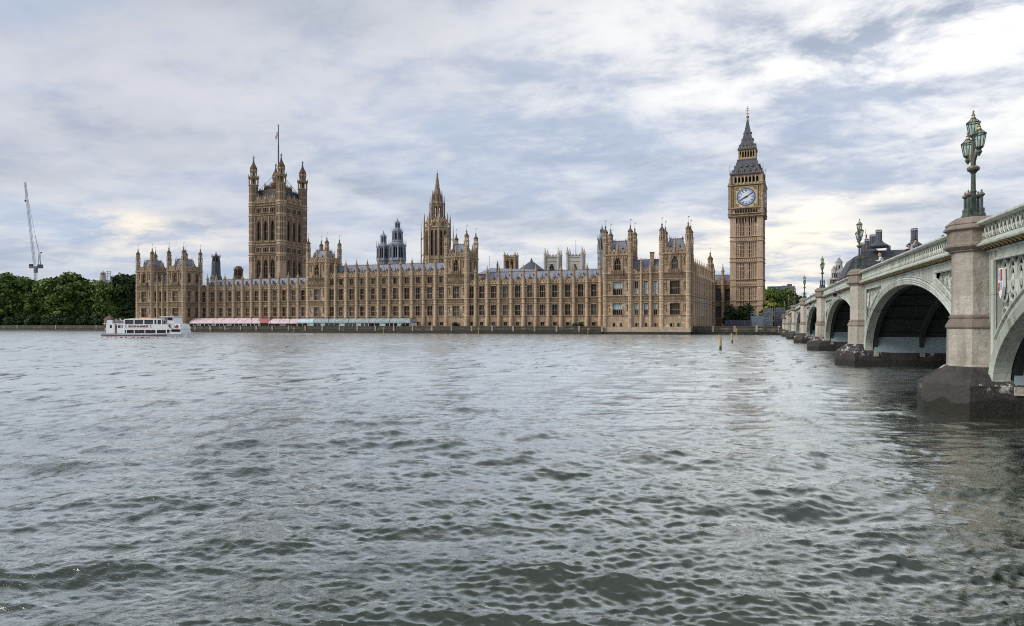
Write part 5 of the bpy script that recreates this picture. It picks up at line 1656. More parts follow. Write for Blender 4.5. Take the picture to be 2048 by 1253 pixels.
def span(va, vb, near):
    vc = (va + vb) / 2; a = (vb - va) / 2 - 1.75
    z0 = 1.28; H = ztop(vc) - 1.98 - z0
    N_ = 56 if near else 36

    def ell(d, n=N_, t0=0, t1=PI): return [(vc - (a + d) * math.cos(t0 + (t1 - t0) * i / n), z0 + (H + d) * math.sin(t0 + (t1 - t0) * i / n)) for i in range(n + 1)]

    def strip(b, d0, d1, u0, u1, mat, n=N_):
        p, q = ell(d0, n), ell(d1, n)
        vs = []; fs = []
        for (y, z), (y2, z2) in zip(p, q): vs += [(u0, y, z), (u0, y2, z2), (u1, y2, z2), (u1, y, z)]
        for i in range(n):
            k = 4 * i
            for e in range(4):
                e2 = (e + 1) % 4
                fs.append((k + e, k + 4 + e, k + 4 + e2, k + e2))
        fs += [(0, 1, 2, 3), (4 * n + 3, 4 * n + 2, 4 * n + 1, 4 * n)]
        b.add(vs, fs, mat)
    ring = MB()
    strip(ring, 0.0, 0.12, UF - 0.02, UF + 0.5, 'paint')
    for d, r in ((0.08, 0.075), (0.22, 0.085), (0.36, 0.10), (0.52, 0.055)):
        pts = ell(d)
        for (y, z), (y2, z2) in zip(pts[:-1], pts[1:]): ring.tube((UF - 0.03 - r * 0.5, y, z), (UF - 0.03 - r * 0.5, y2, z2), r, 'paint', None, 6)
    strip(ring, 0.12, 0.5, UF - 0.005, UF + 0.45, 'paint_dark' if False else 'paint')
    ro = ring.build('arch', bridge, smooth=False)
    # spandrel plate with two recessed openings
    sp = MB()
    d0 = 0.5
    vs_ = sorted(set([va + 0.9 + (vb - va - 1.8) * i / 70 for i in range(71)]))

    def zout(v, d=d0):
        t = (v - vc) / (a + d)
        return z0 + (H + d) * math.sqrt(max(0, 1 - t * t)) if abs(t) < 1 else z0

    def ztp(v): return ztop(v) - 1.22
    def hole(v):
        """upper and lower limit of the recess at this place, or None"""
        e = min(v - va, vb - v)
        if e < 1.75: return None
        lo, hi = zout(v, 0.95), ztp(v) - 0.42
        return (lo, hi) if hi - lo > 0.28 else None
    for v0, v1 in zip(vs_[:-1], vs_[1:]):
        h = hole((v0 + v1) / 2)
        def q(z00, z01, z10, z11, u=UF, mat='paint'): sp.add([(u, v0, z00), (u, v1, z10), (u, v1, z11), (u, v0, z01)], [(0, 3, 2, 1)], mat)
        if h is None: q(zout(v0), ztp(v0), zout(v1), ztp(v1))
        else:
            q(zout(v0), zout(v0, 0.95), zout(v1), zout(v1, 0.95)); q(ztp(v0) - 0.42, ztp(v0), ztp(v1) - 0.42, ztp(v1))
            sp.add([(UF, v0, zout(v0, 0.95)), (UF, v1, zout(v1, 0.95)), (UF + 0.55, v1, zout(v1, 0.95)), (UF + 0.55, v0, zout(v0, 0.95))], [(0, 1, 2, 3)], 'paint')
            sp.add([(UF, v0, ztp(v0) - 0.42), (UF, v1, ztp(v1) - 0.42), (UF + 0.55, v1, ztp(v1) - 0.42), (UF + 0.55, v0, ztp(v0) - 0.42)], [(0, 3, 2, 1)], 'paint')
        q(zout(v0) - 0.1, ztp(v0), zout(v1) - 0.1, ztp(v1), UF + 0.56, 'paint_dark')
    for e, s in ((va, 1), (vb, -1)):    # the upright posts beside the piers
        v = e + s * 1.74
        if near or True:
            sp.box(UF - 0.02, UF + 0.55, min(v, v - s * 0.3), max(v, v - s * 0.3), zout(v), ztp(v) - 0.004, 'paint')
            for dq in (0.06, 0.22): sp.tube((UF - 0.05, v - s * dq, zout(v)), (UF - 0.05, v - s * dq, ztp(v) - 0.42), 0.05, 'paint', None, 6)
    # moulding round each opening
    for s in (1, -1):
        lo = []; hi = []
        e = va if s > 0 else vb
        for i in range(30):
            v = e + s * (1.8 + i * (vb - va) / 2 / 30)
            h = hole(v)
            if h is None or abs(v - e) > (vb - va) / 2: break
            lo.append((UF - 0.03, v, zout(v, 0.95))); hi.append((UF - 0.03, v, ztp(v) - 0.42))
        if len(lo) > 1:
            sp.path(lo, 0.07, 'paint', 5); sp.path(hi, 0.07, 'paint', 5)
    so = sp.build('spandrel', bridge)
    for s in (1, -1):
        tr = MB()
        e = va if s > 0 else vb
        v = e + s * 2.25; w = 0.42; k = 0
        while True:
            h = hole(v)
            if h is None or abs(v - e) > (vb - va) / 2 or h[1] - h[0] < 0.4: break
            zc, zh = (h[0] + h[1]) / 2, (h[1] - h[0]) / 2
            n = 20 if near else 10
            if zh > 1.0:      # a tall pointed oval above, a small ring below
                zc = h[1] - 0.9; 
                pts = [(UF + 0.2, v + 0.3 * math.cos(2 * PI * i / n), h[0] + 0.45 + 0.4 * math.sin(2 * PI * i / n)) for i in range(n + 1)]
                tr.path(pts, 0.055, 'paint', 5)
                zh = 0.86
            for f, r in ((1.0, 0.065), (0.62, 0.045)):
                pts = [(UF + 0.2, v + s * 0 + w * f * math.cos(2 * PI * i / n), zc + zh * f * 0.98 * math.sin(2 * PI * i / n)) for i in range(n + 1)]
                tr.path(pts, r, 'paint', 5)
            if k > 0: tr.lathe(UF + 0.2, v, [(0.03, zc - zh * 0.3), (0.09, zc), (0.03, zc + zh * 0.3)], 'paint', 6)
            v += s * 0.88; k += 1
        if tr.v: tr.build('tracery', so)
    # a painted shield hung in the corner of each opening
    for s in (1, -1):
        e = va if s > 0 else vb
        v = e + s * 2.25
        h = hole(v)
        if h is None: continue
        zc = h[1] - 0.95
        sh = MB()
        poly = [(v - 0.25, zc + 0.55), (v - 0.29, zc - 0.2), (v - 0.12, zc - 0.55), (v, zc - 0.68), (v + 0.12, zc - 0.55), (v + 0.29, zc - 0.2), (v + 0.25, zc + 0.55)]
        sh.prism(poly, UF + 0.02, UF + 0.12, 'white', 'x')
        for (q0, q1, w0, w1, m_) in ((-0.22, -0.03, 0.05, 0.50, 'red'), (0.03, 0.22, -0.35, -0.02, 'red'), (0.03, 0.2, 0.08, 0.48, 'dial_blue'), (-0.2, -0.03, -0.3, 0.0, 'dial_blue'), (-0.03, 0.03, -0.5, 0.5, 'white')):
            sh.box(UF + 0.008, UF + 0.019, v + q0, v + q1, zc + w0, zc + w1, m_)
            sh.box(UF + 0.002, UF + 0.0075, v + q0 + 0.04, v + q1 - 0.04, zc + (w0 + w1) / 2 - 0.03, zc + (w0 + w1) / 2 + 0.03, 'gold')
        sh.build('shield', so)
    # the ribs and the dark vault
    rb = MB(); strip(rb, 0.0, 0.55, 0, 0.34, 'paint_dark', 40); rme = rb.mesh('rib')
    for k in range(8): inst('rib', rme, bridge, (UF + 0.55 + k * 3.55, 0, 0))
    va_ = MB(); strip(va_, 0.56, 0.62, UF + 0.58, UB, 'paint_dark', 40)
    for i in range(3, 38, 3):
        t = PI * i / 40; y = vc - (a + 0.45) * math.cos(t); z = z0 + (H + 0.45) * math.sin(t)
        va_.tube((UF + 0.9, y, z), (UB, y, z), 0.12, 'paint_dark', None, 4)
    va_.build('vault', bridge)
    # skewback walls at both ends
    for e, s in ((va, 1), (vb, -1)):
        sk = MB()
        x = [(e, 1.285), (e + s * 1.9, 1.285), (e + s * 1.55, 3.5), (e, 3.5)]
        sk.prism(x if s > 0 else x[::-1], UF + 0.62, UB, 'paint_blue', 'x')
        for k in range(8): sk.box(UF + 0.55 + k * 3.55, UF + 0.95 + k * 3.55, min(e + s * 1.72, e + s * 2.09), max(e + s * 1.72, e + s * 2.09) + 0.001 * s, 0.95, 1.281, 'granite')
        sk.build('skewback', bridge)
    # parapet
    p = MB(); v0, v1 = va + 0.86, vb - 0.86
    sweep(p, [(8.58, -0.12), (8.60, -0.03), (8.72, 0.0), (8.98, 0.0), (9.08, -0.04), (9.08, -0.2), (8.70, -0.2), (8.62, -0.16)], v0, v1, 'paint')
    sweep(p, [(8.86, -0.2), (9.0, -0.2), (9.0, -0.84), (8.86, -0.84)], v0, v1, 'paint')
    sweep(p, [(8.80, -0.78), (9.02, -0.78), (9.02, -1.06), (8.58, -1.06), (8.56, -1.0), (8.62, -0.95), (8.72, -0.9)], v0, v1, 'paint')
    sweep(p, [(8.86, -1.06), (9.05, -1.06), (9.05, -1.22), (8.86, -1.22)], v0, v1, 'void')
    sweep(p, [(8.97, -1.18), (9.065, -1.18), (9.065, -1.32), (8.97, -1.28)], v0, v1, 'paint')
    p.build('parapet', bridge)
    dn = MB(); n = int((v1 - v0) / 0.46)
    for i in range(n):
        v = v0 + (v1 - v0) * (i + 0.5) / n; z = ztop(v)
        dn.add([(8.66, v - 0.07, z - 1.065), (8.66, v + 0.07, z - 1.065), (8.855, v + 0.07, z - 1.2), (8.855, v - 0.07, z - 1.2), (8.855, v - 0.07, z - 1.065), (8.855, v + 0.07, z - 1.065)],
               [(0, 1, 2, 3), (0, 3, 4), (1, 5, 2), (0, 4, 5, 1)], 'gold')
    dn.build('gilded_dentils', bridge)
    # the pierced panels of the parapet: ring over ring
    tq = MB(); st = 0.44; n = int((v1 - v0) / st); m_ = 10 if near else 6
    for i in range(n):
        v = v0 + (v1 - v0) * (i + 0.5) / n; z = ztop(v)
        def loop(cy, cz, ry, rz_, r, k=m_):
            pts = [(8.835, cy + ry * math.cos(2 * PI * j / k), cz + rz_ * math.sin(2 * PI * j / k)) for j in range(k + 1)]
            tq.path(pts, r, 'paint', 4)
        loop(v, z - 0.50, 0.20, 0.25, 0.03)
        tq.prism([(v + 0.165 * math.cos(2 * PI * j / 8), z - 0.52 + 0.20 * math.sin(2 * PI * j / 8)) for j in range(8)], 8.855, 8.8598, 'paint_dark', 'x')  # flat dark disc painted for the shaded opening
        if near:
            tq.lathe(8.84, v, [(0.02, z - 0.66), (0.05, z - 0.58), (0.02, z - 0.5)], 'paint', 5)
            tq.prism([(v + 0.22 + 0.05 * math.cos(2 * PI * j / 6), z - 0.28 + 0.05 * math.sin(2 * PI * j / 6)) for j in range(6)], 8.855, 8.8598, 'paint_dark', 'x')
            tq.prism([(v + 0.22 + 0.05 * math.cos(2 * PI * j / 6), z - 0.74 + 0.05 * math.sin(2 * PI * j / 6)) for j in range(6)], 8.855, 8.8598, 'paint_dark', 'x')
    tq.build('parapet_tracery', bridge)


for v in PV: pier(v)
ends = [V_EAST] + PV
for i in range(7): span(ends[i], ends[i + 1], i < 3)
b = MB(); sweep(b, [(9.02, -1.0), (UB + 0.5, -1.0), (UB + 0.5, -1.22), (9.02, -1.22)], -6, 262, 'asphalt'); b.build('deck', bridge)
b = MB(); sweep(b, [(9.06, -0.78), (11.4, -0.78), (11.4, -0.996), (9.06, -0.996)], -6, 262, 'earth'); b.build('pavement', bridge)
b = MB(); sweep(b, [(UB + 0.2, 0.0), (UB + 0.6, 0.0), (UB + 0.6, -1.9), (UB + 0.2, -1.9)], -6, 262, 'paint'); b.build('far_parapet', bridge)
b = MB()
b.box(UF + 0.7, UB, -6, V_EAST + 0.2, -1, 6.1, 'granite'); b.box(UF + 0.7, UB, 251.6, 262, -1, 5.5, 'granite')
b.box(6.9, UF + 0.69, 251.4, 262, -1, 2.6, 'granite_base')
b.box(UF - 0.1, UF + 0.69, 252.9, 262, 2.6, 6.5, 'granite')
b.build('abutment', bridge)


def lamp_proto():
    root = thing('street_lamp', 'x', 'street lamp', (0, 0, 0), 0, 'triple lanterns along the bridge')
    p = MB()
    g = 'lamp_green'
    p.lathe(0, 0, [(0.50, 0), (0.50, 0.10), (0.30, 0.14), (0.28, 0.3)], g)
    p.lathe(0, 0, [(0.14, 0.28), (0.12, 0.9), (0.11, 1.15), (0.135, 1.2), (0.10, 1.28), (0.088, 2.0), (0.13, 2.04), (0.15, 2.08), (0.24, 2.14), (0.25, 2.22), (0.15, 2.26)], g, 10)
    p.lathe(0, 0, [(0.24, 2.22), (0.26, 2.27), (0.18, 2.33)], 'gold', 12)
    p.lathe(0, 0, [(0.10, 2.3), (0.09, 2.9), (0.07, 3.45), (0.12, 3.5)], g, 8)
    po = p.build('post', root)
    for k in range(4):
        a = PI / 4 + PI / 2 * k; x, y = 0.36 * math.cos(a), 0.36 * math.sin(a)
        c = MB()
        c.lathe(x, y, [(0.15, 0.0), (0.15, 0.18), (0.11, 0.24), (0.12, 0.42), (0.062, 0.46), (0.058, 0.92), (0.11, 0.98), (0.11, 1.04), (0.06, 1.12), (0.02, 1.16)], g, 8)
        c.lathe(x, y, [(0.13, 1.0), (0.14, 1.04), (0.05, 1.12)], 'granite_brown', 8)
        c.box(x - 0.015, x + 0.015, y - 0.015, y + 0.015, 1.12, 1.26, 'granite_brown'); c.box(x - 0.045, x + 0.045, y - 0.012, y + 0.012, 1.18, 1.21, 'granite_brown')
        c.build('column', root)
    ar = MB()
    for s in (-1, 1):
        pts = [(0, s * (0.08 + 0.78 * (i / 8) ** 1.4), 2.3 + 0.50 * math.sin(i / 8 * PI / 2)) for i in range(9)]
        ar.path(pts, 0.05, g, 6)
        pts = [(0, s * (0.06 + 0.5 * (i / 8) ** 1.6), 2.32 + 0.62 * (i / 8)) for i in range(9)]
        ar.path(pts, 0.04, 'gold', 6)
        for i in range(6):
            t = (i + 1) / 7; y = s * (0.08 + 0.78 * t ** 1.4); z = 2.3 + 0.50 * math.sin(t * PI / 2)
            ar.lathe(0.03, y * 0.93, [(0.02, z + 0.02), (0.06, z + 0.07), (0.02, z + 0.12)], 'gold', 5)
        pts = [(0, s * (0.28 + 0.13 * math.cos(2 * PI * i / 10)), 2.80 + 0.13 * math.sin(2 * PI * i / 10)) for i in range(11)]
        ar.path(pts, 0.03, 'gold', 5)
        ar.prism([(s * 0.05, 2.35), (s * 0.25, 2.5), (s * 0.42, 2.78), (s * 0.2, 2.9), (s * 0.05, 3.0)][::s], -0.03, 0.03, g, 'x')
        ar.lathe(0, s * 0.86, [(0.03, 2.60), (0.07, 2.68), (0.12, 2.76), (0.10, 2.84)], g, 8)
    ar.build('bracket', root)
    fr = MB(); n = 6

    for k in range(n):
        a = PI / 6 + 2 * PI * k / n; a2 = PI / 6 + 2 * PI * (k + 1) / n
        lo = (0.17 * math.cos(a), 0.17 * math.sin(a), 0.10); hi = (0.27 * math.cos(a), 0.27 * math.sin(a), 0.66)
        lo2 = (0.17 * math.cos(a2), 0.17 * math.sin(a2), 0.10); hi2 = (0.27 * math.cos(a2), 0.27 * math.sin(a2), 0.66)
        fr.tube(lo, hi, 0.018, g, None, 5); fr.tube(lo, lo2, 0.02, g, None, 5); fr.tube(hi, hi2, 0.03, g, None, 5)
        fr.tube(hi, (0.07 * math.cos(a), 0.07 * math.sin(a), 0.86), 0.016, g, None, 4)
        fr.tube(lo, (0.05 * math.cos(a), 0.05 * math.sin(a), -0.02), 0.016, g, None, 4)
    fr.lathe(0, 0, [(0.05, -0.08), (0.09, 0.0), (0.16, 0.06), (0.17, 0.11)], g, 6, PI / 6)
    fr.lathe(0, 0, [(0.08, 0.84), (0.10, 0.88), (0.06, 0.96), (0.09, 1.0), (0.03, 1.05)], 'gold', 6)
    fr.lathe(0, 0, [(0.03, 1.03), (0.05, 1.08), (0.015, 1.12), (0.015, 1.22)], 'granite_brown', 6); fr.box(-0.06, 0.06, -0.012, 0.012, 1.13, 1.16, 'granite_brown')
    fm = fr.mesh('lantern')
    gl = MB()
    gl.lathe(0, 0, [(0.155, 0.11), (0.255, 0.65)], 'lampglass', 6, PI / 6, False)
    gl.lathe(0, 0, [(0.255, 0.67), (0.07, 0.84)], 'lampglass', 6, PI / 6, False)
    gm = gl.mesh('glass')
    bu = MB(); bu.lathe(0, 0, [(0.03, 0.1), (0.05, 0.2), (0.07, 0.36), (0.04, 0.44)], 'white', 8); bm_ = bu.mesh('bulb')
    for y, z in ((-0.86, 2.88), (0.86, 2.88), (0, 3.60)):
        l = inst('lantern', fm, root, (0, y, z)); inst('glass', gm, l); inst('bulb', bm_, l)
    return root


proto = lamp_proto()
ordl = ('nearest and largest triple lantern lamp, on the foremost pier', 'triple lantern lamp on the second pier, in front of the dark chimneyed building', 'triple lantern lamp on the third pier, left of the white domed building',
        'triple lantern lamp on the fourth pier, against bare sky', 'triple lantern lamp on the fifth pier, in front of the far trees', 'small triple lantern lamp on the sixth pier from the near bank', 'smallest triple lantern lamp, at the far end of the bridge')
for i, (v, lab) in enumerate(zip(PV, ordl)):
    o = proto if i == 0 else copy_tree(proto)
    o.location = (8.74, v, ztop(v) + 0.235); o.scale = (0.95, 0.95, 0.97); o['label'] = lab


def on_deck(v): return ztop(v) - 0.78


for lab, px, u, rz, pose, top, legs, hair, lg, dz in (
        ('person in a grey blue shirt leaning over the bridge parapet, back to the river', 1822, 9.35, 0.6, 'lean', 'shirt_blue', 'cloth_black', 'hair_dark', False, 0.12),
        ('fair haired person in a white top looking over the bridge parapet', 1768, 9.3, -PI / 2, 'lean', 'cloth_white', 'cloth_navy', 'hair_blond', True, 0.12),
        ('dark haired person on the bridge beside the nearest pier', 1886, 10.9, 0.3, 'stand', 'cloth_black', 'cloth_black', 'hair_dark', False, -0.40),
        ('dark dressed person standing beside the lean over the bridge parapet', 1814, 9.75, 0.2, 'lean', 'cloth_black', 'cloth_black', 'hair_dark', False, 0.0),
        ('far dark haired person on the bridge, beside the third pier lamp', 1626, 9.9, 0, 'stand', 'cloth_navy', 'cloth_black', 'hair_dark', False, -0.30),
        ('far person in a dark coat walking the bridge left of the domed building', 1660, 10.3, 0, 'stand', 'cloth_black', 'cloth_black', 'hair_dark', False, -0.30)):
    t = math.atan((px - 1024) / 1365) - R(YAW); v = u / math.tan(t)
    person(lab, (u, v, on_deck(v) + max(dz, 0) * 0), rz, pose, top, legs, hair, 'people on the bridge', lg)

b = MB(); b.lathe(0, 0, [(0.06, 0), (0.05, 2.4)], 'steel', 8)
b.prism([(0.42 * math.cos(k * PI / 10), 2.4 + 0.42 * math.sin(k * PI / 10)) for k in range(20)], -0.03, 0.03, 'red')
u = 11.5; v = u / math.tan(math.atan((1683 - 1024) / 1365) - R(YAW))
tag(b.build('road_sign', None, (u, v, on_deck(v) - 0.3)), 'round red road sign above the parapet, below the white domed building', 'road sign')

for i, (px, lab) in enumerate(((1671, 'grey floodlight bracket hanging on the bridge between second and third piers'), (1621.5, 'grey floodlight bracket hanging on the bridge between third and fourth piers'))):
    t = math.atan((px - 1024) / 1365) - R(YAW); v = 8.5 / math.tan(t); zt = ztop(v)
    r_ = thing('floodlight', lab, 'floodlight', (8.42, v, zt), 0, 'floodlights on the bridge')
    b = MB(); b.tube((0, 0, -0.1), (0, 0, -1.5), 0.05, 'steel'); b.tube((0, 0, -0.1), (0.3, 0, 0.06), 0.05, 'steel'); b.tube((0, 0, -1.3), (0, 2.2, -1.28), 0.07, 'black_iron'); b.build('bracket', r_)
    b = MB(); b.box(-0.25, 0.2, -0.35, 0.3, -1.75, -1.25, 'steel'); b.box(-0.28, 0.22, -0.5, -0.36, -1.6, -1.3, 'glass'); b.build('lamp_housing', r_)

# ---------------------------------------------------------------- far bank: ground, river walls, terrace
G = MB()
G.add([(-1500, 281, 2), (-283, 281, 2), (-283, 2600, 2), (-1500, 2600, 2)], [(0, 1, 2, 3)], 'earth')
G.add([(-283, 248.6, 2), (-22, 248.6, 2), (-22, 2600, 2), (-283, 2600, 2)], [(0, 1, 2, 3)], 'earth')
G.add([(-22, 256.5, 2), (900, 256.5, 2), (900, 2600, 2), (-22, 2600, 2)], [(0, 1, 2, 3)], 'earth')
tag(G.build('ground'), kind='structure')


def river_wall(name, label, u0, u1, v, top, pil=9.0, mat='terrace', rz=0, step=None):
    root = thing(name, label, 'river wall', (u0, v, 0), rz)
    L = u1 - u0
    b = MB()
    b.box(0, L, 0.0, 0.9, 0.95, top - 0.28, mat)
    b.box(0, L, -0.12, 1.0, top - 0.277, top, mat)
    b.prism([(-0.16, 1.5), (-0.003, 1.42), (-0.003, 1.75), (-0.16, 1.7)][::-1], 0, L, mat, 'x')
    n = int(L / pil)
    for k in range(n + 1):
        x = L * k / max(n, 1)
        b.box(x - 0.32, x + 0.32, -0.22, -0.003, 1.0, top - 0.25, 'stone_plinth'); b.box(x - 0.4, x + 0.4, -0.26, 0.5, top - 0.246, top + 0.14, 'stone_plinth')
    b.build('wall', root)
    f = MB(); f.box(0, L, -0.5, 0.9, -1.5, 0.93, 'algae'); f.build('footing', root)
    return root


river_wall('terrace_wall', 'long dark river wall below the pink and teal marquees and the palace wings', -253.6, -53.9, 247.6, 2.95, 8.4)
river_wall('garden_wall', 'dark low river wall in front of the trees, far left', -760, -284.0, 280.0, 3.1, 30)
river_wall('embankment_wall', 'dark river wall between the right pavilion and the bridge, below the scaffolding', -22.5, 7.0, 255.4, 3.0, 7.0)
# mud and rubble at the foot of the wall beside the bridge
b = MB()
for k in range(60):
    x = random.uniform(-14, 7); y = 254.8 - random.random() ** 1.5 * 3.5; r = random.uniform(0.3, 1.0)
    b.lathe(x, y, [(r, -0.4), (r * random.uniform(0.7, 1), 0.2 * r), (r * 0.35, 0.55 * r)], 'algae', 7, random.random())
tag(b.build('foreshore_rubble'), kind='stuff')


# marquees on the terrace
def marquee(label, u0, u1, roofmat, wallmat, zr, ze, vfront, d, hoop, glazed, hipr=0.0, roundtop=False, posts=2.6):
    L = u1 - u0
    root = thing('marquee', label, 'marquee', (u0, vfront, 2.0), 0, 'marquees on the river terrace')
    zr -= 2; ze -= 2
    b = MB()
    if roundtop: prof = [(d * (0.5 - 0.5 * math.cos(PI * k / 10)), ze + (zr - ze) * math.sin(PI * k / 10) ** 0.8) for k in range(11)]
    else: prof = [(-0.15, ze), (d * 0.12, ze + (zr - ze) * 0.45), (d * 0.5, zr), (d * 0.88, ze + (zr - ze) * 0.45), (d + 0.15, ze)]
    n = len(prof)
    vs = [(0, y, z) for y, z in prof] + [(L - (hipr * (z - ze) / (zr - ze) if hipr else 0), y, z) for y, z in prof]
    fs = [(i, i + 1, n + i + 1, n + i)[::-1] for i in range(n - 1)] + [tuple(range(n)), tuple(range(2 * n - 1, n - 1, -1))]
    b.add(vs, fs, roofmat)
    k = int(L / hoop)
    for i in range(k + 1):
        x = L * i / max(k, 1) * 0.995 + 0.05
        for (y, z), (y2, z2) in zip(prof[:-1], prof[1:]): b.tube((x - (hipr * (z - ze) / (zr - ze) if hipr and i == k else 0), y, z + 0.03), (x - (hipr * (z2 - ze) / (zr - ze) if hipr and i == k else 0), y2, z2 + 0.03), 0.07, roofmat, None, 4)
    b.box(0, L, -0.2, -0.05, ze - 0.35, ze - 0.005, roofmat)
    b.build('canopy', root)
    w = MB()
    w.box(0.1, L - 0.1, 0.10, 0.16, 0, ze - 0.36, glazed)
    x = 0.05; j = 0
    while x < L - 0.1:
        w.box(x, x + 0.16, 0, 0.098, 0, ze - 0.36, wallmat)
        if wallmat != 'white' or j % 3 == 0: w.box(x + 0.16, min(L - 0.05, x + posts), 0.02, 0.096, 0, 0.85, wallmat)
        if j % 4 == 2: w.box(x + 0.16, min(L - 0.05, x + posts), 0.03, 0.094, 0.86, ze - 0.4, 'teal_pale' if 'teal' in roofmat else 'cloth_grey')
        x += posts; j += 1
    w.box(0.1, L - 0.1, d - 0.3, d - 0.2, 0, ze - 0.36, wallmat); w.box(0.02, 0.12, 0.17, d - 0.31, 0, ze - 0.36, wallmat); w.box(L - 0.12, L - 0.02, 0.17, d - 0.31, 0, ze - 0.36, wallmat)
    w.build('side_wall', root)


vf = 250.3
mu = lambda px: at(px, vf)
marquee('longest pink canvas marquee, at the left end of the terrace', mu(379), mu(521), 'pink', 'white', 6.5, 4.35, vf, 6.0, 4.2, 'glass', 3.5, False, 2.2)
marquee('smaller pink canvas marquee without red panels, next to the teal marquees', mu(537), mu(594.5), 'pink', 'cloth_tan', 6.1, 4.3, vf, 5.5, 5.0, 'void', 0, False, 3.0)
b = MB(); L_ = mu(537) - mu(521)
b.add([(-2.6, 0, 4.2), (L_, 0, 4.2), (L_, 6, 4.2), (-2.6, 6, 4.2), (-4, 3, 6.45), (L_, 3, 5.6)], [(0, 1, 5, 4), (2, 3, 4, 5), (1, 2, 5), (3, 0, 4), (0, 3, 2, 1)], 'red_canvas')
b.box(-2.5, L_ - 0.1, 0.2, 5.8, 2, 4.2, 'void')
tag(b.build('canopy_link', None, (mu(524), vf + 0.1, 0)), 'dark red canvas porch joining the two pink marquees', 'marquee')
segs = [(594.8, 626), (626.3, 657), (657.3, 697), (697.3, 737), (737.3, 778), (778.3, 821)]
labs = ('pale blue roofed marquee next to the pink marquees', 'second marquee of the teal row, beside the pale blue one', 'third marquee of the teal row, counted from the pink marquees',
        'fourth marquee of the teal row, third from its right end', 'marquee of the teal row with large pale panels, last but one on the right', 'rightmost marquee of the teal row, ending beside a small bush')
for i, ((p0, p1), lab) in enumerate(zip(segs, labs)):
    marquee(lab, mu(p0), mu(p1), 'teal_pale' if i == 0 else 'teal', 'white' if i in (0, 3, 5) else 'teal_pale', 6.2, 4.5, vf + 0.003 * i, 6.0, 3.0, 'glass', 1.2 if i == 5 else 0, True, 1.9 if i % 2 else 2.6)


# terrace lamp standards
tl = thing('terrace_lamp', 'x', 'street lamp', (0, 0, 0), 0, 'lamp posts along the palace terrace')
b = MB(); b.lathe(0, 0, [(0.18, 0), (0.16, 0.5), (0.07, 0.7), (0.05, 2.9), (0.10, 2.95)], 'black_iron', 8); b.build('post', tl)
b = MB(); b.lathe(0, 0, [(0.12, 2.95), (0.22, 3.4), (0.25, 3.45), (0.06, 3.75), (0.03, 4.0)], 'black_iron', 6); b.build('lantern', tl)
for i, px in enumerate((434, 468, 503, 541, 579, 618, 657, 697, 738, 780, 1002, 1052, 1102)):
    o = tl if i == 0 else copy_tree(tl)
    o.location = (at(px, 248.3), 248.3, 3.05)
    o['label'] = 'black iron terrace lamp post in front of the marquees, one of a row' if px < 800 else 'black iron terrace lamp post before the bare right wing, one of three'


# leaf clouds
def leaf_cloud(lobes, n, size, mat, seed, flat=0.75):
    """many small leaf sprays through the volume of several lobes; uneven rim, gaps between lobes"""
    rg = np.random.default_rng(seed)
    vol = np.array([a * b * c for _, (a, b, c) in lobes]); vol = vol ** 0.75 / (vol ** 0.75).sum()
    V = []; F = []; k = 0
    for (c, r), f in zip(lobes, vol):
        m = int(n * f)
        d = rg.normal(size=(m, 3)); d /= np.linalg.norm(d, axis=1)[:, None]
        rad = rg.random(m) ** 0.38
        # clumps: pull the sprays together in tufts
        tuft = rg.normal(size=(max(6, m // 26), 3)); tuft /= np.linalg.norm(tuft, axis=1)[:, None]
        ti = rg.integers(0, len(tuft), m)
        d = d * 0.42 + tuft[ti] * 0.8; d /= np.linalg.norm(d, axis=1)[:, None]
        rad = rad * (0.86 + 0.28 * rg.random(len(tuft)))[ti]
        p = np.array(c) + d * rad[:, None] * np.array(r)
        nrm = d + rg.normal(size=(m, 3)) * 0.7 + np.array([0, 0, 0.5]); nrm /= np.linalg.norm(nrm, axis=1)[:, None]
        t = np.cross(nrm, rg.normal(size=(m, 3))); t /= np.linalg.norm(t, axis=1)[:, None]
        b_ = np.cross(nrm, t)
        s = size * (0.6 + 0.8 * rg.random(m))[:, None]
        q = np.stack([p - t * s - b_ * s * 0.35, p + b_ * s * -0.7, p + t * s - b_ * s * 0.2, p + t * s * 0.5 + b_ * s * 0.7, p - t * s * 0.6 + b_ * s * 0.6], 1)
        V.append(q.reshape(-1, 3))
        F.append(np.arange(k, k + 5 * m).reshape(m, 5)); k += 5 * m
    me = bpy.data.meshes.new('crown')
    me.from_pydata(np.concatenate(V).tolist(), [], np.concatenate(F).tolist())
    me.materials.append(M[mat]); me.update()
    return me


def tree_mesh(h, w, seed, mat, n=5200, size=0.62, low=0.12):
    rg = random.Random(seed)
    lobes = []
    for k in range(18):
        f = rg.random()
        z = h * (low + (0.92 - low) * (k + 0.5) / 18)
        prof = math.sin(PI * min(1, max(0.12, (z / h - low + 0.16) / (1.16 - low)))) ** 0.65
        a = k * 2.4 + rg.random(); rr = w / 2 * prof * (0.30 + 0.5 * rg.random())
        s = w * (0.14 + 0.11 * rg.random())
        lobes.append(((rr * math.cos(a), rr * math.sin(a), z), (s * 1.1, s * 1.1, s * 0.85)))
    lobes.append(((0, 0, h * 0.5), (w * 0.33, w * 0.33, h * 0.36)))
    cr = leaf_cloud(lobes, n, size, mat, seed)
    t = MB()
    t.lathe(0, 0, [(w * 0.045, 0), (w * 0.03, h * 0.1), (w * 0.025, h * 0.35), (w * 0.012, h * 0.7)], 'bark', 8)
    for c, r in lobes[::2]:
        t.tube((0, 0, max(h * 0.1, c[2] * 0.55)), c, w * 0.012, 'bark', w * 0.004, 5)
    return cr, t.mesh('trunk')


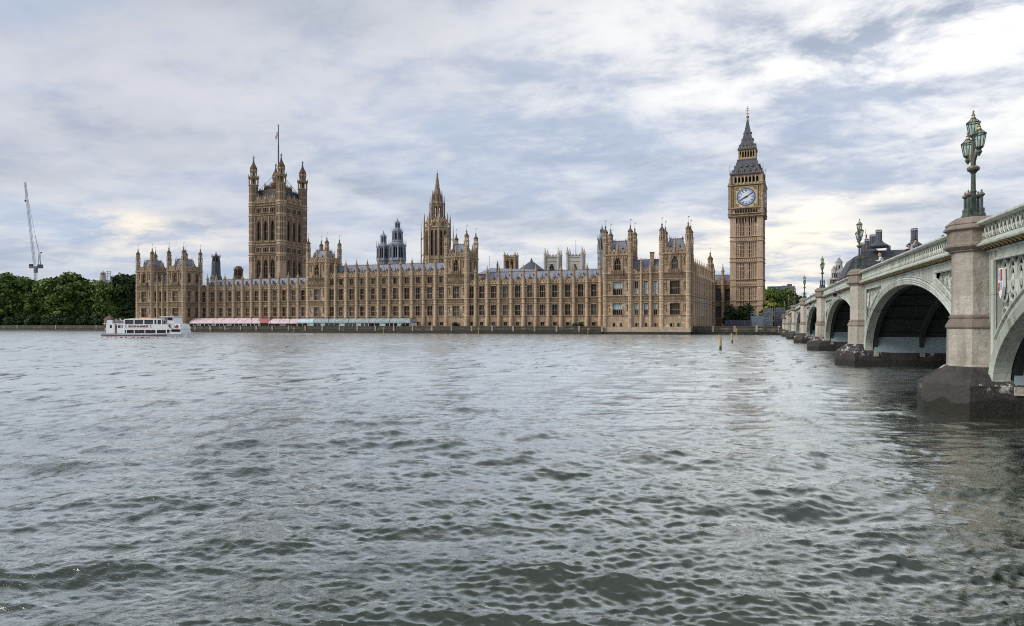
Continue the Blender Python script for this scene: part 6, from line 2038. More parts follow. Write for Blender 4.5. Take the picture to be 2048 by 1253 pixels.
def tree(label, u, v, meshes, rz=0, sc=1.0, group=None, z=2.0, name='tree', cat='tree', szx=1.0):
    root = thing(name, label, cat, (u, v, z), rz, group)
    root.scale = (sc * szx, sc * szx, sc)
    inst('crown', meshes[0], root); inst('trunk', meshes[1], root)
    return root


tmesh = [tree_mesh(25, 21, 11, 'leaf', 13000), tree_mesh(24, 18, 23, 'leaf', 12000), tree_mesh(25, 20, 37, 'leaf_dark', 12000), tree_mesh(23, 22, 41, 'leaf', 13000)]
tg = 'trees of the riverside garden'
for i, (px, v, py, k, lab) in enumerate((
        (-70, 305, 552, 0, 'leafy green tree cut by the left edge of the picture'), (20, 300, 553, 3, 'broad green tree at the far left, left of the crane'), (85, 308, 563, 1, 'green tree below the crane'),
        (128, 300, 547, 0, 'broad green tree just right of the crane'), (168, 310, 561, 3, 'green tree left of the small white cupola'), (212, 302, 567, 1, 'green tree below the small white cupola'),
        (250, 310, 550, 2, 'dark green tree touching the left pavilion'), (50, 322, 564, 2, 'dark tree behind the trees at the foot of the crane'), (275, 330, 548, 2, 'dark tree half hidden behind the left pavilion'),
        (190, 335, 566, 2, 'dark tree behind the cupola trees'), (110, 330, 562, 1, 'green tree behind, right of the crane mast'), (-20, 330, 556, 2, 'dark tree behind, near the left edge'))):
    u = at(px, v); hh = height(py, u, v) - 2.0
    base = (25, 24, 25, 23)[k]
    tree(lab, u, v, tmesh[k], i * 1.3, hh / base, tg)
# low shrubs that close the foot of the garden
sh = tree_mesh(7, 10, 55, 'leaf_dark', 2600, 0.5, 0.02)
for i in range(13):
    px = -60 + i * 25.5; u = at(px, 286)
    tree(('dark round bush behind the river wall at the foot of the garden trees'), u, 286, sh, i * 0.9, random.uniform(0.75, 1.05), 'bushes along the garden wall', 2.0, 'bush', 'bush')

kmesh = tree_mesh(11, 13, 71, 'leaf_dark', 5200, 0.42, 0.05)
u = at(1463, 275); tree('dark green tree at the foot of the clock tower, left half of the pair', u, 275, kmesh, 0, (height(612, u, 275) - 2) / 11 * 0.97, 'small trees below the clock tower', szx=0.78)
u = at(1491, 272); tree('dark green tree at the foot of the clock tower, right half of the pair', u, 272, kmesh, 2.0, (height(611, u, 272) - 2) / 11, 'small trees below the clock tower', szx=0.85)
for px, v, py, k, szx, lab in ((1552, 330, 577, 0, 0.8, 'tall green tree right of the clock tower'), (1532, 345, 581, 3, 0.7, 'green tree half behind the clock tower'), (1574, 350, 581, 1, 0.8, 'green tree in front of the brown building with white gable'), (1588, 360, 588, 2, 0.9, 'dark green tree behind the far end of the bridge')):
    u = at(px, v); tree(lab, u, v, tmesh[k], px, (height(py, u, v) - 2) / (25, 24, 25, 23)[k], 'trees beyond the bridge', szx=szx)
ym = tree_mesh(9, 8, 83, 'leaf_yellow', 3000, 0.4)
u = at(1540, 300); tree('small yellow green tree just right of the clock tower foot', u, 300, ym, 0, (height(602, u, 300) - 2) / 9, None, szx=1.15)
bs = tree_mesh(2.2, 2.4, 91, 'leaf_dark', 700, 0.2, 0.02)
for px, s, lab in ((806, 0.9, 'small dark bush at the end of the teal marquees'), (910, 1.15, 'round dark bush on the terrace below the right centre tower'), (1150, 1.0, 'left one of two dark bushes on the terrace near the right pavilion'), (1161, 1.1, 'right one of two dark bushes on the terrace near the right pavilion')):
    tree(lab, at(px, 249.3), 249.3, bs, px, s, 'bushes on the terrace', 2.0, 'bush', 'bush')

# stone kiosk on the garden wall
def kiosk():
    v = 283; u = at(219, v); k = depth(u, v) / 1365
    root = thing('garden_kiosk', 'small stone kiosk with pointed roof on the river wall, behind the stern of the boat', 'kiosk', (u, v, 2.0))
    b = MB(); r = 2.7
    b.lathe(0, 0, [(r, 0), (r, height(640, u, v) - 2)], 'hut', 8)
    for q in range(8):
        a = PI / 4 * q; d = r * math.cos(PI / 8)
        b.T = Matrix.Rotation(a, 4, 'Z'); b.box(-0.4, 0.4, -d - 0.03, -d - 0.002, 1.2, 3.0, 'void'); b.T = Matrix.Identity(4)
    b.build('wall', root)
    z = height(640, u, v) - 2
    b = MB(); b.lathe(0, 0, [(r * 1.2, z), (r * 0.75, z + 1.1), (0.25, z + 2.4), (0.3, z + 2.7), (0.05, z + 3.4)], 'stone_dark', 8); b.build('roof', root)


kiosk()
b = MB(); b.box(0, 26, 0, 3, 2, 6.2, 'stone_dark'); b.box(-0.4, 26.4, -0.4, 3.4, 6.2, 6.7, 'stone_plinth')
tag(b.build('garden_lodge', None, (at(222, 287), 287, 0)), 'low dark garden building with pale roof edge between the trees and the left pavilion', 'building')


# ---------------------------------------------------------------- crane and cupola, far left
def crane():
    v = 430; u = at(71.5, v); k = depth(u, v) / 1365

    def H(py): return height(py, u, v)
    root = thing('tower_crane', 'tall luffing tower crane with steep lattice jib, above the trees at the left', 'crane', (u, v, 0), R(YAW))

    def lattice(b, p0, p1, w, n, r):
        p0 = Vector(p0); p1 = Vector(p1); d = (p1 - p0).normalized(); s = d.cross(Vector((0, 1, 0))).normalized(); f = d.cross(s)
        c = [(s * a + f * e) * w for a, e in ((1, 1), (-1, 1), (-1, -1), (1, -1))]
        for q in c: b.tube(p0 + q, p1 + q * 0.7, r, 'crane', None, 4)
        for i in range(n):
            a = p0 + (p1 - p0) * (i / n); e = p0 + (p1 - p0) * ((i + 1) / n)
            for j in range(4):
                b.tube(a + c[j], e + c[(j + 1) % 4], r * 0.6, 'crane', None, 4)
    b = MB(); lattice(b, (0, 0, 2), (0, 0, H(542)), 0.9, 20, 0.12); b.build('mast', root)
    b = MB(); b.lathe(0, 0, [(1.6, H(546)), (1.7, H(538)), (1.2, H(537))], 'crane', 8); b.box(-12 * k, 12 * k, -1.2, 1.2, H(537), H(533), 'crane')
    b.build('slewing_ring', root)
    b = MB(); b.box(-12 * k, -6 * k, -1.0, 1.0, H(534.5), H(528.8), 'black_iron'); b.build('counterweight', root)
    b = MB(); b.box(5 * k, 13 * k, -1.3, 1.3, H(537), H(529.5), 'slate_dark'); b.build('machinery_deck', root)
    b = MB(); lattice(b, (-1.0, 0, H(531)), ((50 - 71.5) * k, 0, H(364)), 0.75, 34, 0.10); b.build('jib', root)
    b = MB()
    for x in (5, 9.5): b.tube((x * k, 0, H(533)), (6.5 * k, 0, H(505)), 0.2, 'crane')
    b.tube((6.5 * k, 0, H(505)), (10 * k, 0, H(505)), 0.2, 'crane'); b.tube((9.5 * k, 0, H(505)), (10 * k, 0, H(533)), 0.15, 'crane')
    b.lathe(11.5 * k, 0, [(0.5, H(506.5)), (0.5, H(504.5))], 'red', 6)
    b.build('back_frame', root)
    b = MB(); b.tube((6.5 * k, 0, H(505)), ((66 - 71.5) * k + 4 * k, 0, H(470)), 0.16, 'black_iron'); b.tube((3.0 * k, 0, H(492)), ((50 - 71.5) * k, 0, H(366)), 0.10, 'black_iron', None, 4); b.build('stay_rope', root)
    b = MB(); b.tube(((51 - 71.5) * k, 0, H(366)), ((51 - 71.5) * k, 0, H(400)), 0.06, 'black_iron', None, 4); b.box((51 - 71.5) * k - 0.5, (51 - 71.5) * k + 0.5, -0.5, 0.5, H(404), H(400), 'black_iron'); b.build('hook_block', root)


crane()
lantern_tower('small white cupola above the trees, left of the palace', 206, 520, [(7, 570, 552, 6, 'base'), (5, 552, 546, 4, 'body'), (4.6, 546, 541, 0, 'spire')], 'stone_white', 'cupola', 8, False)
b = MB(); v = 520; u = at(218, v); k = depth(u, v) / 1365
for x in (-4, 0, 4.5): b.tube((x * k, 0, 20), (x * k, 0, height(542, u, v)), 0.25, 'steel', None, 5)
for py in (543, 547, 552): b.tube((-9 * k, 0, height(py, u, v)), (5 * k, 0, height(py, u, v)), 0.25, 'steel', None, 5)
b.box(-10 * k, 6 * k, 1, 12, 2, height(560, u, v), 'stone_white')
tag(b.build('rooftop_frame', None, (u, v, 0)), 'grey steel roof frame on a pale block beside the white cupola', 'building')


# ---------------------------------------------------------------- beyond the bridge, right
def box_building(name, label, cat, px0, px1, v, ytop, mat, depth_m=14, roof=None, windows=None, chim=()):
    u0, u1 = at(px0, v), at(px1, v); zt = height(ytop, (u0 + u1) / 2, v)
    root = thing(name, label, cat, (u0, v, 0)); W = u1 - u0
    wall = MB()
    if windows:
        nx, fh, w = windows
        edges = [W * i / nx for i in range(nx + 1)]
        facade(root, wall, (0, 0, 0), edges, 2, zt, [dict(z=zt - 0.8 - fh * (j + 1) + 0.6, h=fh * 0.58, w=w, lights=2, transoms=1) for j in range(5)], 0.8, mat, False)
        wall.box(0, W, 0.81, depth_m, 2, zt - 0.4, mat)
    else: wall.box(0, W, 0, depth_m, 2, zt, mat)
    wall.box(-0.3, W + 0.3, -0.3, depth_m, zt + 0.002, zt + 0.6, mat)
    wall.build('wall', root)
    if roof:
        b = MB(); zr = height(roof, (u0 + u1) / 2, v); b.taper(0, W, 0.2, depth_m - 0.2, zt + 0.6, W * 0.08, W * 0.92, 3, depth_m - 3, zr, 'slate_dark'); b.build('roof', root)
    for x, w, py in chim:
        b = MB(); b.box(W * x, W * x + w, 3, 5, zt, height(py, u0, v), mat); b.build('chimney', root)
    return root


box_building('office_building', 'flat office block with a blue top storey, above the trees right of the clock tower', 'building', 1536, 1563, 420, 575, 'office_blue', 18, None, (8, 3.4, 1.6))
box_building('old_building', 'brown old building with dark roof, between the blue office block and the bridge lamps', 'building', 1562, 1580, 400, 580, 'brick', 14, 571, (3, 3.6, 1.4), ((0.72, 2.4, 568),))
box_building('gabled_building', 'small white gabled building behind the bridge lamp posts', 'building', 1579, 1592, 395, 590, 'stone_white', 12, 572, (3, 3.4, 1.2))


def domed_building():
    v = 470
    u0, u1 = at(1660, v), at(1697, v); W = u1 - u0; um = (u0 + u1) / 2
    def H(y): return height(y, um, v)
    root = thing('domed_building', 'pale turreted building with two grey domes, between the bridge lamps', 'building', (u0, v, 0))
    wall = MB()
    facade(root, wall, (0, 0, 0), [W * i / 6 for i in range(7)], 2, H(556), [dict(z=H(556) - 4.4 * (j + 1) + 0.8, h=2.6, w=1.4, lights=2, transoms=1) for j in range(4)], 0.8, 'stone_white', False)
    wall.box(0, W, 0.81, 16, 2, H(557), 'stone_white')
    wall.build('wall', root)
    for px, hw, yb, ys, yd, yt, m_ in ((1679, 6.5, 556, 526, 520, 514, 'stone_white'), (1669, 5.0, 556, 541, 536, 531, 'stone_white'), (1683, 8.5, 558, 549, 540, 531, 'lead')):
        x = at(px, v) - u0; k = depth(um, v) / 1365
        b = MB(); r = hw * k
        y = 3 if px != 1683 else -2.0
        b.lathe(x, y, [(r, H(yb) - 2), (r, H(ys)), (r * 1.12, H(ys) + 0.3), (r * 1.1, H(ys) + 0.9)], 'stone_white' if px != 1683 else 'lead', 8)
        for q in range(8):
            a = PI / 4 * q; b.T = Matrix.Translation((x, y, 0)) @ Matrix.Rotation(a, 4, 'Z'); d = r * math.cos(PI / 8)
            for j in range(2): b.box(-r * 0.2, r * 0.2, -d - 0.04, -d - 0.004, H(ys) - 4.5 - j * 5, H(ys) - 1.5 - j * 5, 'void')
            b.T = Matrix.Identity(4)
        t = b.build('turret', root)
        b = MB(); b.lathe(x, y, [(r * 1.05, H(ys) + 0.9), (r * 0.95, (H(ys) + H(yd)) / 2), (r * 0.5, H(yd) + 0.5), (r * 0.16, H(yd) + 1.6), (r * 0.2, H(yt) - 0.8), (0.06, H(yt))], 'lead', 10); b.build('dome', t)


domed_building()


def chimney_building():
    v = 318
    um = at(1740, v); k = depth(um, v) / 1365
    X = lambda px: at(px, v)
    H = lambda y: height(y, um, v)
    root = thing('chimneyed_building', 'modern building with a dark sloping roof and tall round topped chimneys, behind the bridge', 'building', (0, v, 0))
    b = MB(); x0, x1 = X(1672), X(1872)
    b.box(x0 + 1, x1 - 1, 1.5, 40, 2, H(600), 'stone_dark'); b.build('wall', root)
    b = MB()
    xr0, xr1 = X(1743), X(1850)
    zb, zt = H(590), H(497)
    x1 = X(1890); xm0, xm1, zm = X(1712), X(1872), H(512)
    P0 = [(x0, 0, zb), (x1, 0, zb), (x1, 40, zb), (x0, 40, zb)]
    P1 = [(xm0, 7, zm), (xm1, 7, zm), (xm1, 34, zm), (xm0, 34, zm)]
    P2 = [(xr0, 11, zt), (xr1, 11, zt), (xr1, 29, zt), (xr0, 29, zt)]
    b.add(P0 + P1 + P2, [(0, 1, 5, 4), (1, 2, 6, 5), (2, 3, 7, 6), (3, 0, 4, 7), (4, 5, 9, 8), (5, 6, 10, 9), (6, 7, 11, 10), (7, 4, 8, 11), (8, 9, 10, 11)], 'roof_dark')
    lerp = lambda p, q, f: tuple(i + (j - i) * f for i, j in zip(p, q))
    for i in range(13):     # ribs running up the roof
        f = i / 12; p, q, r = lerp(P0[0], P0[1], f), lerp(P1[0], P1[1], f), lerp(P2[0], P2[1], f)
        b.tube(p, q, 0.16, 'slate_dark', None, 4); b.tube(q, r, 0.16, 'slate_dark', None, 4)
    for j in range(1, 9):
        f = j / 8; b.tube(lerp(P0[0], P1[0], f), lerp(P0[1], P1[1], f), 0.08, 'black_iron', None, 4)
        b.tube(lerp(P0[0], P1[0], f), lerp(P0[3], P1[3], f), 0.08, 'black_iron', None, 4)
    ro = b.build('roof', root)
    d = MB()
    d.prism([(-0.9, 0), (0.9, 0), (0.6, 2.0), (-0.6, 2.0)], -0.2, 3.0, 'slate_dark'); d.box(-0.7, 0.7, -0.25, -0.203, 0.1, 1.3, 'blind'); dm = d.mesh('dormer')
    for px, y in ((1730, 537), (1751, 533), (1775, 530), (1797, 528)):
        z = H(y); f = (z - zb) / (zm - zb); inst('dormer', dm, ro, (X(px), 7 * f - 0.6, z - 0.8))
    for px, hw, ytop, ybase, yy, flare in ((1757.7, 5.6, 460.3, 483, 7.5, 17), (1745.5, 5.6, 470, 496, 20, 12), (1735.5, 5.4, 478.5, 505, 26, 9), (1727, 4.8, 486, 506, 32, 8), (1828.5, 6.0, 457.7, 481, 9, 13), (1777, 3.6, 492, 500, 26, 6)):
        x = at(px, v + yy); k = depth(x, v + yy) / 1365; H = lambda y, x=x, yy=yy: height(y, x, v + yy)
        c = MB(); r = hw * k * 0.95
        c.lathe(x, yy, [(r, H(ybase)), (r * 0.92, H(ytop) - 0.9)], 'slate_dark', 12)
        c.lathe(x, yy, [(r * 1.12, H(ytop) - 1.1), (r * 1.15, H(ytop) - 0.8)], 'slate_dark', 12); c.lathe(x, yy, [(r * 1.08, H(ytop) - 0.2), (r * 1.12, H(ytop))], 'slate_dark', 12)
        for q in range(12): c.tube((x + r * 1.05 * math.cos(q * PI / 6), yy + r * 1.05 * math.sin(q * PI / 6), H(ybase)), (x + r * 1.05 * math.cos(q * PI / 6), yy + r * 1.05 * math.sin(q * PI / 6), H(ytop)), 0.07, 'lead', None, 4)
        for q in range(1, 6): c.lathe(x, yy, [(r * 1.0, H(ybase) + (H(ytop) - H(ybase)) * q / 6.5 - 0.06), (r * 1.08, H(ybase) + (H(ytop) - H(ybase)) * q / 6.5), (r * 1.0, H(ybase) + (H(ytop) - H(ybase)) * q / 6.5 + 0.06)], 'lead', 12, cap=False)
        fl = flare * k
        c.lathe(x, yy, [(fl, H(ybase + 13)), (fl * 1.1, H(ybase + 10)), (fl * 0.9, H(ybase + 7)), (fl * 0.5, H(ybase + 2.5)), (r * 1.2, H(ybase) + 0.2)], 'slate_dark', 14)
        c.build('chimney', root)
    H = lambda y: height(y, um, v)
    p = MB(); p.tube((X(1733), 2, H(560)), (X(1733), 2, H(457)), 0.14, 'black_iron', 0.08); p.box(X(1733), X(1733) + 0.5, 1.95, 2.05, H(476), H(468), 'red'); p.build('flagpole', root)


M['roof_dark'] = slate('dark bronze roof', (0.075, 0.076, 0.086), 2.6, 0.7)
chimney_building()


# scaffolding and sheeted hoardings by the bridge end
def scaffold():
    v = 262; u0, u1 = at(1502, v), at(1528, v); W = u1 - u0; um = u0
    H = lambda y: height(y, um, v)
    root = thing('scaffold', 'open scaffold bay with pale netting, below the clock tower', 'scaffold', (u0, v, 2))
    z1 = H(625) - 2
    b = MB()
    for i in range(6):
        for y in (0, 2.0): b.tube((W * i / 5, y, 0), (W * i / 5, y, z1 + (0.5 if i < 2 else -0.2)), 0.06, 'steel', None, 5)
    for j in range(5):
        z = z1 * (j + 0.6) / 5
        for y in (0, 2.0): b.tube((-0.2, y, z), (W + 0.2, y, z), 0.06, 'steel', None, 5)
        b.box(0, W, 0.1, 1.9, z - 0.12, z - 0.06, 'cloth_tan')
    b.tube((0, 0, 0), (W * 0.6, 0, z1 * 0.9), 0.05, 'steel', None, 5)
    b.build('tubes', root)
    n = MB(); n.box(0.1, W - 0.1, -0.12, -0.09, 0.1, z1 * 0.78, 'net'); n.build('netting', root)
    for px0, px1, yt, vv, lab in ((1528.3, 1545, 617, 258.5, 'tall narrow blue grey sheeted hoarding beside the scaffold'), (1549.5, 1569, 616, 264, 'wide blue grey sheeted hoarding at the far end of the bridge')):
        a, c = at(px0, vv), at(px1, vv)
        r_ = thing('sheeted_hoarding', lab, 'hoarding', (a, vv, 2), R(-4), 'sheeted hoardings'); Wd = c - a; h = height(yt, a, vv) - 2
        s = MB()
        nx, nz = 10, 12
        vs = []; fs = []
        for side in range(2):
            for j in range(nz + 1):
                for i in range(nx + 1):
                    q = random.uniform(-0.06, 0.06)
                    vs.append((Wd * i / nx, q, h * j / nz) if side == 0 else (Wd + q * (0 < i < nx), 3.0 * i / nx, h * j / nz))
        for side in range(2):
            o = side * (nx + 1) * (nz + 1)
            for j in range(nz):
                for i in range(nx): p = o + j * (nx + 1) + i; fs.append((p, p + 1, p + nx + 2, p + nx + 1))
        s.add(vs, fs, 'wrap'); s.box(0.1, Wd - 0.1, 0.2, 3.0, 0, h - 0.06, 'wrap')
        s.build('sheeting', r_)
        f = MB()
        for x in (0, Wd): f.tube((x, -0.1, 0), (x, -0.1, h + 0.3), 0.06, 'steel', None, 5)
        for q in (0.2, 0.5, 0.8): f.tube((0, -0.1, h * q), (Wd, -0.1, h * q), 0.05, 'steel', None, 5)
        f.build('poles', r_)


scaffold()
b = MB(); b.box(0, at(1503, 258) - at(1450, 258), 0, 0.15, 2, height(641, -10, 258), 'cloth_navy'); x = 0
while x < at(1503, 258) - at(1450, 258): b.box(x, x + 0.12, -0.06, -0.003, 2, height(641, -10, 258) + 0.1, 'slate_dark'); x += 2.2
tag(b.build('site_fence', None, (at(1450, 258), 258, 0)), 'dark blue site fence in front of the small trees below the clock tower', 'fence')


# ---------------------------------------------------------------- timber posts and yellow marks at the water
def post(label, px, py_w, py_t, r, group, cap=True):
    t = math.atan((px - 1024) / 1365) - R(YAW)
    Z = EYE * 1365 / (py_w - 648.5); v = Z / (math.cos(R(YAW)) - math.tan(t) * math.sin(R(YAW))); u = v * math.tan(t)
    H = height(py_t, u, v)
    root = thing('mooring_pile', label, 'mooring pile', (u, v, 0), 0, group)
    b = MB(); b.lathe(0, 0, [(r * 1.05, -1.0), (r, H * 0.30)], 'weed', 8); b.lathe(0, 0, [(r, H * 0.30), (r * 0.95, H * 0.86)], 'yellow', 8)
    b.build('pile', root)
    b = MB(); b.lathe(-r * 0.35, 0, [(r * 0.5, H * 0.86), (r * 0.42, H), (r * 0.1, H * 1.04)], 'yellow', 6); b.tube((-r * 1.2, 0, H * 0.74), (-r * 1.2, 0, H * 1.03), 0.07, 'yellow'); b.build('rail', root)
    return root


post('taller yellow mooring pile standing in the river, nearest one', 1441, 701, 671, 0.18, 'yellow mooring piles')
post('shorter yellow mooring pile standing in the river, right of the tall one', 1464.5, 687, 667, 0.17, 'yellow mooring piles')
ym_ = MB()
ym_.lathe(0, 0, [(0.12, -0.2), (0.10, 2.0), (0.03, 2.25)], 'yellow', 6); ym_.box(-0.42, 0.42, -0.06, 0.06, 1.45, 1.66, 'yellow'); ym_.box(-0.28, 0.28, -0.05, 0.05, 1.85, 2.0, 'yellow')
yme = ym_.mesh('navigation_mark')
for i, (px, v, z, lab) in enumerate(((8, 279.0, 0.3, 'on the garden wall at the left edge'), (132, 279.0, 0.3, 'on the garden wall left of the boat'), (421, 246.6, 0.3, 'on the terrace wall below the long pink marquee'), (588, 246.6, 0.3, 'on the terrace wall below the small pink marquee'),
                              (767, 246.6, 0.3, 'on the terrace wall below the teal marquees'), (957, 246.6, 0.3, 'on the terrace wall right of the centre tower'), (1176, 246.6, 0.3, 'on the terrace wall left of the right pavilion'), (1472.5, 240, 0.2, 'standing in the river beside the two piles'))):
    o = inst('navigation_mark', yme, None, (at(px, v), v, z)); tag(o, 'small yellow cross mark ' + lab, 'marker', 'yellow cross marks along the river wall')
    if px == 1472.5: o.scale = (1.2, 1.2, 1.0)


# ---------------------------------------------------------------- trip boat
def text_mesh(s, size, mat, extrude=0.01, bold=0.0):
    cu = bpy.data.curves.new('t', 'FONT'); cu.body = s; cu.size = size; cu.extrude = extrude; cu.offset = bold; cu.align_x = 'CENTER'; cu.align_y = 'CENTER'; cu.resolution_u = 2
    o = bpy.data.objects.new('t', cu); COL.objects.link(o)
    dg = bpy.context.evaluated_depsgraph_get(); dg.update()
    me = bpy.data.meshes.new_from_object(o.evaluated_get(dg))
    bpy.data.objects.remove(o)
    me.materials.clear(); me.materials.append(M[mat])
    me.transform(Matrix.Rotation(PI / 2, 4, 'X'))
    return me


def boat():
    t = math.atan((296 - 1024) / 1365) - R(YAW); Z = EYE * 1365 / (675.5 - 648.5)
    v = Z / (math.cos(R(YAW)) - math.tan(t) * math.sin(R(YAW))); u = v * math.tan(t)
    hd = YAW - 6
    root = thing('passenger_boat', 'white two deck river trip boat with red lettering, passing at the left', 'boat', (u, v, 0), R(hd))
    f = Z / 1365 / 10.24 * 1.02
    X = lambda x: (x - 982) * f
    Zz = lambda y: (627 - y) * f
    B = 2.7
    # hull
    h = MB()
    st = [(X(112), 0.80, 0.0), (X(130), 0.95, 0.0), (X(500), 1.0, 0), (X(1100), 1.0, 0), (X(1450), 0.92, 0.15), (X(1650), 0.62, 0.5), (X(1780), 0.28, 0.9), (X(1862), 0.02, 1.15)]
    n = 9; vs = []; fs = []
    for i, (x, w, _) in enumerate(st):
        top = Zz(548) if x < X(1480) else Zz(548) + (Zz(498) - Zz(548)) * (x - X(1480)) / (X(1862) - X(1480))
        rake = 0.0 if i < 5 else (i - 4) * 0.32
        for k in range(n):
            a = PI * k / (n - 1)
            y = -math.cos(a) * B * w; low = math.sin(a) ** 0.5 if 0 < k < n - 1 else 0
            z = top - (top + 0.6) * (0 if k in (0, n - 1) else (0.75 if k in (1, n - 2) else 1.0))
            if k in (1, n - 2): y = -math.cos(0) * B * w * (0.93 if k == 1 else -0.93); 
            xx = x - rake * (1 - (z + 0.6) / (top + 0.6))
            vs.append((xx, y, z))
    for i in range(len(st) - 1):
        for k in range(n - 1): fs.append((i * n + k, i * n + k + 1, (i + 1) * n + k + 1, (i + 1) * n + k)[::-1])
        fs.append((i * n, (i + 1) * n, (i + 1) * n + n - 1, i * n + n - 1)[::-1])
    fs.append(tuple(range(n))); h.add(vs, fs, 'white')
    h.box(X(115), X(1500), -B - 0.06, -B * 0.965, Zz(592), Zz(574), 'navy')
    h.box(X(112), X(1500), -B - 0.08, -B * 0.96, Zz(558), Zz(546), 'cloth_grey')
    h.box(X(120), X(1480), -B - 0.02, -B * 0.94, Zz(632), Zz(612), 'maroon')
    h.build('hull', root)
    # lower saloon
    s = MB(); W = B - 0.15
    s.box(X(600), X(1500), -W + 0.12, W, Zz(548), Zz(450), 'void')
    s.box(X(600), X(1500), -W - 0.02, -W + 0.10, Zz(548), Zz(537), 'white'); s.box(X(600), X(1600), -W - 0.02, W + 0.02, Zz(473), Zz(449), 'white')
    s.taper(X(1500), X(1800), -W + 0.05, W - 0.05, Zz(548), X(1500), X(1775), -W + 0.3, W - 0.3, Zz(449), 'white')
    for a, b_ in ((595, 612), (640, 656), (805, 822), (1033, 1048), (1265, 1292), (1482, 1504)): s.box(X(a), X(b_), -W - 0.015, -W + 0.115, Zz(537), Zz(473), 'white')
    s.box(X(1507), X(1546), -W - 0.06, -W + 0.5, Zz(525), Zz(465), 'glass'); s.prism([(X(1596), Zz(508)), (X(1772), Zz(508)), (X(1762), Zz(464)), (X(1596), Zz(464))], -W - 0.01, -W * 0.8, 'glass')
    s.build('lower_saloon', root)
    w = MB()
    for a, b_ in ((612, 640), (656, 805), (822, 1033), (1048, 1265), (1292, 1482)): w.box(X(a) + 0.002, X(b_) - 0.002, -W + 0.03, -W + 0.06, Zz(537), Zz(473), 'glass')
    w.build('window', root)
    w = MB()
    for x, m_ in ((905, 'yellow'), (1168, 'yellow')): w.box(X(x) - 0.1, X(x) + 0.1, -W + 0.005, -W + 0.025, Zz(500), Zz(484), m_)
    w.build('cabin_lamp', root)
    # name band and upper saloon
    s = MB(); W2 = B - 0.12
    s.box(X(598), X(1640), -W2, W2, Zz(448.5), Zz(362), 'white')
    s.taper(X(1640), X(1790), -W2, W2, Zz(448.5), X(1640), X(1752), -W2 * 0.8, W2 * 0.8, Zz(350), 'white')
    s.build('name_band', root)
    band = inst('lettering', text_mesh('GOLDEN SALAMANDER', 0.52, 'maroon', 0.012, 0.03), root, (X(905), -W2 - 0.015, Zz(405)))
    band.scale = (0.98, 1, 1.45)
    cr = MB()
    pts = [(math.cos(R(a)), math.sin(R(a))) for a in range(60, 301, 20)]
    poly = [(0.30 * x, 0.42 * z) for x, z in pts] + [(0.30 * x * 0.62 + 0.06, 0.42 * z * 0.80) for x, z in pts[::-1]]
    cr.prism(poly, -0.02, 0, 'slate_dark'); cm = cr.mesh('emblem')
    for x in (648, 712, 1112, 1176):
        inst('emblem', cm, root, (X(x), -W2 - 0.004, Zz(403)))
    g = MB(); g.prism([(X(1668), Zz(430)), (X(1722), Zz(430)), (X(1728), Zz(400)), (X(1715), Zz(368)), (X(1695), Zz(372)), (X(1690), Zz(400)), (X(1672), Zz(400))], -W2 - 0.09, -W2 * 0.8, 'red'); g.build('red_mark', root)
    s = MB()
    s.box(X(612), X(1385), -W2 + 0.35, W2 - 0.2, Zz(362), Zz(272), 'void')
    s.box(X(598), X(1390), -W2 + 0.05, W2 - 0.05, Zz(274), Zz(258), 'white')
    s.taper(X(640), X(1300), -W2 + 0.1, W2 - 0.1, Zz(258), X(700), X(1220), -W2 + 0.8, W2 - 0.8, Zz(248), 'white')
    for a, b_ in ((575, 616), (798, 818), (1003, 1024), (1212, 1236), (1284, 1302), (1378, 1400)): s.box(X(a), X(b_), -W2 + 0.05, -W2 + 0.2, Zz(362), Zz(274), 'white')
    s.build('upper_saloon', root)
    w = MB()
    for a, b_ in ((616, 798), (818, 1003), (1024, 1212), (1236, 1284), (1302, 1378)): w.box(X(a), X(b_), -W2 + 0.24, -W2 + 0.27, Zz(360), Zz(275), 'glass')
    w.build('window', root)
    s = MB()
    s.taper(X(1392), X(1640), -W2 * 0.8, W2 * 0.8, Zz(348), X(1392), X(1600), -W2 * 0.75, W2 * 0.75, Zz(222), 'white'); s.box(X(1330), X(1618), -W2 * 0.85, W2 * 0.85, Zz(222), Zz(206), 'white')
    s.box(X(1410), X(1475), -W2 * 0.82, -W2 * 0.7, Zz(335), Zz(228), 'cloth_grey'); s.prism([(X(1500), Zz(275)), (X(1592), Zz(275)), (X(1580), Zz(226)), (X(1500), Zz(226))], -W2 * 0.86, -W2 * 0.7, 'glass')
    wh = s.build('wheelhouse', root)
    s = MB(); s.lathe(X(1548), -0.4, [(0.16, Zz(206)), (0.2, Zz(195)), (0.12, Zz(186))], 'yellow', 8); s.tube((X(1450), 0.5, Zz(206)), (X(1450), 0.5, Zz(160)), 0.04, 'steel'); s.build('signal_lamp', wh)
    # after part
    s = MB()
    s.box(X(215), X(396), -W, W, Zz(547), Zz(352), 'white'); s.box(X(446), X(600), -W, W, Zz(547), Zz(352), 'white'); s.box(X(396), X(446), -W + 0.4, W, Zz(547), Zz(352), 'white'); s.box(X(150), X(600), -W - 0.05, W + 0.05, Zz(352), Zz(342), 'white')
    s.box(X(298), X(338), -W - 0.02, -W - 0.003, Zz(436), Zz(378), 'glass'); s.box(X(470), X(572), -W - 0.02, -W - 0.003, Zz(434), Zz(380), 'navy'); s.box(X(520), X(568), -W - 0.03, -W - 0.021, Zz(432), Zz(384), 'dial_blue')
    s.box(X(230), X(348), -W, -W + 0.08, Zz(342), Zz(278), 'white')
    s.build('after_deckhouse', root)
    s = MB(); s.box(X(400), X(443), -W + 0.30, -W + 0.38, Zz(545), Zz(382), 'wood_door'); s.box(X(405), X(438), -W + 0.27, -W + 0.298, Zz(450), Zz(395), 'glass'); s.build('door', root)
    s = MB()
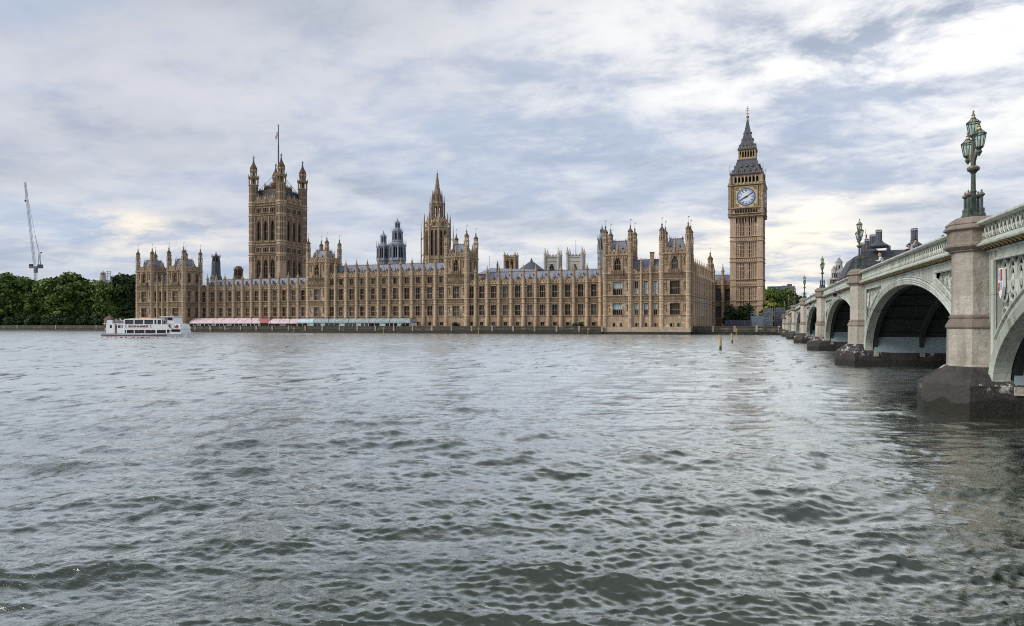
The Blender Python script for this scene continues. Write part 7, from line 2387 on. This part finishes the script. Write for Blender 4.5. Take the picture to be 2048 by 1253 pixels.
    for q in range(10): s.tube((X(355 + q * 26), -W + 0.05, Zz(342)), (X(355 + q * 26), -W + 0.05, Zz(280)), 0.025, 'white', None, 5)
    for y in (280, 300, 320): s.tube((X(230), -W + 0.05, Zz(y)), (X(598), -W + 0.05, Zz(y)), 0.025, 'white', None, 5)
    for q in range(8): s.tube((X(240 + q * 50), W - 0.05, Zz(342)), (X(240 + q * 50), W - 0.05, Zz(280)), 0.03, 'white', None, 5)
    s.tube((X(230), W - 0.05, Zz(280)), (X(598), W - 0.05, Zz(280)), 0.03, 'white', None, 5)
    s.build('railing', root)
    s = MB()
    for k in range(16):
        a, c = 2 * PI * k / 16, 2 * PI * (k + 1) / 16
        s.tube((X(560) + 0.30 * math.cos(a), -W - 0.06, Zz(315) + 0.32 * math.sin(a)), (X(560) + 0.30 * math.cos(c), -W - 0.06, Zz(315) + 0.32 * math.sin(c)), 0.07, 'red' if k % 4 else 'white', None, 6)
    s.build('lifebuoy', root)
    s = MB(); s.tube((X(1775), 0, Zz(480)), (X(1752), 0, Zz(335)), 0.05, 'white'); s.tube((X(1815), 0, Zz(500)), (X(1762), 0, Zz(345)), 0.05, 'white'); s.tube((X(1855), 0, Zz(500)), (X(1855), 0, Zz(470)), 0.04, 'white'); s.build('bow_frame', root)
    s = MB()
    for a, b_ in ((830, 940), (945, 1078)): s.lathe(0, 0, [(0, 0)], 'orange', 3) if False else s.taper(X(a), X(b_), -1.0, 0.2, Zz(249), X(a) + 0.2, X(b_) - 0.2, -0.8, 0.0, Zz(229), 'orange')
    s.build('raft_cover', root)
    # foam at the stem and along the side
    rg = random.Random(3)
    fm = MB()
    T = Matrix.Translation((u, v, 0)) @ Matrix.Rotation(R(hd), 4, 'Z')
    fm.T = T
    for k in range(90):
        x = X(1815) - abs(rg.gauss(0, 1.2)) * 0.9 + 0.3; y = -rg.uniform(0.1, 1.6); r = rg.uniform(0.14, 0.42)
        fm.lathe(x, y, [(r, -0.05), (r * 0.8, r * 0.5), (r * 0.2, r * 0.9)], 'white', 6)
    for k in range(60):
        x = rg.uniform(X(60), X(1800)); y = -B - rg.uniform(0.05, 0.9); r = rg.uniform(0.06, 0.16)
        fm.lathe(x, y, [(r * 2, 0.0), (r, r * 0.9), (r * 0.2, r * 1.2)], 'white', 6)
    tag(fm.build('bow_foam'), kind='stuff')
    # passengers
    def P(x, y, z): return T @ Vector((x, y, z))
    zt = Zz(342)
    pl = [(245, 'stand', 'cloth_red', 'hair_dark', 'in a red top'), (318, 'stand', 'cloth_pink', 'hair_blond', 'fair haired, in a pink top'), (372, 'stand', 'cloth_tan', 'hair_dark', 'in a tan jacket'), (418, 'stand', 'cloth_black', 'hair_dark', 'in a black coat'),
          (462, 'stand', 'cloth_white', 'hair_blond', 'fair haired, in white'), (500, 'stand', 'shirt_blue', 'hair_dark', 'in a grey blue shirt'), (540, 'stand', 'cloth_grey', 'hair_dark', 'in grey'), (580, 'stand', 'cloth_navy', 'hair_dark', 'in navy blue, by the saloon')]
    for i, (x, pose, c, hr, d) in enumerate(pl):
        person('boat passenger %s, standing on the open upper after deck' % d, P(X(x), (-1.4, -0.4, 0.6, -1.0)[i % 4], zt - 0.25), R(hd) + i * 0.7, pose, c, 'cloth_navy', hr, 'people on the boat', i in (1, 4), 0.95)
    for x, y, c, l, d in ((165, -1.7, 'cloth_white', 'cloth_grey', 'in a white shirt, at the very stern'), (200, -1.2, 'cloth_black', 'cloth_navy', 'in black, at the stern beside the deckhouse')):
        person('boat passenger %s' % d, P(X(x), y, Zz(548)), R(hd) + 0.5, 'stand', c, l, 'hair_dark', 'people on the boat')
    person('boat crew member in a pale blue top beside the wheelhouse', P(X(1448), -W2 * 0.95, Zz(362)), R(hd), 'stand', 'teal_pale', 'cloth_navy', 'hair_dark', 'people on the boat')
    person('boat crew member in navy blue sitting on the foredeck', P(X(1560), -W2 - 0.12, Zz(448) + 0.02), R(hd) + 0.9, 'sit', 'cloth_navy', 'cloth_navy', 'hair_blond', 'people on the boat')


boat()


# ---------------------------------------------------------------- the river
def water():
    rg = np.random.default_rng(5)
    r0, r1, g = 3.5, 1100.0, 1.0042
    nr = int(math.log(r1 / r0) / math.log(g))
    r = r0 * g ** np.arange(nr + 1)
    th = np.radians(np.linspace(-66, 46, 940)) + R(0)       # measured from straight across the river
    RR, TH = np.meshgrid(r, th, indexing='ij')
    x = RR * np.sin(TH); y = RR * np.cos(TH)
    dr = np.maximum(RR * (g - 1), RR * (th[1] - th[0]))
    z = np.zeros_like(x); dx = np.zeros_like(x); dy = np.zeros_like(x)
    wind = R(-72)
    # slow patches of rougher and smoother water
    patch = 0.72 + 0.30 * np.sin(x * 0.050 + 1.3 + np.sin(y * 0.07)) * np.sin(y * 0.085 + 0.6 * np.sin(x * 0.06)) + 0.12 * np.sin(x * 0.21 + y * 0.17)
    patch = patch * (1 + 0.45 * np.sin(x * 0.9 + 2.2 * np.sin(y * 0.31)) * np.sin(y * 0.63 + 1.7 * np.sin(x * 0.37)))
    patch = np.clip(patch, 0.3, 1.12)
    n = 150
    for i in range(n):
        lam = 0.11 * (4.5 / 0.11) ** ((i + rg.random()) / n)
        k = 2 * PI / lam
        a = wind + rg.normal() * (0.60 if lam < 0.5 else 0.42)
        amp = 0.0058 * lam * (1.7 if lam < 0.3 else (0.85 if lam < 0.7 else (0.75 if lam < 1.6 else 0.48)))
        ph = rg.random() * 2 * PI
        att = np.clip((lam / dr - 1.9) / 1.6, 0, 1)
        dxk, dyk = math.cos(a), math.sin(a)
        # gently bent crests so that no wave runs straight across the picture
        arg = k * (x * dxk + y * dyk) + ph + 1.1 * np.sin((x * dyk - y * dxk) * k * 0.23 + ph * 3) + 0.7 * np.sin((x * 0.9 + y * 0.4) * k * 0.11 + ph * 5)
        s = np.sin(arg); c = np.cos(arg)
        z += amp * att * c * patch
        dx -= 0.55 * amp * att * s * dxk * patch; dy -= 0.55 * amp * att * s * dyk * patch
    V = np.stack([x + dx, y + dy, z], -1).reshape(-1, 3)
    nt_ = len(th)
    i, j = np.meshgrid(np.arange(nr), np.arange(nt_ - 1), indexing='ij')
    a = (i * nt_ + j).ravel()
    F = np.stack([a, a + 1, a + nt_ + 1, a + nt_], 1)
    me = bpy.data.meshes.new('river_water')
    me.vertices.add(len(V)); me.vertices.foreach_set('co', V.ravel())
    me.loops.add(F.size); me.loops.foreach_set('vertex_index', F.ravel().astype(np.int32))
    me.polygons.add(len(F)); me.polygons.foreach_set('loop_start', (np.arange(len(F)) * 4).astype(np.int32))
    me.polygons.foreach_set('use_smooth', np.ones(len(F), bool))
    me.update(calc_edges=True); me.validate()
    m, nt, b = new_mat('murky river water')
    P = coords(nt)
    b.inputs['Base Color'].default_value = (0.027, 0.035, 0.022, 1)
    rp = n_noise(nt, P, 1.0, 4, 0.65, (4.5, 8.0, 1))
    rp2 = n_noise(nt, P, 1.0, 3, 0.55, (0.9, 1.6, 1))
    rp3 = n_noise(nt, P, 1.0, 3, 0.55, (0.22, 0.5, 1))
    # out in the stream the small waves are too fine to draw one by one: there they become gloss, not relief
    ln = nt.nodes.new('ShaderNodeVectorMath'); ln.operation = 'LENGTH'; nt.links.new(P, ln.inputs[0])
    far = n_map(nt, ln.outputs['Value'], 9.0, 55.0, 0.0, 1.0)
    gust = n_map(nt, n_noise(nt, P, 1.0, 7, 0.68, (0.045, 0.028, 1)), 0.38, 0.62, 0.25, 1.15)
    rl = nt.nodes.new('ShaderNodeMapRange'); nt.links.new(far, rl.inputs[0]); rl.inputs[3].default_value = 1.0; rl.inputs[4].default_value = 0.28
    mu_ = nt.nodes.new('ShaderNodeMath'); mu_.operation = 'MULTIPLY'; nt.links.new(rl.outputs[0], mu_.inputs[0]); nt.links.new(gust, mu_.inputs[1])
    ruf = mu_.outputs[0]
    rr_ = nt.nodes.new('ShaderNodeMapRange'); nt.links.new(far, rr_.inputs[0]); rr_.inputs[3].default_value = 0.02; rr_.inputs[4].default_value = 0.28
    bp = None
    for h, st, ds in ((rp3, 1.0, 0.08), (rp2, 1.0, 0.05), (rp, 1.0, 0.028)):
        q = nt.nodes.new('ShaderNodeBump'); q.inputs['Strength'].default_value = st; q.inputs['Distance'].default_value = ds
        nt.links.new(h, q.inputs['Height'])
        nt.links.new(ruf, q.inputs['Strength'])
        if bp is not None: nt.links.new(bp.outputs[0], q.inputs['Normal'])
        bp = q
    # mirror share put in by a facing curve, normal flattened to brighten far water
    gl = nt.nodes.new('ShaderNodeBsdfGlossy'); gl.distribution = 'MULTI_GGX'; gl.inputs['Color'].default_value = (0.95, 0.98, 0.955, 1)
    nt.links.new(bp.outputs[0], gl.inputs['Normal']); nt.links.new(rr_.outputs[0], gl.inputs['Roughness'])
    ge = nt.nodes.new('ShaderNodeNewGeometry')
    ml = nt.nodes.new('ShaderNodeMapRange'); nt.links.new(far, ml.inputs[0]); ml.inputs[3].default_value = 0.25; ml.inputs[4].default_value = 0.85
    nm = nt.nodes.new('ShaderNodeMix'); nm.data_type = 'VECTOR'; nt.links.new(ml.outputs[0], nm.inputs[0]); nt.links.new(bp.outputs[0], nm.inputs[4]); nm.inputs[5].default_value = (0, 0, 1)
    nn = nt.nodes.new('ShaderNodeVectorMath'); nn.operation = 'NORMALIZE'; nt.links.new(nm.outputs[1], nn.inputs[0]); 
    dt = nt.nodes.new('ShaderNodeVectorMath'); dt.operation = 'DOT_PRODUCT'; nt.links.new(nn.outputs[0], dt.inputs[0]); nt.links.new(ge.outputs['Incoming'], dt.inputs[1])
    fc = nt.nodes.new('ShaderNodeMapRange'); fc.interpolation_type = 'SMOOTHSTEP'; nt.links.new(dt.outputs['Value'], fc.inputs[0]); fc.inputs[1].default_value = 0.06; fc.inputs[2].default_value = 0.56; fc.inputs[3].default_value = 1.0; fc.inputs[4].default_value = 0.0
    pw = nt.nodes.new('ShaderNodeMath'); pw.operation = 'POWER'; nt.links.new(fc.outputs[0], pw.inputs[0]); pw.inputs[1].default_value = 1.0
    sc_ = nt.nodes.new('ShaderNodeMath'); sc_.operation = 'MULTIPLY_ADD'; nt.links.new(pw.outputs[0], sc_.inputs[0]); sc_.inputs[1].default_value = 0.90; sc_.inputs[2].default_value = 0.075
    b.inputs['Specular IOR Level'].default_value = 0.0
    mx = nt.nodes.new('ShaderNodeMixShader'); # ruffled water, its dark troughs painted as flecks by cutting the mirror share
    fl1 = n_map(nt, n_noise(nt, P, 1.0, 6, 0.72, (1.5, 0.7, 1)), 0.52, 0.64)
    fl2 = n_map(nt, n_noise(nt, P, 1.0, 7, 0.74, (0.60, 0.19, 1)), 0.515, 0.64)
    bd = n_map(nt, n_noise(nt, P, 1.0, 5, 0.6, (0.028, 0.020, 1)), 0.40, 0.60, 0.35, 1.0)
    fm_ = nt.nodes.new('ShaderNodeMix'); nt.links.new(far, fm_.inputs[0]); nt.links.new(fl1, fm_.inputs[2]); nt.links.new(fl2, fm_.inputs[3])
    f1 = nt.nodes.new('ShaderNodeMath'); f1.operation = 'MULTIPLY'; nt.links.new(fm_.outputs[0], f1.inputs[0]); nt.links.new(bd, f1.inputs[1])
    f2 = nt.nodes.new('ShaderNodeMath'); f2.operation = 'MULTIPLY_ADD'; nt.links.new(f1.outputs[0], f2.inputs[0]); f2.inputs[1].default_value = -0.85; f2.inputs[2].default_value = 1.0
    f3 = nt.nodes.new('ShaderNodeMath'); f3.operation = 'MULTIPLY'; nt.links.new(f2.outputs[0], f3.inputs[0]); nt.links.new(sc_.outputs[0], f3.inputs[1])
    nt.links.new(f3.outputs[0], mx.inputs[0])
    nt.links.new(b.outputs[0], mx.inputs[1]); nt.links.new(gl.outputs[0], mx.inputs[2])
    nt.links.new(mx.outputs[0], nt.nodes['Material Output'].inputs[0])
    me.materials.append(m)
    o = inst('river_water', me); tag(o, kind='structure')


water()
